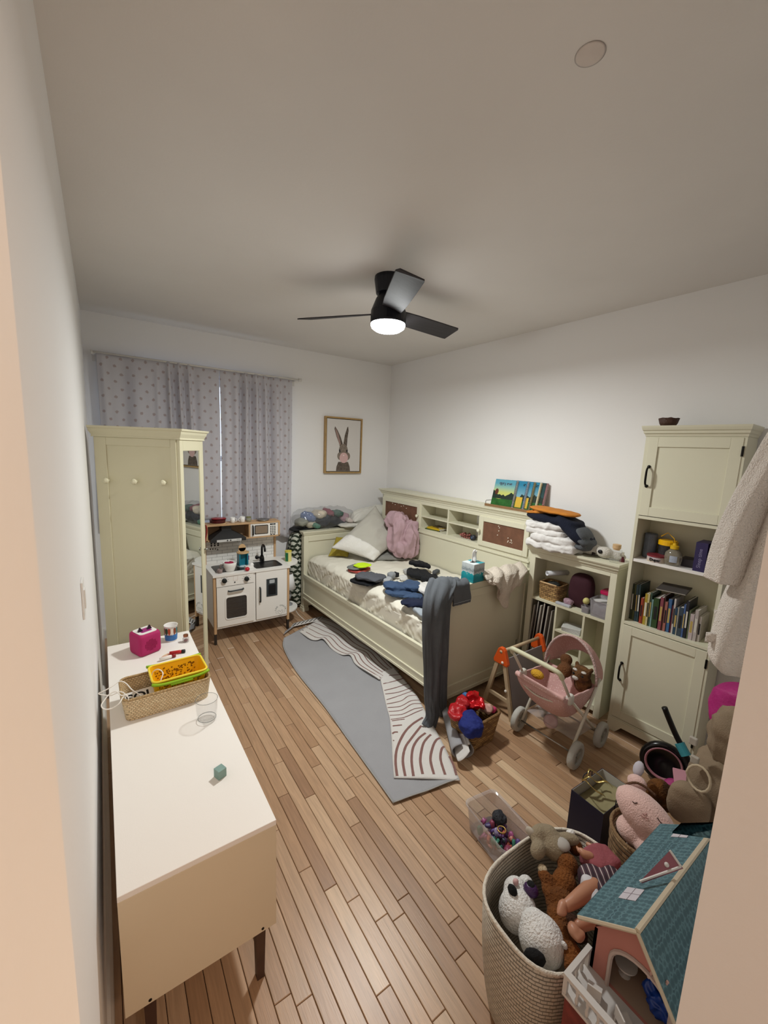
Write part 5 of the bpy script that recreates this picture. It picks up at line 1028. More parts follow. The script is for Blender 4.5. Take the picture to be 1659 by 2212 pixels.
for k, (y_, w_, h_, c_, lb) in enumerate([(.600, .012, .56, '#8f8a84', 'grey'), (.572, .010, .60, '#3b3836', 'black'), (.548, .012, .57, '#c4bcb0', 'cream'), (.520, .014, .60, '#2f2020', 'dark brown'), (.488, .012, .585, '#9a9288', 'taupe'), (.455, .010, .56, '#77706a', 'ash grey')]):
    t = thing('board_game_folder', lb + ' tall flat folder leaning in the left bay of the open unit', 'folder', sl(.012, y_, .078), rot=(R(3.5), 0, R(3)))
    MB().box(0, .17, -w_ / 2, w_ / 2, 0, h_).build('cover', pm('folder' + c_, c_, .5, var=(6, .2)), t, bevel=.001)
    MB().box(-.001, .169, -w_ / 2 + .002, w_ / 2 - .002, .003, h_ - .003).build('pages', pm('page_grey', '#a8a297', .8), t)
t = thing('paper_stack', 'small stack of folded white papers on the middle bay shelf', 'papers', sl(.085, .280, .513), R(10))
for i in range(5): MB().at((0, .003 * i, .0075 * i), (0, 0, R(3 * i))).box(-.06, .06, -.065, .065, 0, .006).build('paper_sheet', pm('paper_white', '#c9c8c2', .8), t, bevel=.002)
# on top of the unit: linen pile, bird, bottle
def fold(name, label, cat, c, sx, sy, th, rz, m, seed, layers=3, amp=.008, rollside=1):
    mb = MB()
    for i in range(layers):
        w_ = (random.Random(seed * 7 + i).uniform(.93, 1.04), random.Random(seed * 11 + i).uniform(.93, 1.04)); hh = th / layers
        mb.blob(Vector(c) + Vector((.004 * (i % 2), -.004 * (i % 2), hh * (i + .5))), (sx * w_[0], sy * w_[1], hh * .78), (0, 0, R(rz + 2 * (i % 3))), p=4, amp=amp, scl=12, seed=seed + i, n=36, ridge=amp * 1.6, rd=(1, 1, .5))
    return mb.build(name, m, None, smooth=True, remesh=.0055, sit=1, label=label, cat=cat)
LW_ = pm('white_linen', '#dedbd8', .92, bump=(50, .35))
# pile straddles the end of the bed bookcase and the top of the unit
pc = sl(.045, .515, ST)
fold('folded_sheet', 'white folded sheets forming the lower half of the linen pile', 'sheet', pc + Vector((0, -.06, .0)), .15, .20, .11, 3, LW_, 61, 2, .012)
fold('folded_sheet', 'white folded sheet in the middle of the linen pile under the navy blanket', 'sheet', pc + Vector((-.01, 0, .10)), .135, .175, .09, 6, LW_, 71, 2, .012)
nb = MB(); NVY = pm('navy_blanket', '#0e1426', .95, bump=(90, .3)); 
for (x, y, z, r, ro, sd) in ((.0, -.02, .215, (.12, .21, .036), (4, 0, 3), 1), (.0, -.19, .165, (.115, .15, .045), (36, 0, 3), 2)):
    nb.blob(pc + Vector((x, y, z)), r, tuple(R(a) for a in ro), p=3, amp=.008, scl=8, seed=sd, n=20, ridge=.006)
nb.build('folded_blanket', NVY, None, smooth=True, remesh=.009, label='navy folded blanket slumping over the white linen pile', cat='blanket')
gb = MB()
for (x, y, z, r, ro, sd) in ((.0, -.262, .150, (.095, .055, .024), (45, 0, 3), 4), (.0, -.278, .105, (.10, .060, .024), (30, 0, 3), 5), (-.03, -.215, .10, (.05, .030, .065), (16, 0, 3), 6), (.0, -.268, .060, (.09, .055, .022), (12, 0, 3), 7)):
    gb.blob(pc + Vector((x, y, z)), r, tuple(R(a) for a in ro), p=2.6, amp=.006, scl=12, seed=sd, n=18, ridge=.006)
gb.build('grey_sweater', pm('grey_wool', '#55585c', .95, bump=(150, .5)), None, smooth=True, remesh=.008, label='rolled grey sweater hanging out of the navy blanket', cat='sweater')
OR = pm('orange_cotton', '#c07a2b', .9, bump=(120, .15)); ob = MB()
for (x, y, z, r, ro, sd) in ((-.01, -.02, .275, (.10, .19, .019), (3, 0, 5), 1), (-.02, .11, .250, (.09, .085, .013), (-5, 0, 8), 2)):
    ob.blob(pc + Vector((x, y, z)), r, tuple(R(a) for a in ro), p=2.6, amp=.006, scl=9, seed=sd, n=20, ridge=.005)
ob.build('folded_jacket', OR, None, smooth=True, remesh=.007, label='orange folded garment on the very top of the linen pile', cat='garment')
PF = pm('white_fur', '#cfc9bf', 1.0, bump=(110, 1.0), var=(12, .12))
t = thing('plush_goose', 'white plush bird with dark eye and beak lying on the open unit top', 'plush toy', sl(.10, .20, ST), w=True)
mb = MB(); c0 = sl(.10, .22, ST)
mb.ell(c0 + Vector((0, .04, .038)), (.075, .14, .04), 20).ell(c0 + Vector((-.03, -.10, .042)), (.046, .055, .040), 18).ell(c0 + Vector((0, -.17, .03)), (.03, .06, .028), 14)
mb.build('plush_body', PF, t, smooth=True, remesh=.008)
MB().ell(c0 + Vector((-.074, -.092, .050)), (.010, .016, .014), 12).build('eye_patch', BLACK, t, smooth=True)
MB().hexa([tuple(c0 + Vector(v)) for v in ((-.060, -.055, .018), (-.060, -.030, .022), (-.085, -.04, .012))], [tuple(c0 + Vector(v)) for v in ((-.06, -.055, .03), (-.06, -.03, .034), (-.085, -.04, .014))]).build('beak', pm('dark_beak', '#2a1d18', .5), t)
t = thing('glass_bottle', 'small square clear bottle with round wooden lid on the open unit top', 'bottle', sl(.03, .035, ST))
MB().prism(rrect(.058, .058, .012), .0, .085).build('bottle_glass', CLEAR, t, bevel=.003)
MB().lathe([(0, .085), (.020, .085), (.020, .094), (.025, .094), (.025, .120), (0, .120)], 24).build('wooden_lid', BIRCH, t)
t = thing('nail_polish', 'small red capped bottle beside the square glass bottle', 'bottle', sl(.085, .015, ST))
MB().lathe([(0, 0), (.016, 0), (.016, .035), (.008, .042), (0, .042)], 16).build('bottle_glass', pm('maroon', '#5c1a28', .3), t); MB().lathe([(0, .042), (.009, .042), (.009, .065), (0, .065)], 12).build('cap', WHITE, t)
# ================================================================ TALL CABINET
tc_ = thing('tall_cabinet', 'tall cream cabinet with two panelled doors and open book shelves', 'cabinet', (2.703, 1.17, 0), R(3.6))
TW, TD, TH = .47, .225, 1.922         # local y from -TW to 0
MB().box(0, TD, -.018, 0, 0, TH).box(0, TD, -TW, -TW + .018, 0, TH).build('side_panels', CREAM, tc_, bevel=.001)
MB().box(TD - .008, TD, -TW + .018, -.018, .08, TH).build('back_panel', CREAMIN, tc_)
for za, zb in ((1.426, 1.444), (.743, .762), (TH - .018, TH), (.085, .10)): MB().box(0, TD - .008, -TW + .018, -.018, za, zb).build('fixed_shelf', CREAM, tc_, bevel=.001)
MB().box(.004, TD - .01, -TW + .019, -.019, 1.155, 1.173).build('shelf', WHITEL, tc_, bevel=.001)
MB().prismX([(-TW, 0), (-TW + .05, 0), (-TW + .085, .045), (-.085, .045), (-.05, 0), (0, 0), (0, .09), (-TW, .09)][::-1], -.004, .012).build('plinth', CREAM, tc_)
m_ = MB(); pr = [(.004, 0), (.008, .012), (.018, .018), (.020, .030), (.028, .036), (.034, .050), (.036, .060)]
for (o0, z0), (o1, z1) in zip(pr[:-1], pr[1:]):
    q = lambda o_, z_: [(-o_, -TW - o_ * .5, TH + z_), (TD, -TW - o_ * .5, TH + z_), (TD, o_ * .5, TH + z_), (-o_, o_ * .5, TH + z_)]
    m_.hexa(q(o0, z0), q(o1, z1))
m_.build('top_cornice', CREAM, tc_); TT = TH + .06
def shaker(z0, z1, hz):
    y0, y1 = -TW + .014, -.018; d_ = MB().box(-.004, .014, y0, y0 + .052, z0, z1).box(-.004, .014, y1 - .052, y1, z0, z1).box(-.004, .014, y0 + .052, y1 - .052, z0, z0 + .055).box(-.004, .014, y0 + .052, y1 - .052, z1 - .055, z1).build('door', CREAM, tc_, bevel=.0015)
    MB().box(.005, .012, y0 + .052, y1 - .052, z0 + .055, z1 - .055).build('door_panel', CREAM, d_)
    hp = [(-.004, y1 - .022, hz - .058), (-.022, y1 - .022, hz - .052), (-.034, y1 - .022, hz - .035), (-.036, y1 - .022, hz), (-.034, y1 - .022, hz + .035), (-.022, y1 - .022, hz + .052), (-.004, y1 - .022, hz + .058)]
    mb = MB().tube([poly_at(hp, i / 24) for i in range(25)], [.004 + .0022 * math.sin(math.pi * i / 24) for i in range(25)], 8)
    for s_ in (-1, 1): mb.ell((-.007, y1 - .022, hz + s_ * .058), (.006, .010, .010), 10)
    mb.build('handle', IRON, d_, smooth=True)
    for z_ in (z0 + .07, z1 - .07): MB().tube([(-.006, y0 - .002, z_ - .026), (-.006, y0 - .002, z_ + .026)], .0055, 8).build('hinge', IRON, d_)
shaker(1.448, 1.916, 1.685); shaker(.105, .738, .425)
TCW = wmat(tc_)
def tl(x, y, z): return TCW @ Vector((x, y, z))
t = thing('wooden_bowl', 'rough brown wooden bowl on top of the tall cabinet', 'bowl', tl(.09, -.078, TT))
mb = MB(); rgs = []
for r_, z_ in ((.034, 0), (.046, .02), (.054, .050), (.050, .050), (.042, .02), (.03, .006)): rgs.append([(r_ * math.cos(a) * (1 + .05 * noise.noise(Vector((math.cos(a) * 2, math.sin(a) * 2, 1)))), r_ * math.sin(a), z_ * (1 + .12 * noise.noise(Vector((math.cos(a) * 3, math.sin(a) * 3, 5))))) for a in [2 * math.pi * k / 24 for k in range(24)]])
mb.rings(rgs).build('bowl', pm('bark_brown', '#4a3024', .6, bump=(60, .8)), t, smooth=True)
# open compartment at 1.173
t = thing('grey_canister', 'tall grey blue printed canister at the left of the upper shelf', 'canister', tl(.13, -.060, 1.173))
MB().lathe([(0, 0), (.036, 0), (.036, .150), (.030, .156), (0, .156)], 24).build('canister', pm('grey_blue_print', '#6b7480', .5, var=(14, .3)), t, smooth=False, bevel=.001)
t = thing('yellow_lid_tub', 'clear tub with a yellow lid and handle on the upper shelf', 'storage tub', tl(.13, -.155, 1.173))
MB().lathe([(0, 0), (.045, 0), (.048, .10), (0, .10)], 24).build('tub', pm('dark_odds2', '#3a3638', .5, var=(40, .7)), t, smooth=False)
MB().lathe([(0, .10), (.052, .10), (.052, .124), (.046, .130), (0, .130)], 24).build('lid', YEL, t)
MB().tube([(-.02, -.048, .11), (-.034, -.040, .15), (-.024, 0, .178), (-.034, .030, .15)], .004, 8, flat=.5).build('handle', YEL, t, smooth=True)
t = thing('round_tin', 'flat round tin with red lid and black lettering on the upper shelf', 'tin', tl(.055, -.130, 1.173), R(3.6))
MB().lathe([(0, 0), (.052, 0), (.052, .032), (0, .032)], 32).build('tin_body', pm('tin_lilac_cream', '#c9b9c4', .4, col2='#bfae86', var=(12, 1)), t)
MB().lathe([(0, .0321), (.054, .0321), (.054, .042), (0, .043)], 32).build('lid', pm('tin_red', '#7d2730', .35), t)
text('Duper', 'lettering', .022, BLACK, t, (-.0525, -.006, .016), (R(90), 0, R(-90)), extrude=.0006, bold=.0012)
t = thing('honey_bottle', 'clear squeeze bottle with yellow cap on the upper shelf', 'bottle', tl(.045, -.215, 1.173))
MB().lathe([(0, 0), (.030, 0), (.036, .008), (.040, .04), (.036, .075), (.020, .092), (.016, .098), (0, .098)], 28, sy=1.15).build('bottle_body', glassm('honey_plastic', '#a9a08c', .05, .45), t, smooth=True)
MB().lathe([(0, .098), (.022, .098), (.022, .116), (.012, .120), (.010, .132), (0, .134)], 22).build('cap', pm('honey_yellow', '#dcb11c', .4), t)
MB().tube([(-.002, -.004, .130), (-.004, -.012, .146)], .0012, 5).tube([(-.002, .004, .130), (-.004, .012, .146)], .0012, 5).build('antennae', BLACK, t)
MB().rings([[(-(.0395 if z > .03 else .039) * math.cos(a) - .0006, -.0460 * math.sin(a), z) for a in [R(-5 + k * 8) for k in range(7)]] for z in (.022, .06)], caps=False).build('bottle_label', pm('label_pale', '#aab3c4', .5), t)
t = thing('dark_box', 'low black box lying behind the squeeze bottle on the upper shelf', 'box', tl(.11, -.285, 1.173), R(3.6))
MB().box(-.04, .06, -.045, .045, 0, .045).build('box', pm('dark_box_m', '#221c22', .5, var=(20, .3)), t, bevel=.001)
t = thing('purple_box', 'upright dark purple box with pale lettering at the right of the upper shelf', 'box', tl(.045, -.350, 1.173), R(3.6))
MB().box(-.03, .10, -.028, .028, 0, .165).build('box', pm('deep_purple', '#29204f', .4), t, bevel=.001)
text('Sleep time', 'lettering', .026, pm('pale_print', '#8c86a8', .5), t, (-.0305, .002, .075), (R(90), R(-90), R(-90)), extrude=.0004)
t = thing('cream_box_behind', 'black box partly covered by the robe on the upper shelf', 'box', tl(.045, -.415, 1.173), R(3.6))
MB().box(-.02, .10, -.030, .030, 0, .170).build('box', pm('dark_box_n', '#16141c', .4, var=(20, .3)), t, bevel=.001)
# books
cols = [('#3c4633', .012, .235, 'dark olive'), ('#5c6138', .018, .235, 'moss green'), ('#3a5261', .012, .238, 'slate blue'), ('#2a4044', .012, .245, 'dark teal'), ('#a2452e', .014, .165, 'burnt orange'), ('#8a3c22', .006, .165, 'rust brown'), ('#b39a33', .016, .200, 'mustard yellow'), ('#c8bc8c', .012, .205, 'cream and yellow'), ('#3f5a4a', .010, .215, 'bottle green'), ('#7fa3a0', .009, .175, 'pale aqua'), ('#2f4a24', .030, .190, 'wide forest green'), ('#8b4550', .018, .205, 'dusty red'), ('#5a3b34', .006, .215, 'thin brown'), ('#a8695e', .014, .185, 'salmon spotted'), ('#3f6796', .018, .205, 'bright blue'), ('#6b2333', .008, .170, 'burgundy'), ('#cfc6c0', .010, .215, 'tall white'), ('#27455c', .014, .165, 'deep blue'), ('#c5bfb0', .006, .170, 'thin ivory'), ('#3c4b58', .022, .175, 'steel grey'), ('#49669a', .010, .200, 'royal blue'), ('#22252f', .014, .225, 'black'), ('#8ea37e', .008, .17, 'sage green'), ('#c9b9b9', .020, .155, 'pale rose white'), ('#bdb2ae', .018, .185, 'light stone'), ('#c4bab2', .014, .150, 'short ivory')]
yc = -.022; depth = .15; hr = random.Random(2)
for k, (c_, th, h_, nm_) in enumerate(cols):
    if k in (4,): yc -= .006
    if k == 11: yc -= .006
    yc -= th / 2; lean = 0 if k not in (2, 3) else 4
    t = thing('shelf_book', nm_ + ' book standing %s in the tall cabinet book row' % (['first', 'second', 'third', 'fourth', 'fifth', 'sixth', 'seventh', 'eighth', 'ninth', 'tenth', 'eleventh', 'twelfth', 'thirteenth', 'fourteenth', 'fifteenth', 'sixteenth', 'seventeenth', 'eighteenth', 'nineteenth', 'twentieth', 'twenty-first', 'twenty-second', 'twenty-third', 'twenty-fourth', 'twenty-fifth', 'twenty-sixth'][k] + ' from the left'), 'book', tl(.030 + hr.uniform(0, .015) + (.02 if k < 4 else 0), yc, .762), rot=(R(-1.2 - lean * .3), 0, R(3.6)), group='books in the tall cabinet')
    cm = pm('bk' + c_, c_, .45, var=(30, .25))
    MB().box(0, depth, -th / 2, -th / 2 + .0015, 0, h_).box(0, depth, th / 2 - .0015, th / 2, 0, h_).box(0, .0015, -th / 2, th / 2, 0, h_).build('cover', cm, t)
    MB().box(.0016, depth - .003, -th / 2 + .0016, th / 2 - .0016, .002, h_ - .003).build('pages', pm('page_white', '#e6e1d6', .8), t)
    if th > .009: MB().box(-.0004, .0, -th * .28, th * .28, h_ * .28, h_ * .72).build('spine_print', pm('spine_print_%d' % (k % 3), ['#d3cfc4', '#1b1a1c', '#b9a05a'][k % 3], .5), t)
    yc -= th / 2 + .0006
t = thing('lying_folder', 'dark grey folder lying flat across the tops of the shelf books', 'folder', tl(.02, -.235, 1.012), rot=(R(-2), R(-3), R(8)))
MB().box(0, .16, -.075, .075, 0, .008).build('cover', pm('grey_folder', '#4b4644', .6), t, bevel=.001); MB().box(-.001, .158, -.073, .073, .002, .006).build('pages', pm('page_grey', '#a8a297', .8), t)
# ================================================================ RUG, TURNED OVER AND FOLDED
RG = pm('rug_grey_back', '#a6a5a8', .95, bump=(420, .5), var=(4, .05)); RW = pm('rug_cream_face', '#dcd7d2', .95, bump=(300, .5)); RS = pm('rug_brown_stripe', '#84605a', .95, bump=(300, .4))
rug = thing('folded_rug', 'grey backed rug lying upside down with striped cream corners folded back beside the bed', 'rug', (1.4, 2.3, 0), w=True)
def P(px, py, z=.006): return onz(px, py, z)
Ledge = [P(614, 1378, .03), P(613, 1400, .008), P(640, 1450), P(700, 1525), P(760, 1609), P(806, 1673), P(850, 1735, .008)]
Redge = [P(690, 1338, .022), P(716, 1360, .008), P(765, 1395), P(822, 1440), P(880, 1510), P(938, 1590), P(990, 1684, .012)]
def rgp(u, v):
    a, b = poly_at(Ledge, v), poly_at(Redge, v); p = a * (1 - u) + b * u; p.z = max(.004, p.z + .004 * noise.noise(Vector((u * 3, v * 6, 2))) * smoothstep(0, .1, u))
    if v > .97: p.z += .004 * (v - .97) / .03
    return p
MB().grid(rgp, 24, 70).build('grey_backing', RG, rug, smooth=True, solid=.006, soff=0)
MB().tube([poly_at(Ledge, i / 50) + Vector((0, 0, .001)) for i in range(51)], .0035, 6).tube([rgp(i / 20, 1) + Vector((0, 0, .001)) for i in range(21)], .0035, 6).build('bound_edge', pm('rug_binding', '#a3a09c', .9), rug, smooth=True)
# flap lying along the bed
F1a = [P(x, y, .016) for x, y in ((646, 1367), (668, 1381), (684, 1384), (698, 1383), (716, 1401), (739, 1415), (756, 1417), (767, 1434), (789, 1452), (819, 1470))]
F1b = [P(x, y, .012) for x, y in ((698, 1334), (720, 1340), (742, 1350), (762, 1366), (782, 1384), (800, 1398), (816, 1410), (832, 1422), (848, 1438), (862, 1450))]
def f1(u, v):
    a, b = poly_at(F1a, u), poly_at(F1b, u); p = a * (1 - v) + b * v; p.z = .016 + .012 * (1 - v) * (.5 + .5 * math.sin(u * 21 + 1)) + .004 * math.sin(u * 9 + v * 3); return p
def f2a(v): return poly_at([P(x, y, .020) for x, y in ((819, 1454), (823, 1474), (829, 1500), (836, 1530), (841, 1548), (844, 1575), (846, 1600), (848, 1640), (851, 1679))], v)
def f2b(v): return poly_at([P(x, y, .026) for x, y in ((851, 1443), (868, 1462), (886, 1484), (903, 1508), (919, 1536), (936, 1566), (953, 1598), (972, 1636), (994, 1683))], v)
def f2(u, v):
    p = f2a(v) * (1 - u) + f2b(v) * u; p.z = .017 + .012 * u * (1 - v) + .003 * math.sin(v * 12 + u * 4); return p
MB().grid(f1, 60, 14).build('striped_flap', RW, rug, smooth=True, solid=.006, soff=0)
MB().grid(f2, 16, 50).build('striped_flap', RW, rug, smooth=True, solid=.006, soff=0)
def ribbon(mb, pts, w, lift=.0036, n=30):
    Q = [poly_at(pts, i / n) for i in range(n + 1)]; vs = []
    for i, q in enumerate(Q):
        t_ = (Q[min(n, i + 1)] - Q[max(0, i - 1)]).normalized(); s_ = Vector((-t_.y, t_.x, 0)) * (w / 2) * (1 + .15 * noise.noise(q * 60)); vs += [q + s_ + Vector((0, 0, lift)), q - s_ + Vector((0, 0, lift))]
    mb.add([tuple(v) for v in vs], [(2 * i, 2 * i + 1, 2 * i + 3, 2 * i + 2) for i in range(n)])
mb = MB()
for v_ in (.10, .26, .42, .57, .72, .88):
    ribbon(mb, [f1(.01 + .98 * k / 16, v_ + .02 * math.sin(k * .8)) for k in range(17)], .0085, n=60)
rs = mb.build('woven_stripe', RS, rug)
def uv2(px, py):        # find flap coordinates of a picture point
    tgt = P(px, py, .021); best = (9, 0, 0)
    for i in range(0, 41):
        for j in range(0, 61):
            d = (f2(i / 40, j / 60) - tgt).length
            if d < best[0]: best = (d, i / 40, j / 60)
    return best[1], best[2]
def C5(u, v): return 600 + u / 3.607, 1200 + v / 3.607
lines = [([(808, 948), (880, 942), (962, 930)], .011), ([(820, 1000), (900, 985), (1002, 962)], .011), ([(827, 1047), (930, 1034), (1042, 1006)], .010), ([(835, 1080), (940, 1065), (1062, 1035)], .009), ([(842, 1116), (950, 1100), (1000, 1080), (1080, 1064)], .008), ([(850, 1152), (960, 1138), (1020, 1108), (1098, 1100)], .008), ([(858, 1180), (960, 1176), (1040, 1140), (1112, 1128)], .008), ([(865, 1212), (960, 1206), (1050, 1170), (1122, 1158)], .008), ([(872, 1243), (970, 1236), (1060, 1200), (1128, 1188)], .008), ([(882, 1274), (980, 1262), (1070, 1222), (1130, 1210)], .008), ([(888, 1292), (940, 1286), (990, 1278)], .009), ([(890, 1325), (930, 1324), (966, 1321)], .013), ([(893, 1386), (914, 1384), (936, 1380)], .013), ([(897, 1437), (904, 1436), (911, 1435)], .010),
 ([(930, 1715), (915, 1600), (930, 1490), (980, 1385), (1045, 1310), (1125, 1258)], .017), ([(992, 1712), (977, 1600), (990, 1500), (1040, 1420), (1125, 1332)], .017), ([(1058, 1712), (1046, 1600), (1060, 1500), (1100, 1430), (1150, 1384)], .017), ([(1130, 1712), (1113, 1590), (1130, 1480), (1160, 1420), (1195, 1390)], .017), ([(1215, 1712), (1192, 1590), (1205, 1490), (1235, 1440), (1268, 1430)], .017), ([(1300, 1712), (1265, 1590), (1280, 1510), (1305, 1492)], .016), ([(1386, 1704), (1368, 1640), (1345, 1570)], .015)]
mb = MB()
for L_, w_ in lines:
    Q = [uv2(*C5(*q)) for q in L_]; mb2 = [f2(*q) for q in Q]; ribbon(mb, mb2, w_ * .9, n=26)
mb.build('woven_stripe', RS, rug)
# rolled right corner and curled far corner
def roll(u, v):
    ax0, ax1 = Vector((1.86, 1.82, .0)), Vector((1.655, 1.475, .0)); c = ax0 * (1 - v) + ax1 * v; d = (ax1 - ax0).normalized(); s_ = Vector((-d.y, d.x, 0)); r_ = .030 + .020 * v
    a = R(-215) + R(300) * u; return c + s_ * (-r_ * math.cos(a) * 1.35) + Vector((0, 0, r_ + .006 + r_ * math.sin(a)))
o = MB().grid(roll, 26, 16); o.build('rolled_corner', RG, rug, smooth=True, solid=.006, soff=1)
def roll_in(u, v):
    p = roll(u, v); return p
mb = MB()
for k in range(5): mb.grid(lambda u, v, k=k: roll(.14 + k * .17 + .05 * u, .70 + .29 * v) * 1.0 + Vector((0, 0, 0)), 3, 6)
ad = MB().grid(lambda u, v: (Vector((1.735, 1.60, .03)) + Vector((-.10 * u + .045 * math.cos(v * 5), -.155 * u + .03 * math.sin(v * 5), 0)) + Vector((0, 0, .045 + .038 * math.sin(v * 5 + 2)))), 8, 18)
ad.build('roll_inner_face', RW, rug, smooth=True, solid=.003)
MB().grid(lambda u, v: P(612 + 26 * u + 4 * v, 1372 - 20 * u - 8 * v, .006 + .022 * math.sin(v * 3.1)), 12, 8).build('curled_edge', RG, rug, smooth=True, solid=.004)
mb = MB()
for k in range(7): ribbon(mb, [P(632 + k * 9 + j * 4, 1353 - k * 2.2 - j * 3.4, .0255) for j in range(3)], .008, n=4)
mb.build('woven_stripe', pm('rug_edge_mark', '#4a4340', .9), rug)
MB().grid(lambda u, v: P(628 + 66 * u + 6 * v, 1355 - 16 * u - 9 * v, .026), 12, 3).build('edge_strip', RW, rug, smooth=True, solid=.002)
# ================================================================ WOODEN A-FRAME
ea = thing('play_triangle', 'pale wooden play A-frame with orange corner brackets and grey panel by the footboard', 'play frame', (2.38, 1.67, 0), w=True)
FW = pm('frame_beech', '#bfa787', .55, var=(20, .1)); ORG = pm('orange_plastic', '#d9571c', .4)
MB().tube([(2.17, 1.665, .455), (2.62, 1.665, .455)], .0115, 12).build('top_bar', FW, ea, smooth=True)
for X_ in (2.185, 2.60):
    for s_, n_ in ((-.125, 'leg'), (.125, 'leg')):
        a = Vector((X_, 1.665 + s_ * .12, .43)); b = Vector((X_, 1.665 + s_, 0.0)); w = .014
        MB().hexa([(X_ - .009, b.y - w, 0), (X_ + .009, b.y - w, 0), (X_ + .009, b.y + w, 0), (X_ - .009, b.y + w, 0)], [(X_ - .009, a.y - w, a.z), (X_ + .009, a.y - w, a.z), (X_ + .009, a.y + w, a.z), (X_ - .009, a.y + w, a.z)]).build('leg', FW, ea)
    MB().box(X_ - .007, X_ + .007, 1.56, 1.77, .115, .137).build('cross_bar', FW, ea)
    MB().prismX([(1.665 - .055, .365), (1.665 + .055, .365), (1.665 + .060, .385), (1.665 + .028, .470), (1.665 + .014, .485), (1.665 - .014, .485), (1.665 - .028, .470), (1.665 - .060, .385)], X_ - .014, X_ + .014).build('corner_bracket', ORG, ea, bevel=.005)
for s_ in (-.118,): MB().hexa([(2.205, 1.665 + s_ - .003, .04), (2.585, 1.665 + s_ - .003, .04), (2.585, 1.665 + s_ + .003, .04), (2.205, 1.665 + s_ + .003, .04)], [(2.205, 1.665 - .030 - .003, .41), (2.585, 1.665 - .030 - .003, .41), (2.585, 1.665 - .030 + .003, .41), (2.205, 1.665 - .030 + .003, .41)]).build('grey_panel', pm('warm_grey_panel', '#8b8487', .7), ea)
for z_, y_ in ((.20, 1.600), (.385, 1.645)): MB().ell((2.17, y_, z_), (.008, .010, .010), 12).build('peg', pm('peg_white', '#d8d2c8', .5), ea, smooth=True)
# ================================================================ WICKER BASKET OF DRESS-UP CLOTHES
t = basket('dress_up_basket', 'square brown wicker basket of dress-up clothes at the foot of the bed', 'basket', (1.845, 1.572, 0), R(3), .275, .215, .185, SEA, SEAR, taper=.80, rim=.010, wall=.012)
DS = [('red_satin', '#b11a22', .35, [((1.72, 1.60, .215), (.075, .06, .03), 1), ((1.80, 1.63, .235), (.05, .05, .035), 2)], 'dark red satin costume piece at the left of the dress-up basket', 'costume'),
      ('blue_velour', '#15246e', .8, [((1.735, 1.50, .175), (.085, .075, .06), 3), ((1.76, 1.52, .20), (.07, .06, .03), 4)], 'royal blue costume skirt hanging over the near edge of the dress-up basket', 'costume'),
      ('red_foil', '#c3121c', .12, [((1.875, 1.62, .255), (.035, .07, .035), 5), ((1.85, 1.58, .225), (.07, .04, .03), 6), ((1.90, 1.60, .225), (.045, .05, .03), 7)], 'shiny metallic red bow on top of the dress-up basket', 'bow'),
      ('pink_net', '#c49a8e', .7, [((1.925, 1.55, .195), (.045, .055, .03), 8)], 'pale pink doll clothing at the right of the dress-up basket', 'costume'),
      ('maroon_cloth', '#5f1620', .8, [((1.84, 1.63, .19), (.10, .05, .06), 9)], 'maroon cloth at the back of the dress-up basket', 'costume'),
      ('cerise_net', '#b8315f', .5, [((1.955, 1.52, .195), (.03, .025, .022), 10)], 'cerise pink purse near the rim of the dress-up basket', 'purse'),
      ('sky_fabric', '#3d6b9d', .7, [((1.86, 1.655, .235), (.03, .03, .03), 11)], 'small sky blue scarf poking up at the back of the dress-up basket', 'scarf')]
for nm_, c_, ro_, bs, lb, ct in DS:
    mb = MB()
    for c, r, sd in bs: mb.blob(c, r, (R(10 * (sd % 3)), R(8 * (sd % 4) - 12), R(20 * sd)), p=2.4, amp=.012, scl=22, seed=sd, n=20, ridge=.022 if 'foil' in nm_ else .012)
    mb.build('costume_piece', pm(nm_, c_, ro_, bump=(70, .5), metal=.35 if 'foil' in nm_ else 0), None, smooth=True, remesh=.006, label=lb, cat=ct)
for k in range(5):
    pass
# ================================================================ DOLL STROLLER
st = thing('doll_stroller', 'pink doll stroller with cream frame and four grey white wheels', 'doll stroller', (2.31, 1.28, 0), w=True)
SF = pm('stroller_cream_tube', '#d6d1c2', .4); SFG = pm('stroller_handle_foam', '#c9c6a8', .7); PK = bpy.data.materials.new('pink_dotted_fabric'); PK.use_nodes = True
def dots(m, base, dot, s, r):
    nt = m.node_tree; N, L = nt.nodes, nt.links; b = N['Principled BSDF']; b.inputs['Roughness'].default_value = .85
    tc = N.new('ShaderNodeTexCoord'); v = N.new('ShaderNodeTexVoronoi'); v.inputs['Scale'].default_value = s; v.inputs['Randomness'].default_value = .35; L.new(tc.outputs['Object'], v.inputs[0])
    lt = N.new('ShaderNodeMath'); lt.operation = 'LESS_THAN'; lt.inputs[1].default_value = r; L.new(v.outputs['Distance'], lt.inputs[0])
    mx = N.new('ShaderNodeMix'); mx.data_type = 'RGBA'; mx.inputs[6].default_value = lin(base); mx.inputs[7].default_value = lin(dot); L.new(lt.outputs[0], mx.inputs[0]); L.new(mx.outputs[2], b.inputs['Base Color'])
    n = N.new('ShaderNodeTexNoise'); n.inputs['Scale'].default_value = 25; L.new(tc.outputs['Object'], n.inputs[0]); bp = N.new('ShaderNodeBump'); bp.inputs['Strength'].default_value = .5; bp.inputs['Distance'].default_value = .01; L.new(n.outputs['Fac'], bp.inputs['Height']); L.new(bp.outputs[0], b.inputs['Normal'])
dots(PK, '#cfa39d', '#e6cdc7', 75, .22)
SWM = pm('wheel_foam', '#b8b6ae', .8, bump=(90, .3))
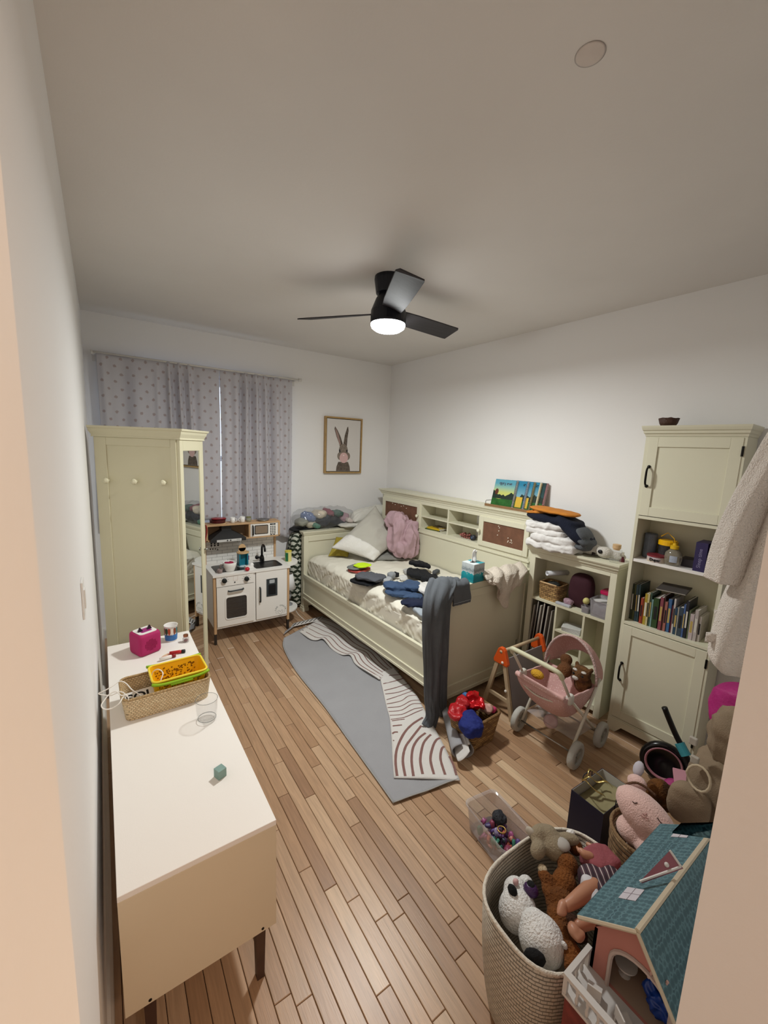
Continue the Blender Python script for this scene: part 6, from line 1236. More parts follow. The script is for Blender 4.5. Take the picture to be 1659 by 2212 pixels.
def wheel(c, r, w, ax=(R(90), 0, R(6))):
    wh = MB().at(c, ax).lathe([(r * .62, -w * .5), (r * .86, -w * .55), (r * .97, -w * .38), (r, 0), (r * .97, w * .38), (r * .86, w * .55), (r * .62, w * .5)], 36, caps=False).lathe([(r * .62, w * .5), (r * .60, w * .2), (r * .60, -w * .2), (r * .62, -w * .5)], 36, caps=False).build('wheel', SWM, st, smooth=True)
    MB().at(c, ax).lathe([(0, -w * .2), (r * .6, -w * .2), (r * .6, w * .2), (0, w * .2)], 24).lathe([(0, -w * .5), (.014, -w * .5), (.014, w * .5), (0, w * .5)], 14).build('hub', pm('hub_grey', '#9b998f', .5), wh)
    m_ = MB().at(c, ax)
    for k in range(5):
        a = 2 * math.pi * k / 5; m_.add([(math.cos(a + d) * q, math.sin(a + d) * q, s_ * w * .26) for s_ in (-1, 1) for q, d in ((.012, -.3), (r * .6, -.12), (r * .6, .12), (.012, .3))], [(0, 1, 2, 3), (7, 6, 5, 4), (0, 4, 5, 1), (1, 5, 6, 2), (2, 6, 7, 3), (3, 7, 4, 0)])
    m_.build('spokes', SWM, wh)
WR = .080
WP = [(2.170, 1.085, WR), (2.478, 1.100, WR), (2.160, 1.470, WR), (2.470, 1.480, WR)]
for c in WP: wheel(c, WR, .036)
MB().tube([(2.170, 1.10, WR), (2.160, 1.455, WR)], .0045, 8).build('axle', STEEL, st, smooth=True); MB().tube([(2.478, 1.115, WR), (2.470, 1.465, WR)], .0045, 8).build('axle', STEEL, st, smooth=True)
for y_ in (1.125, 1.440):
    MB().tube([(2.478, y_, WR), (2.12, y_, .42)], .009, 10).build('frame_tube', SF, st, smooth=True)
    MB().tube([(2.165, y_ + (.012 if y_ > 1.3 else -.012), WR), (2.40, y_ + (.012 if y_ > 1.3 else -.012), .475)], .009, 10).build('frame_tube', SF, st, smooth=True)
    MB().blob((2.11, y_, .43), (.026, .018, .032), p=3, n=8).build('joint', pm('joint_white', '#d8d5cc', .4), st, smooth=True)
    MB().tube([(2.12, y_, .42), (2.03, y_, .55), (1.99, y_ + (.0 if y_ > 1.3 else 0), .605)], .0085, 10).build('handle_arm', SF, st, smooth=True)
MB().tube([poly_at([(1.995, 1.118, .595), (1.975, 1.124, .625), (1.965, 1.16, .638), (1.965, 1.28, .640), (1.965, 1.405, .640), (1.975, 1.44, .628), (1.995, 1.446, .600)], i / 40) for i in range(41)], .0135, 12).build('handlebar', SFG, st, smooth=True)
# fabric seat: a hammock shell
def seat(u, v):
    a = math.pi * (u - .5) * 1.0; y = 1.283 + .158 * math.sin(a); w = math.cos(a) ** .8 if abs(a) < 1.57 else 0
    t_ = v; x0, z0, x1, z1 = 2.055, .445, 2.40, .42
    x = x0 + (x1 - x0) * t_; base = z0 + (z1 - z0) * t_; dep = .20 * (math.sin(math.pi * min(1, t_ * 1.0)) ** .55)
    f = max(0, math.cos(a)) ** .55
    return (x + .02 * (1 - t_) * (-1) * f, y, base - dep * f + .006 * noise.noise(Vector((u * 6, v * 6, 1))))
MB().grid(seat, 30, 24).build('fabric_seat', PK, st, smooth=True, solid=.008)
MB().tube([poly_at([(2.055, 1.125, .447), (2.035, 1.20, .452), (2.032, 1.283, .455), (2.035, 1.37, .455), (2.055, 1.442, .447)], i / 20) for i in range(21)], .017, 10).build('padded_front_rim', PK, st, smooth=True)
MB().tube([poly_at([(2.12, 1.125, .425), (2.06, 1.16, .405), (2.03, 1.28, .395), (2.06, 1.41, .405), (2.12, 1.44, .425)], i / 24) for i in range(25)], .0045, 8).build('bumper_wire', SF, st, smooth=True)
def hood(u, v):
    a = math.pi * u; k = v ** .8; r_ = .172 * (1 - .25 * k); return (2.365 + .145 * math.sin(k * 1.57), 1.285 - r_ * math.cos(a), .435 + r_ * 1.42 * math.sin(a) * (1 - .42 * k ** 2))
MB().grid(hood, 28, 14).build('hood', PK, st, smooth=True, solid=.006)
MB().tube([hood(i / 30, 0) for i in range(31)], .008, 8).build('hood_ruffle', pm('pink_ruffle', '#cdb0aa', .9, bump=(150, 1)), st, smooth=True)
MB().grid(lambda u, v: (2.19 + .26 * u, 1.12 + .32 * v, .145 - .055 * math.sin(math.pi * u) * math.sin(math.pi * v)), 14, 14).build('under_basket', glassm('white_net', '#c9bdbb', .6, .45), st, smooth=True)
t = MB().at((2.245, 1.30, .135), (R(20), R(-58), 0)).lathe([(0, 0), (.036, 0), (.042, .006), (.042, .018), (.030, .022), (0, .022)], 26).build('toy_bowl', pm('pale_rose_plastic', '#c7a7a5', .35), None, smooth=True, label='pale rose toy bowl lying in the net under the doll stroller', cat='toy bowl')
def plush(name, label, parts, extras=(), voxel=.0065, cat='plush toy', loc=None):
    t = thing(name, label, cat, loc or parts[0][1][0][0], w=True)
    for (pn, els, m) in parts:
        mb = MB()
        for e in els: mb.ell(e[0], e[1], 16, rot=tuple(R(a) for a in e[2]) if len(e) > 2 else None)
        mb.build(pn, m, t, smooth=True, remesh=voxel)
    for (pn, els, m) in extras:
        mb = MB()
        for e in els: mb.ell(e[0], e[1], 12, rot=tuple(R(a) for a in e[2]) if len(e) > 2 else None)
        mb.build(pn, m, t, smooth=True)
    return t
TIG = pm('tiger_tan_fur', '#7d5530', 1.0, bump=(140, 1), var=(32, .65)); WFUR = pm('white_plush', '#d3cdc5', 1.0, bump=(150, 1)); BR1 = pm('brown_plush', '#6e4526', 1.0, bump=(140, 1), var=(10, .2))
c = Vector((2.33, 1.19, .49))
plush('plush_tiger', 'striped tan plush tiger head at the side of the stroller hood', [('tiger_head', [(c, (.05, .055, .048)), (c + Vector((-.038, .01, -.012)), (.022, .030, .020)), (c + Vector((.02, .045, .038)), (.014, .012, .016)), (c + Vector((.02, -.048, .035)), (.014, .012, .016)), (c + Vector((.03, 0, -.075)), (.055, .05, .06))], TIG)], [('white_brow', [(c + Vector((-.034, .022, .026)), (.012, .016, .007)), (c + Vector((-.030, -.028, .026)), (.012, .016, .007))], WFUR), ('muzzle', [(c + Vector((-.052, .008, -.016)), (.012, .020, .014))], WFUR), ('eye', [(c + Vector((-.050, .022, .006)), (.006, .007, .007)), (c + Vector((-.044, -.030, .006)), (.006, .007, .007))], BLACK)])
c = Vector((2.30, 1.28, .475))
plush('plush_monkey', 'plain brown plush animal folded in the stroller seat', [('body', [(c, (.05, .045, .045)), (c + Vector((-.06, .03, .0)), (.05, .018, .018), (0, 10, -20)), (c + Vector((-.05, -.02, -.02)), (.045, .018, .018), (0, 8, 15)), (c + Vector((.04, .02, .05)), (.035, .038, .036))], BR1)])
c = Vector((2.14, 1.36, .455))
plush('plush_chick', 'yellow plush toy end showing behind the stroller handle', [('body', [(c, (.030, .045, .028))], pm('mustard_plush', '#c9982c', 1.0, bump=(120, .8)))])
# ================================================================ CLEAR TOY BIN
bn = thing('clear_toy_bin', 'clear plastic bin of small toys on the floor by the white basket', 'toy bin', (1.425, 1.02, 0), R(-8))
q = lambda k, z, e=0: [(p[0], p[1], z) for p in rrect(.185 * k - e, .285 * k - e, .03)]
MB().rings([q(.86, 0), q(.97, .115), q(1.03, .118), q(1.03, .126), q(.99, .126), q(.965, .118, .004), q(.855, .004, .004)]).build('bin_body', CLEARP, bn, smooth=False)
hr = random.Random(11); tc_cols = ['#6d4a7a', '#8a3f55', '#3f7a66', '#c07a6b', '#4a3f6b', '#a04f7e', '#2e3442', '#9b8fb0', '#b85a4a', '#5f4a86']
names = ['violet', 'maroon', 'sea green', 'coral', 'indigo', 'magenta', 'black', 'lilac', 'rust', 'purple']
BNW = wmat(bn)
for k in range(60):
    c_ = tc_cols[k % 10]; x, y = hr.uniform(-.062, .062), hr.uniform(-.115, .07); z = .022 + hr.uniform(0, .050) * (1 - abs(x) / .10)
    r_ = hr.uniform(.012, .021); mb = MB().at(BNW @ Vector((x, y, z)), (hr.random() * 3, hr.random() * 3, hr.random() * 3))
    if k % 3 == 0: mb.tube([(-r_, 0, 0), (0, r_ * .5, 0), (r_, 0, 0), (r_ * .3, -r_ * .8, r_ * .5)], r_ * .4, 8)
    elif k % 3 == 1: mb.blob((0, 0, 0), (r_, r_ * .7, r_ * .6), p=2.4, amp=.004, scl=60, seed=k, n=6)
    else: mb.lathe([(0, -r_ * .5), (r_ * .8, -r_ * .4), (r_ * .5, 0), (r_, r_ * .3), (0, r_ * .6)], 10)
    mb.build('plastic_trinket', pm('trinket' + c_, c_, .35), None, smooth=True, label='small ' + names[k % 10] + ' ' + ['twisted', 'lumpy', 'spool shaped'][k % 3] + ' plastic trinket among the toys in the clear bin', cat='small toy', group='%s %s trinkets in the clear toy bin' % (names[k % 10], ['twisted', 'lumpy', 'spool shaped'][k % 3]))
mb = MB().tube(arc(tuple(BNW @ Vector((.0, -.02, .085))), .018, 0, 6.2, 18, 'xy'), .0025, 6, closed=True)
mb.build('toy_bracelet', pm('gold_plastic', '#c2a257', .35, metal=.5), None, smooth=True, label='thin gold toy bracelet on top of the toys in the clear bin', cat='bracelet')
MB().blob(BNW @ Vector((.035, .035, .085)), (.030, .034, .022), p=2.3, amp=.01, scl=30, seed=4, n=14).build('toy_wig', pm('black_hair', '#24262c', .6, bump=(90, 1)), None, smooth=True, label='black crumpled toy piece on top at the far end of the clear bin', cat='small toy')
# ================================================================ NAVY GIFT BAG
gb_ = thing('gift_bag', 'navy blue paper gift bag with gold ribbon and tissue inside', 'gift bag', (1.885, .795, 0), R(-2))
NP = pm('navy_paper', '#131732', .4); gx, gy, gh = .132, .078, .225
MB().rings([[(x, y, 0) for x, y in ((-gx, -gy), (gx, -gy), (gx, gy), (-gx, gy))], [(x, y, gh) for x, y in ((-gx, -gy), (gx, -gy), (gx, gy), (-gx, gy))], [(x, y, gh) for x, y in ((-gx + .002, -gy + .002), (gx - .002, -gy + .002), (gx - .002, gy - .002), (-gx + .002, gy - .002))], [(x, y, .003) for x, y in ((-gx + .002, -gy + .002), (gx - .002, -gy + .002), (gx - .002, gy - .002), (-gx + .002, gy - .002))]]).build('bag_body', NP, gb_)
MB().box(gx - .0035, gx - .0025, -gy + .003, gy - .003, .10, gh - .001).box(-gx + .003, gx - .003, gy - .0035, gy - .0025, .12, gh - .001).build('inner_lining', pm('lining_white', '#bdb9b0', .7), gb_)
MB().grid(lambda u, v: (-gx + .006 + (2 * gx - .012) * u, -gy + .006 + (2 * gy - .012) * v, .165 + .035 * smoothstep(.3, 1, u) * (1 - v) + .006 * noise.noise(Vector((u * 5, v * 5, 2)))), 12, 10).build('olive_tissue', pm('olive_tissue_m', '#8f8560', .8, bump=(30, .6)), gb_, smooth=True, solid=.002)
GOLD = pm('gold_ribbon', '#c2a865', .25, metal=.85)
for k, pts in enumerate(([(-.05, .074, .235), (-.03, .05, .262), (-.005, .03, .245), (.02, .0, .255), (.05, -.02, .225)], [(-.05, .07, .24), (-.075, .03, .265), (-.06, -.01, .245), (-.03, -.03, .22)], [(-.04, .06, .245), (.0, .07, .275), (.04, .05, .25), (.06, .01, .215)])):
    MB().grid(lambda u, v, pts=pts: poly_at(pts, u) + Vector((.008 * v, .010 * v, .004 * math.sin(u * 9))), 24, 2).build('ribbon', GOLD, gb_, smooth=True, solid=.0008)
for s_ in (-1, 1): MB().tube([poly_at([(-.04, s_ * gy, gh - .02), (-.035, s_ * gy * 1.02, gh + .03), (0, s_ * gy * .9, gh + .045), (.035, s_ * gy * 1.02, gh + .03), (.04, s_ * gy, gh - .02)], i / 20) for i in range(21)], .002, 6).build('cord_handle', pm('navy_cord', '#1b1e2e', .7), gb_, smooth=True)
# ================================================================ JUTE BASKET WITH PINK PLUSH
JU = bpy.data.materials.new('jute_braid'); JU.use_nodes = True
def braid(m, c1, c2, sx, sz, cyl=True):
    nt = m.node_tree; N, L = nt.nodes, nt.links; b = N['Principled BSDF']; b.inputs['Roughness'].default_value = 0.85
    tc = N.new('ShaderNodeTexCoord'); sp = N.new('ShaderNodeSeparateXYZ'); L.new(tc.outputs['Object'], sp.inputs[0])
    at = N.new('ShaderNodeMath'); at.operation = 'ARCTAN2'; L.new(sp.outputs[1], at.inputs[0]); L.new(sp.outputs[0], at.inputs[1])
    cx = N.new('ShaderNodeCombineXYZ'); L.new(at.outputs[0], cx.inputs[0]); L.new(sp.outputs[2], cx.inputs[1])
    br = N.new('ShaderNodeTexBrick'); br.inputs['Scale'].default_value = 1; br.inputs['Brick Width'].default_value = sx; br.inputs['Row Height'].default_value = sz; br.inputs['Mortar Size'].default_value = sz * .2; br.inputs['Mortar Smooth'].default_value = 1
    br.inputs['Color1'].default_value = lin(c1); br.inputs['Color2'].default_value = lin(c2); br.inputs['Mortar'].default_value = tuple(v * .55 for v in lin(c2)[:3]) + (1,)
    L.new(cx.outputs[0], br.inputs[0]); L.new(br.outputs[0], b.inputs['Base Color']); iv = N.new('ShaderNodeMath'); iv.operation = 'SUBTRACT'; iv.inputs[0].default_value = 1; L.new(br.outputs['Fac'], iv.inputs[1])
    bp = N.new('ShaderNodeBump'); bp.inputs['Strength'].default_value = .9; bp.inputs['Distance'].default_value = .006; L.new(iv.outputs[0], bp.inputs['Height']); L.new(bp.outputs[0], b.inputs['Normal'])
braid(JU, '#a58763', '#6b5238', .14, .020)
jb = thing('jute_basket', 'round braided jute basket holding a pink plush beside the gift bag', 'basket', (1.745, .560, 0))
rp = [(0, 0), (.098, 0), (.108, .03)] + [(.108 + .014 * k / 9 + (.003 if k % 2 else 0), .03 + .245 * k / 9) for k in range(10)] + [(.112, .275), (.104, .03), (0, .02)]
MB().lathe(rp, 40).build('basket_body', JU, jb, smooth=True)
MB().tube([(.119 * math.cos(a), .119 * math.sin(a), .278) for a in [2 * math.pi * k / 32 for k in range(32)]], .007, 8, closed=True).build('rim', pm('jute_rim', '#85694a', .9, bump=(90, 1)), jb, smooth=True)
PP_ = pm('pale_pink_plush', '#e2bbb2', 1.0, bump=(200, .6), sheen=.3)
c = Vector((1.735, .560, .365))
pl = plush('plush_pink_animal', 'pale pink sleeping plush with closed eyes in the jute basket', [('plush_body', [(c, (.075, .125, .072), (25, 0, 6)), (c + Vector((-.03, .03, -.075)), (.055, .06, .05)), (c + Vector((-.05, -.045, -.085)), (.045, .06, .038)), (c + Vector((.105, .085, .035)), (.032, .040, .032)), (c + Vector((.03, .0, -.14)), (.07, .07, .08))], PP_)], [('white_ear', [(c + Vector((.155, .105, .065)), (.016, .022, .034), (0, 30, 0))], pm('pale_ear', '#b9b3bb', .9))])
def onfig(px, py, c0, r0, rot):     # where the view ray through a picture point meets an ellipsoid of the figure
    Rm = Euler(tuple(R(a) for a in rot)).to_matrix(); d = Rm.inverted() @ ray(px, py); o = Rm.inverted() @ (EYE - Vector(c0)); S = Vector((1 / r0[0], 1 / r0[1], 1 / r0[2])); d2 = Vector((d.x * S.x, d.y * S.y, d.z * S.z)); o2 = Vector((o.x * S.x, o.y * S.y, o.z * S.z))
    A, B, C = d2.dot(d2), 2 * d2.dot(o2), o2.dot(o2) - 1; D = B * B - 4 * A * C
    t_ = (-B - math.sqrt(D)) / (2 * A) if D > 0 else -B / (2 * A); return EYE + ray(px, py) * t_
FC = ((c, (.0755, .1255, .0725), (25, 0, 6)))
for k, pts in enumerate((((1366, 1731), (1371, 1735), (1377, 1734)), ((1420, 1766), (1425, 1774), (1430, 1779)), ((1388, 1757), (1393, 1761), (1397, 1757)), ((1384, 1761), (1393, 1767), (1401, 1768)))):
    MB().tube([poly_at([onfig(x, y, *FC) for x, y in pts], i / 8) for i in range(9)], .0016 if k < 2 else .0012, 6).build('stitched_eye' if k < 2 else 'stitched_nose', pm('stitch_brown', '#3a2620', .8) if k < 2 else pm('stitch_rose', '#a06b66', .8), pl, smooth=True)
MB().tube([poly_at([c + Vector(v) for v in ((.035, .10, .05), (.06, .075, .065), (.085, .045, .055), (.10, .01, .035))], i / 12) for i in range(13)], .005, 6).build('head_cord', pm('tan_cord', '#6b4b35', .9, bump=(200, 1)), pl, smooth=True)
t = MB().blob((1.675, .475, .345), (.030, .036, .040), p=2.4, amp=.010, scl=28, seed=6, n=16).build('green_toy', pm('glossy_green', '#1d5a32', .35, var=(25, .5)), None, smooth=True, label='glossy dark green toy on the near side of the pink plush', cat='toy')
c = Vector((1.96, .60, .33))
plush('plush_dark_tan', 'amber brown striped plush behind the pink one', [('body', [(c, (.06, .05, .055)), (c + Vector((.06, -.01, -.05)), (.06, .05, .06))], pm('amber_stripe_fur', '#6f4318', 1.0, bump=(120, 1), var=(28, .7)))])
# ================================================================ WHITE ROPE BASKET WITH PLUSH TOYS
WRP = bpy.data.materials.new('cotton_rope_rows'); WRP.use_nodes = True; braid(WRP, '#cfc4b4', '#c2b6a5', .07, .014)
bx_, by_ = 1.125, .570
rb = thing('rope_basket', 'large oval cream cotton rope basket full of plush toys', 'basket', (bx_, by_, 0))
pr = [(0, 0), (.74, 0), (.80, .02), (.87, .10), (.93, .20), (.97, .30), (1.0, .42), (.97, .422), (.94, .30), (.84, .10), (.78, .02), (0, .012)]
RXr, RYr = .255, .168
def sq(a, k=1.0, p=2.7):
    c_, s_ = math.cos(a), math.sin(a); r_ = (abs(c_) ** p + abs(s_) ** p) ** (-1 / p); return k * RXr * c_ * r_, k * RYr * s_ * r_
MB().rings([[sq(a, k) + (z + (.012 * math.cos(2 * a + .6) if z > .3 else 0),) for a in [2 * math.pi * i / 48 for i in range(48)]] for k, z in pr]).build('basket_body', WRP, rb, smooth=True)
MB().tube([sq(a, .985) + (.423 + .012 * math.cos(2 * a + .6),) for a in [2 * math.pi * i / 48 for i in range(48)]], .0055, 8, closed=True).build('rim', pm('cream_binding', '#d9cfc0', .9, bump=(120, .6)), rb, smooth=True)
def Z(px, py, z): return onz(px, py, z)
WPL = pm('white_sparkle_plush', '#eeeae6', .95, bump=(160, .9), var=(30, .1)); BPL = pm('black_plush', '#0c0b0d', .95, bump=(120, .6)); 
c = Z(1118, 1966, .365)
plush('plush_dog', 'round white plush dog with a black ear spot near the left rim of the basket', [('body', [(c, (.062, .058, .058)), (c + Vector((.03, .035, .02)), (.040, .036, .034)), (c + Vector((.085, .035, .0)), (.030, .026, .030))], WPL)], [('black_ear', [(Z(1107, 1923, .425), (.012, .017, .016))], BPL), ('pink_ear_tip', [(Z(1114, 1905, .425), (.010, .009, .010))], pm('pink_tip', '#c9a0a0', .8)), ('purple_eye', [(Z(1147, 1922, .415), (.021, .024, .020), (0, 20, 20))], pm('purple_glitter_eye', '#3b1a4c', .25, bump=(200, .3))), ('pupil', [(Z(1147, 1912, .428), (.013, .014, .011))], BPL)], loc=(c.x, c.y, .3))
c = Z(1170, 2030, .375)
plush('plush_panda', 'round white plush with a black patch at the near left of the basket', [('body', [(c, (.064, .068, .060), (0, 0, 20)), (c + Vector((0, .03, .025)), (.042, .036, .034))], WPL)], [('black_patch', [(Z(1155, 2068, .410), (.017, .030, .020), (0, 10, 38))], BPL)], loc=(c.x, c.y, .3))
OFR = pm('orange_fur', '#7d481b', 1.0, bump=(130, 1.2), var=(16, .35)); DFR = pm('dark_brown_fur', '#3f2312', 1.0, bump=(120, 1))
c = Z(1225, 1900, .395)
plush('plush_fox', 'long limbed orange brown plush lying through the middle of the rope basket', [('body', [(Z(1226, 1868, .415), (.034, .036, .036)), (Z(1220, 1905, .395), (.036, .040, .034)), (Z(1214, 1945, .385), (.030, .036, .030)), (Z(1204, 1985, .38), (.026, .036, .026)), (Z(1216, 2020, .385), (.026, .034, .026)), (Z(1232, 2055, .385), (.028, .036, .026)), (Z(1236, 2085, .385), (.026, .022, .024)), (Z(1243, 1830, .415), (.026, .026, .026)), (Z(1178, 1895, .40), (.020, .028, .020)), (Z(1186, 1930, .39), (.018, .034, .018), (0, 0, -20)), (Z(1196, 1960, .38), (.018, .03, .018))], OFR)], [('pale_paw', [(Z(1172, 1878, .408), (.016, .016, .014))], pm('cream_fur', '#bda88a', 1.0, bump=(100, 1))), ('pale_claw', [(Z(1219, 2042, .408), (.006, .010, .010))], WPL), ('tail', [(Z(1235, 2000, .365), (.03, .05, .03))], DFR)], loc=(c.x, c.y, .3))
BEI = pm('beige_jersey_plush', '#8f8069', .95, bump=(200, .5))
c = Z(1196, 1828, .425)
plush('plush_bunny', 'beige jersey plush lying face down over the far rim of the rope basket', [('body', [(c, (.045, .052, .040)), (Z(1166, 1800, .445), (.046, .028, .028), (0, 0, -5)), (Z(1162, 1836, .435), (.034, .026, .026), (0, 0, 15)), (Z(1185, 1805, .44), (.035, .035, .034)), (Z(1228, 1812, .44), (.022, .04, .020), (0, 0, 45))], BEI)], [('pale_patch', [(Z(1215, 1824, .452), (.026, .026, .014))], pm('grey_white_jersey', '#aaa39c', .9)), ('foot_pad', [(Z(1146, 1798, .450), (.010, .020, .018))], pm('pale_sole', '#b0a698', .9)), ('white_tip', [(Z(1232, 1800, .448), (.018, .012, .012), (0, 0, -20))], WPL)], loc=(c.x, c.y, .34))
# doll with plaid skirt
SKN = pm('doll_vinyl', '#b47f63', .4, var=(20, .05)); PLD = bpy.data.materials.new('plaid_fabric'); PLD.use_nodes = True
def plaid(m):
    nt = m.node_tree; N, L = nt.nodes, nt.links; b = N['Principled BSDF']; b.inputs['Roughness'].default_value = .8
    tc = N.new('ShaderNodeTexCoord'); mp = N.new('ShaderNodeMapping'); mp.inputs['Rotation'].default_value = (0, 0, R(42)); L.new(tc.outputs['Object'], mp.inputs[0])
    w = N.new('ShaderNodeTexWave'); w.wave_type = 'BANDS'; w.inputs['Scale'].default_value = 17; w.bands_direction = 'X'; w2 = N.new('ShaderNodeTexWave'); w2.inputs['Scale'].default_value = 5; w2.bands_direction = 'Y'; L.new(mp.outputs[0], w.inputs[0]); L.new(mp.outputs[0], w2.inputs[0])
    cr = N.new('ShaderNodeValToRGB'); e = cr.color_ramp.elements
    for i, (p, c) in enumerate(((0, '#2a1822'), (.55, '#4d2f3c'), (.93, '#4d2f3c'), (.97, '#c9bdb8'))): el = e[i] if i < 2 else e.new(p); el.position = p; el.color = lin(c)
    L.new(w.outputs['Fac'], cr.inputs[0]); mx = N.new('ShaderNodeMix'); mx.data_type = 'RGBA'; mx.blend_type = 'MULTIPLY'; mx.inputs[0].default_value = .35; L.new(cr.outputs[0], mx.inputs[6]); L.new(w2.outputs['Color'], mx.inputs[7]); L.new(mx.outputs[2], b.inputs['Base Color'])
plaid(PLD)
dl = thing('baby_doll', 'baby doll in pink top and plaid skirt lying across the rope basket', 'doll', tuple(Z(1300, 1900, .40)), w=True)
def limb(name, pts, rad, m):
    return MB().tube([poly_at(pts, i / 20) for i in range(21)], [poly_at([(r, 0, 0) for r in rad], i / 20).x for i in range(21)], 14).ell(pts[0], rad[0] * .98, 12).ell(pts[-1], rad[-1] * 1.0, 12).build(name, m, dl, smooth=True, remesh=.005)
limb('leg', [Z(1285, 1915, .44), Z(1262, 1930, .450), Z(1238, 1948, .452), Z(1224, 1957, .45)], [.026, .023, .019, .016], SKN)
ft = MB()
for e in ((Z(1217, 1957, .450), (.022, .016, .016)), (Z(1213, 1966, .448), (.018, .013, .013))): ft.ell(e[0], e[1], 12)
for k in range(5): ft.ell(Z(1206 + k * 4.2, 1973 + (k if k < 3 else 5 - k) * 1.5, .449), (.0055, .0055, .0055), 8)
ft.build('foot', SKN, dl, smooth=True, remesh=.004)
limb('leg', [Z(1310, 1985, .42), Z(1275, 1990, .425), Z(1250, 2000, .425)], [.024, .020, .017], SKN)
MB().ell(Z(1240, 2010, .43), (.018, .024, .016), 12, rot=(0, 0, R(-30))).ell(Z(1252, 2022, .43), (.022, .014, .012), 12).build('foot', SKN, dl, smooth=True, remesh=.004)
limb('arm', [Z(1275, 1850, .455), Z(1262, 1845, .46), Z(1255, 1838, .462)], [.015, .013, .011], SKN)
hn = MB().ell(Z(1252, 1837, .463), (.010, .009, .008), 10)
for k in range(4): hn.ell(Z(1246 + k * 2.5, 1830 + k * 3.4, .464), (.0075, .0035, .0035), 8, rot=(0, 0, R(30)))
hn.build('hand', SKN, dl, smooth=True, remesh=.003)
limb('arm', [Z(1290, 1840, .445), Z(1278, 1830, .45), Z(1270, 1824, .45)], [.014, .011, .009], SKN)
MB().blob(Z(1296, 1862, .43), (.056, .044, .034), (0, 0, R(-20)), p=4.5, amp=.006, scl=20, seed=3, n=18).build('pink_top', pm('rose_top', '#8f4a50', .9, bump=(120, .3)), dl, smooth=True)
MB().blob(Z(1303, 1913, .43), (.070, .060, .037), (0, 0, R(-28)), p=3.4, amp=.004, scl=16, seed=5, n=20, ridge=.006).build('plaid_skirt', PLD, dl, smooth=True)
MB().blob(Z(1277, 1932, .435), (.022, .048, .030), (0, 0, R(-38)), p=3, amp=.003, scl=20, seed=8, n=14).build('white_petticoat', pm('petticoat', '#c9c5c8', .9), dl, smooth=True)
# ================================================================ DOLLHOUSE
dh = thing('dollhouse', 'pink dollhouse with teal shingle printed roof and white balcony', 'dollhouse', (1.2, .30, 0), w=True)
PKW = pm('dusty_pink_board', '#b5766a', .6, var=(4, .05)); CE = pm('cream_edge', '#c3b39b', .6); WB_ = pm('white_board', '#cbc5c0', .5)
RT = bpy.data.materials.new('teal_scallop_roof'); RT.use_nodes = True
def scal(m):
    nt = m.node_tree; N, L = nt.nodes, nt.links; b = N['Principled BSDF']; b.inputs['Roughness'].default_value = .55
    tc = N.new('ShaderNodeTexCoord'); v = N.new('ShaderNodeTexVoronoi'); v.inputs['Scale'].default_value = 62; v.inputs['Randomness'].default_value = .25; v.feature = 'F1'; L.new(tc.outputs['Object'], v.inputs[0])
    cr = N.new('ShaderNodeValToRGB'); e = cr.color_ramp.elements
    for i, (p, c) in enumerate(((0, '#37545c'), (.45, '#3d5c64'), (.62, '#5b7d84'), (.75, '#33505a'))): el = e[i] if i < 2 else e.new(p); el.position = p; el.color = lin(c)
    L.new(v.outputs['Distance'], cr.inputs[0]); L.new(cr.outputs[0], b.inputs['Base Color'])
scal(RT)
AP = Vector((1.0, .297, .684)); EL_ = (.418, .585); ER_ = (.172, .520); HX1 = 1.46
hb = MB(); 
# front gable wall as pieces round an arched opening
ay0, ay1, az0, az1 = .215, .350, .45, .565
top = [(EL_[0] - .022, 0), (EL_[0] - .022, EL_[1] - .005), (AP.y, AP.z - .008), (ER_[0] + .006, ER_[1]), (ER_[0] + .006, 0)]
def wallx(poly, x0=1.0, x1=1.008): hb.prismX(poly, x0, x1)
wallx([(ay1, 0), (EL_[0] - .022, 0), (EL_[0] - .022, .572), (ay1, .632)][::-1]); wallx([(ER_[0] + .006, 0), (ay0, 0), (ay0, .567), (ER_[0] + .006, .508)][::-1]); wallx([(ay0, 0), (ay1, 0), (ay1, az0), (ay0, az0)][::-1])
am = (ay0 + ay1) / 2; ah = (ay1 - ay0) / 2; arch = [(am + ah * math.cos(a), az1 - .03 + .055 * math.sin(a)) for a in [math.pi * k / 12 for k in range(13)]]
for (a, b) in zip(arch[:-1], arch[1:]):
    zt = lambda y: (AP.z - .008 - (y - AP.y) * (AP.z - .008 - EL_[1] + .005) / (EL_[0] - .022 - AP.y)) if y > AP.y else (AP.z - .008 - (AP.y - y) * (AP.z - .008 - ER_[1]) / (AP.y - ER_[0] - .006))
    wallx([(b[0], b[1]), (a[0], a[1]), (a[0], zt(a[0])), (b[0], zt(b[0]))][::-1])
hb.box(1.0, HX1, EL_[0] - .030, EL_[0] - .022, 0, .575).box(1.0, HX1, ER_[0] + .0, ER_[0] + .008, 0, .52).box(HX1 - .008, HX1, ER_[0], EL_[0] - .022, 0, .57)
hb.build('walls', PKW, dh)
for za in (.442, .010): MB().box(1.008, HX1 - .008, ER_[0] + .008, EL_[0] - .03, za, za + .008).build('storey_floor', pm('house_floor', '#a58c78', .6), dh)
MB().box(1.16, 1.168, ER_[0] + .008, EL_[0] - .03, .45, .56).build('inner_wall', pm('inner_rose', '#9c7266', .7), dh)
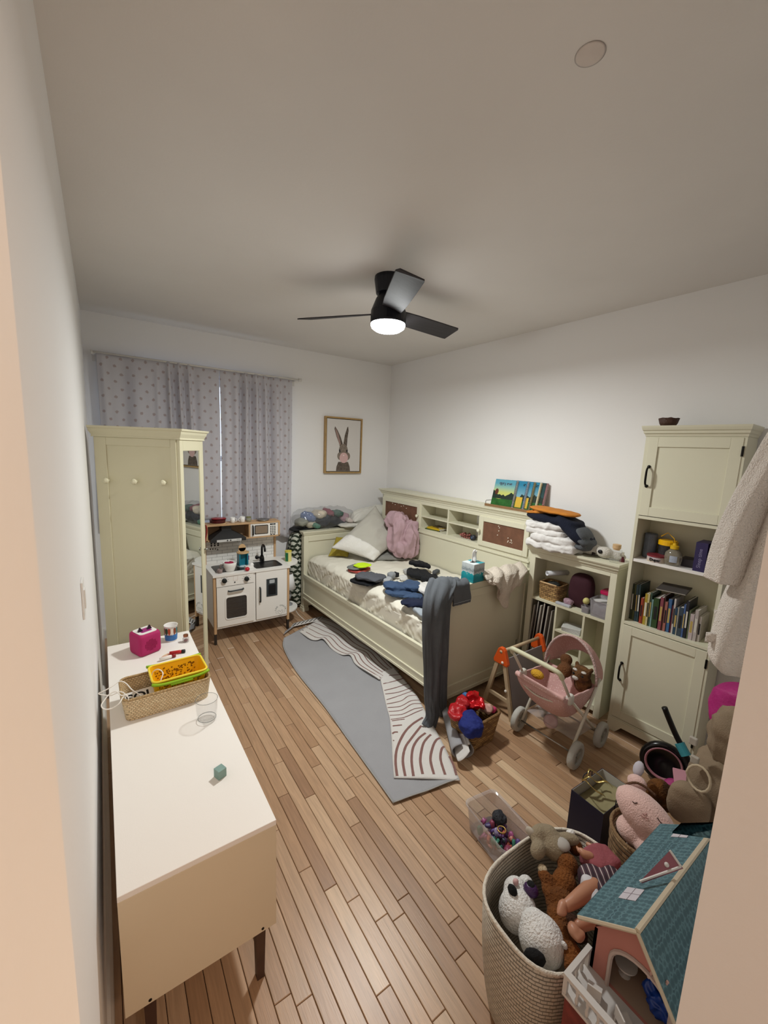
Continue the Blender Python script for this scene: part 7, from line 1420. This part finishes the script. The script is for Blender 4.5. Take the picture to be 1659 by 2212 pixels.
for (ya, za, yb, zb, nm_) in ((AP.y, AP.z, EL_[0] + .012, EL_[1] - .010, 'roof_slope'), (AP.y, AP.z, ER_[0] - .004, ER_[1] - .02, 'roof_slope')):
    n_ = Vector((0, -(zb - za), (yb - ya))).normalized(); n_ = n_ if n_.z > 0 else -n_; th = n_ * .008
    lo = [(.980, ya, za), (HX1 + .02, ya, za), (HX1 + .02, yb, zb), (.980, yb, zb)]; hi = [tuple(Vector(p) + th) for p in lo]
    MB().hexa(lo, hi).build(nm_, RT, dh)
    MB().tube([(.980, ya, za + .004), (.980, yb, zb + .004)], .0055, 6).build('edge_trim', CE, dh)
MB().tube([(.978, AP.y, AP.z + .008), (HX1 + .02, AP.y, AP.z + .008)], .0065, 6).build('ridge_trim', CE, dh)
# roof windows printed on the slope, dormer gable, upper roof step
def on_slope(x, t_, lift=.009):
    y = AP.y + (EL_[0] + .012 - AP.y) * t_; z = AP.z + (EL_[1] - .010 - AP.z) * t_; n_ = Vector((0, .099, .133)).normalized(); return Vector((x, y, z)) + n_ * lift
for x_, t_ in ((1.075, .42), (1.40, .42)):
    a, b, c_, d = on_slope(x_, t_ - .13), on_slope(x_ + .05, t_ - .13), on_slope(x_ + .05, t_ + .16), on_slope(x_, t_ + .16)
    w = MB().add([tuple(v) for v in (a, b, c_, d)], [(0, 1, 2, 3)]).build('roof_window', pm('window_print', '#c3bcc2', .5), dh, solid=.001)
    m1, m2, m3, m4 = (a + b) / 2, (c_ + d) / 2, (b + c_) / 2, (a + d) / 2
    MB().tube([m1, m2], .0014, 4).tube([m3, m4], .0014, 4).build('window_cross', pm('print_taupe', '#8b8187', .6), w, world=True)
v0, v1, v2 = onx(1382, 1904, 1.13), onx(1447, 1837, 1.20), onx(1471, 1872, 1.20)
v0, v1, v2 = [Vector(v) for v in (v0, v1, v2)]; off = Vector((.006, -.004, -.006))
MB().hexa([tuple(v + off) for v in (v0, v2, v1)], [tuple(v) for v in (v0, v2, v1)]).build('dormer_gable', pm('mauve_pink_board', '#8d5560', .6), dh)
MB().tube([v0, v2], .003, 6).tube([v2, v1], .003, 6).build('dormer_trim', WB_, dh)
cc = (v0 * .25 + v1 * .35 + v2 * .4); MB().ell(cc, (.006, .006, .006), 10).build('rosette', WB_, dh, smooth=True)
MB().hexa([tuple(onx(x, y, 1.30)) for x, y in ((1452, 1800), (1540, 1812), (1545, 1780), (1470, 1782))], [tuple(onx(x, y, 1.30) + Vector((0, 0, .006))) for x, y in ((1452, 1800), (1540, 1812), (1545, 1780), (1470, 1782))]).build('upper_roof_step', RT, dh)
# arch trim
MB().tube([(.998, ay0, az0)] + [(.998, a[0], a[1]) for a in arch][::-1] + [(.998, ay1, az0)], .0055, 6).build('arch_trim', pm('dusty_white', '#b9a59c', .6), dh)
mb = MB()
for k in range(4): mb.tube([(.9985, .232 + k * .010, .615 - k * .004), (.9985, .238 + k * .010, .588 - k * .003)], .003, 6)
mb.build('leaf_print', pm('pale_print_pink', '#bf9a90', .7), dh)
# balcony
MB().box(.888, 1.0, .185, .405, .442, .450).build('balcony_floor', WB_, dh)
MB().box(.895, .903, .19, .40, 0, .442).box(.903, 1.0, .392, .40, 0, .442).box(.903, 1.0, .19, .198, 0, .442).build('balcony_base', pm('brick_rose_print', '#7d332c', .7, var=(30, .4)), dh)
br_ = MB().box(.886, .902, .185, .407, .498, .508).box(.902, 1.0, .395, .407, .498, .508).build('handrail', WB_, dh)
for (x_, y_) in ((.889, .396), (.991, .396), (.889, .19)): MB().box(x_, x_ + .010, y_, y_ + .010, .45, .498).build('corner_post', WB_, dh)
for k in range(7): MB().lathe([(.003, 0), (.005, .012), (.0025, .024), (.005, .036), (.003, .048)], 8, (.894, .215 + k * .026, .45)).build('baluster', WB_, dh, smooth=True)
for k in range(3): MB().lathe([(.003, 0), (.005, .012), (.0025, .024), (.005, .036), (.003, .048)], 8, (.920 + k * .024, .401, .45)).build('baluster', WB_, dh, smooth=True)
# doll furniture
FU = pm('white_doll_furniture', '#cfc8c2', .4)
for k, (x_, y_, z_, rz_, lb) in enumerate(((.945, .355, .4505, 20, 'white doll chair lying on the balcony near its corner'), (.950, .285, .4505, -30, 'white doll chair in the middle of the balcony'), (.955, .225, .4505, 60, 'white doll chair at the wall end of the balcony'))):
    t = thing('doll_chair', lb, 'doll chair', (x_, y_, z_), rot=(0, R(0), R(rz_)))
    MB().box(-.016, .016, -.016, .016, .016, .020).build('seat', FU, t); MB().box(-.016, -.012, -.016, .016, .020, .046).build('backrest', FU, t, bevel=.001)
    for a in (-.014, .012):
        for b in (-.014, .012): MB().box(a, a + .003, b, b + .003, 0, .016).build('leg', FU, t)
t = MB().blob((1.055, .250, .485), (.035, .04, .033), p=2.3, amp=.012, scl=40, seed=3, n=14, ridge=.012).build('doll_dress', pm('royal_blue_satin', '#173a8a', .3), None, smooth=True, label='royal blue doll dress bundled inside the dollhouse arch', cat='doll dress')
t = thing('doll_table', 'small white doll table inside the dollhouse arch', 'doll table', (1.06, .335, .4505))
MB().lathe([(0, .032), (.026, .032), (.026, .036), (0, .036)], 20).build('table_top', FU, t); MB().lathe([(0, 0), (.014, 0), (.003, .004), (.003, .032), (0, .032)], 12).build('pedestal', FU, t)
# ================================================================ SCOOTER
sco = thing('child_scooter', 'black, teal and pink child scooter parked against the tall cabinet', 'scooter', (2.46, .70, 0), w=True)
TYRE = pm('glossy_black_wheel', '#0d0b0d', .22); PRING = pm('pink_ring', '#b27a84', .5)
def swheel(c, r, w, ax):
    wh = MB().at(c, ax).lathe([(0, -w * .3), (r * .7, -w * .3), (r * .8, -w * .5), (r * .95, -w * .4), (r, 0), (r * .95, w * .4), (r * .8, w * .5), (r * .7, w * .3), (0, w * .3)], 36).build('wheel', TYRE, sco, smooth=True)
    MB().at(c, ax).lathe([(r * .68, w * .32), (r * .73, w * .36), (r * .78, w * .50), (r * .74, w * .52), (r * .68, w * .36)], 36, caps=False).build('wheel_ring', PRING, wh, smooth=True)
ax1 = (0, R(-84), R(20))
swheel((2.50, .765, .118), .115, .05, ax1); swheel((2.33, .62, .075), .072, .04, ax1)
MB().tube([poly_at([(2.42, .775, .475), (2.44, .745, .40), (2.455, .715, .335), (2.45, .665, .27), (2.44, .60, .17)], i / 24) for i in range(25)], .0145, 12).build('steering_stem', BLACK, sco, smooth=True)
MB().tube([(2.452, .695, .305), (2.442, .655, .262)], .024, 16).build('teal_clamp', pm('teal_clamp_m', '#3a8d98', .4), sco)
MB().at((2.36, .62, .16), (R(-8), 0, R(24))).box(-.035, .085, -.045, .045, 0, .022).build('footplate', pm('pale_pink_plate', '#c28a95', .45), sco, bevel=.004)
MB().ell((2.32, .655, .145), (.055, .040, .020), 18).build('mudguard', pm('glossy_pink', '#a83a76', .25), sco, smooth=True)
MB().at((2.38, .60, .11), (0, 0, R(20))).box(-.06, .06, -.02, .02, 0, .04).build('chassis', BLACK, sco, bevel=.004)
# ================================================================ BACKPACKS AND ROBE ON THE NEAR WALL HOOKS
hk = thing('coat_hook_rail', 'white hook rail on the near wall carrying the robe and backpacks', 'hook rail', (1.85, YN, 1.9), w=True)
MB().box(1.35, 2.45, YN, YN + .018, 2.02, 2.09).build('rail_board', TRIM, hk, bevel=.002)
for x_ in (1.50, 1.75, 2.02, 2.30): MB().tube([(x_, YN + .018, 2.05), (x_, YN + .05, 2.045), (x_, YN + .06, 2.075)], .006, 8).build('hook', STEEL, hk, smooth=True)
ROB = pm('cream_towelling', '#e9ded4', .97, bump=(230, 1.0), var=(5, .06))
rob = thing('bath_robe', 'cream towelling robe hanging in front of the tall cabinet at the right edge', 'robe', (1.6, .26, 1.2), w=True)
def lobe(path, wy, wx, seed, name, fold=.25, n=30, m=50):
    rings = []
    for i in range(m + 1):
        s = i / m; c = poly_at(path, s); a_ = poly_at([(v, 0, 0) for v in wy], s).x; b_ = poly_at([(v, 0, 0) for v in wx], s).x; rg = []
        for k in range(n):
            a = 2 * math.pi * k / n; f = 1 + fold * noise.noise(Vector((math.cos(a) * 2 + seed, math.sin(a) * 2, s * 1.4))) + .08 * math.sin(5 * a + seed)
            rg.append((c.x + b_ * math.sin(a) * f, c.y + a_ * math.cos(a) * f, c.z))
        rings.append(rg)
    return MB().rings(rings).build(name, ROB, rob, smooth=True)
def rx(px, py): return onx(px, py, 1.62)
mid = [(1.62, .22, 2.08), (1.62, .255, 1.90), (1.62, .275, 1.70), (1.62, .295, 1.50), (1.62, .315, 1.34), (1.62, .325, 1.20), (1.62, .325, 1.150)]
lobe(mid, [.03, .075, .085, .085, .095, .09, .06], [.05, .10, .12, .13, .14, .13, .09], 1, 'robe_body')
slv = [(1.60, .22, 2.06), (1.58, .29, 1.92), (1.56, .34, 1.76), (1.55, .372, 1.62), (1.55, .385, 1.52), (1.55, .388, 1.435)]
lobe(slv, [.03, .052, .050, .050, .052, .054], [.04, .055, .06, .07, .075, .075], 4, 'robe_sleeve', .15)
MB().grid(lambda u, v: (1.53 + .05 * u, .335 + .075 * u - .02 * v, 1.30 - .10 * v + .025 * u), 8, 10).build('belt_end', ROB, rob, smooth=True, solid=.016)
MB().grid(lambda u, v: (1.50 + .012 * math.sin(3.1 * u), .255 + .15 * u, 1.318 - .05 * u - .028 * v), 12, 4).build('ribbed_cuff', ROB, rob, smooth=True, solid=.014)
KH = pm('khaki_canvas', '#8a765f', .85, bump=(200, .3), var=(5, .15)); MG = pm('magenta_nylon', '#a81f6e', .6, bump=(80, .3), var=(4, .1))
bp_ = thing('khaki_backpack', 'khaki drawstring backpack hanging low beside the doorway', 'backpack', (2.02, .42, .28), w=True)
MB().blob((2.04, .40, .455), (.12, .135, .165), p=3, amp=.016, scl=8, seed=4, n=26, ridge=.022, rd=(1, 1, .3)).build('bag_body', KH, bp_, smooth=True)
MB().blob((2.02, .385, .70), (.09, .105, .13), (0, 0, 0), p=2.5, amp=.018, scl=9, seed=6, n=24, ridge=.022, rd=(1, 1, .3)).build('bag_flap', KH, bp_, smooth=True)
MB().blob((1.90, .475, .40), (.035, .070, .085), (0, 0, R(12)), p=3, amp=.006, scl=16, seed=9, n=14).build('front_pocket', KH, bp_, smooth=True)
MB().tube([(1.885 + .012 * math.sin(k * .5), .455 + .040 * math.cos(k * .42), .545 + .046 * math.sin(k * .42)) for k in range(15)], .005, 8, closed=True).build('ring_strap', pm('pale_webbing', '#b3a288', .8), bp_, smooth=True)
for y_, z_ in ((.50, .665), (.485, .590)): MB().box(1.912, 1.928, y_ - .014, y_ + .014, z_ - .016, z_ + .016).build('buckle', pm('pale_buckle', '#aaa398', .4), bp_, bevel=.004)
MB().tube([(2.02, YN + .06, 2.06), (2.02, .22, 1.5), (2.02, .33, .82)], .008, 8).build('hanging_strap', KH, bp_, smooth=True)
pb = thing('magenta_backpack', 'bright magenta backpack hanging behind the khaki one', 'backpack', (2.3, .42, .6), w=True)
MB().blob((2.28, .415, .66), (.10, .135, .17), (R(-12), 0, 0), p=2.8, amp=.012, scl=8, seed=3, n=24, ridge=.016).build('bag_body', MG, pb, smooth=True)
MB().tube([(2.30, YN + .06, 2.06), (2.30, .25, 1.4), (2.29, .38, .80)], .008, 8).build('hanging_strap', MG, pb, smooth=True)
ng = thing('navy_coat', 'dark navy coat hanging behind the magenta backpack', 'coat', (2.5, .3, .7), w=True)
MB().blob((2.55, .32, 1.05), (.12, .14, .38), p=3, amp=.02, scl=6, seed=5, n=20, ridge=.02, rd=(1, 1, .2)).build('coat_body', pm('navy_wool', '#191b26', .95), ng, smooth=True)
MB().tube([(2.40, YN + .03, 2.06), (2.52, .26, 1.40)], .008, 8).build('hanging_loop', pm('navy_wool', '#191b26', .95), ng, smooth=True)
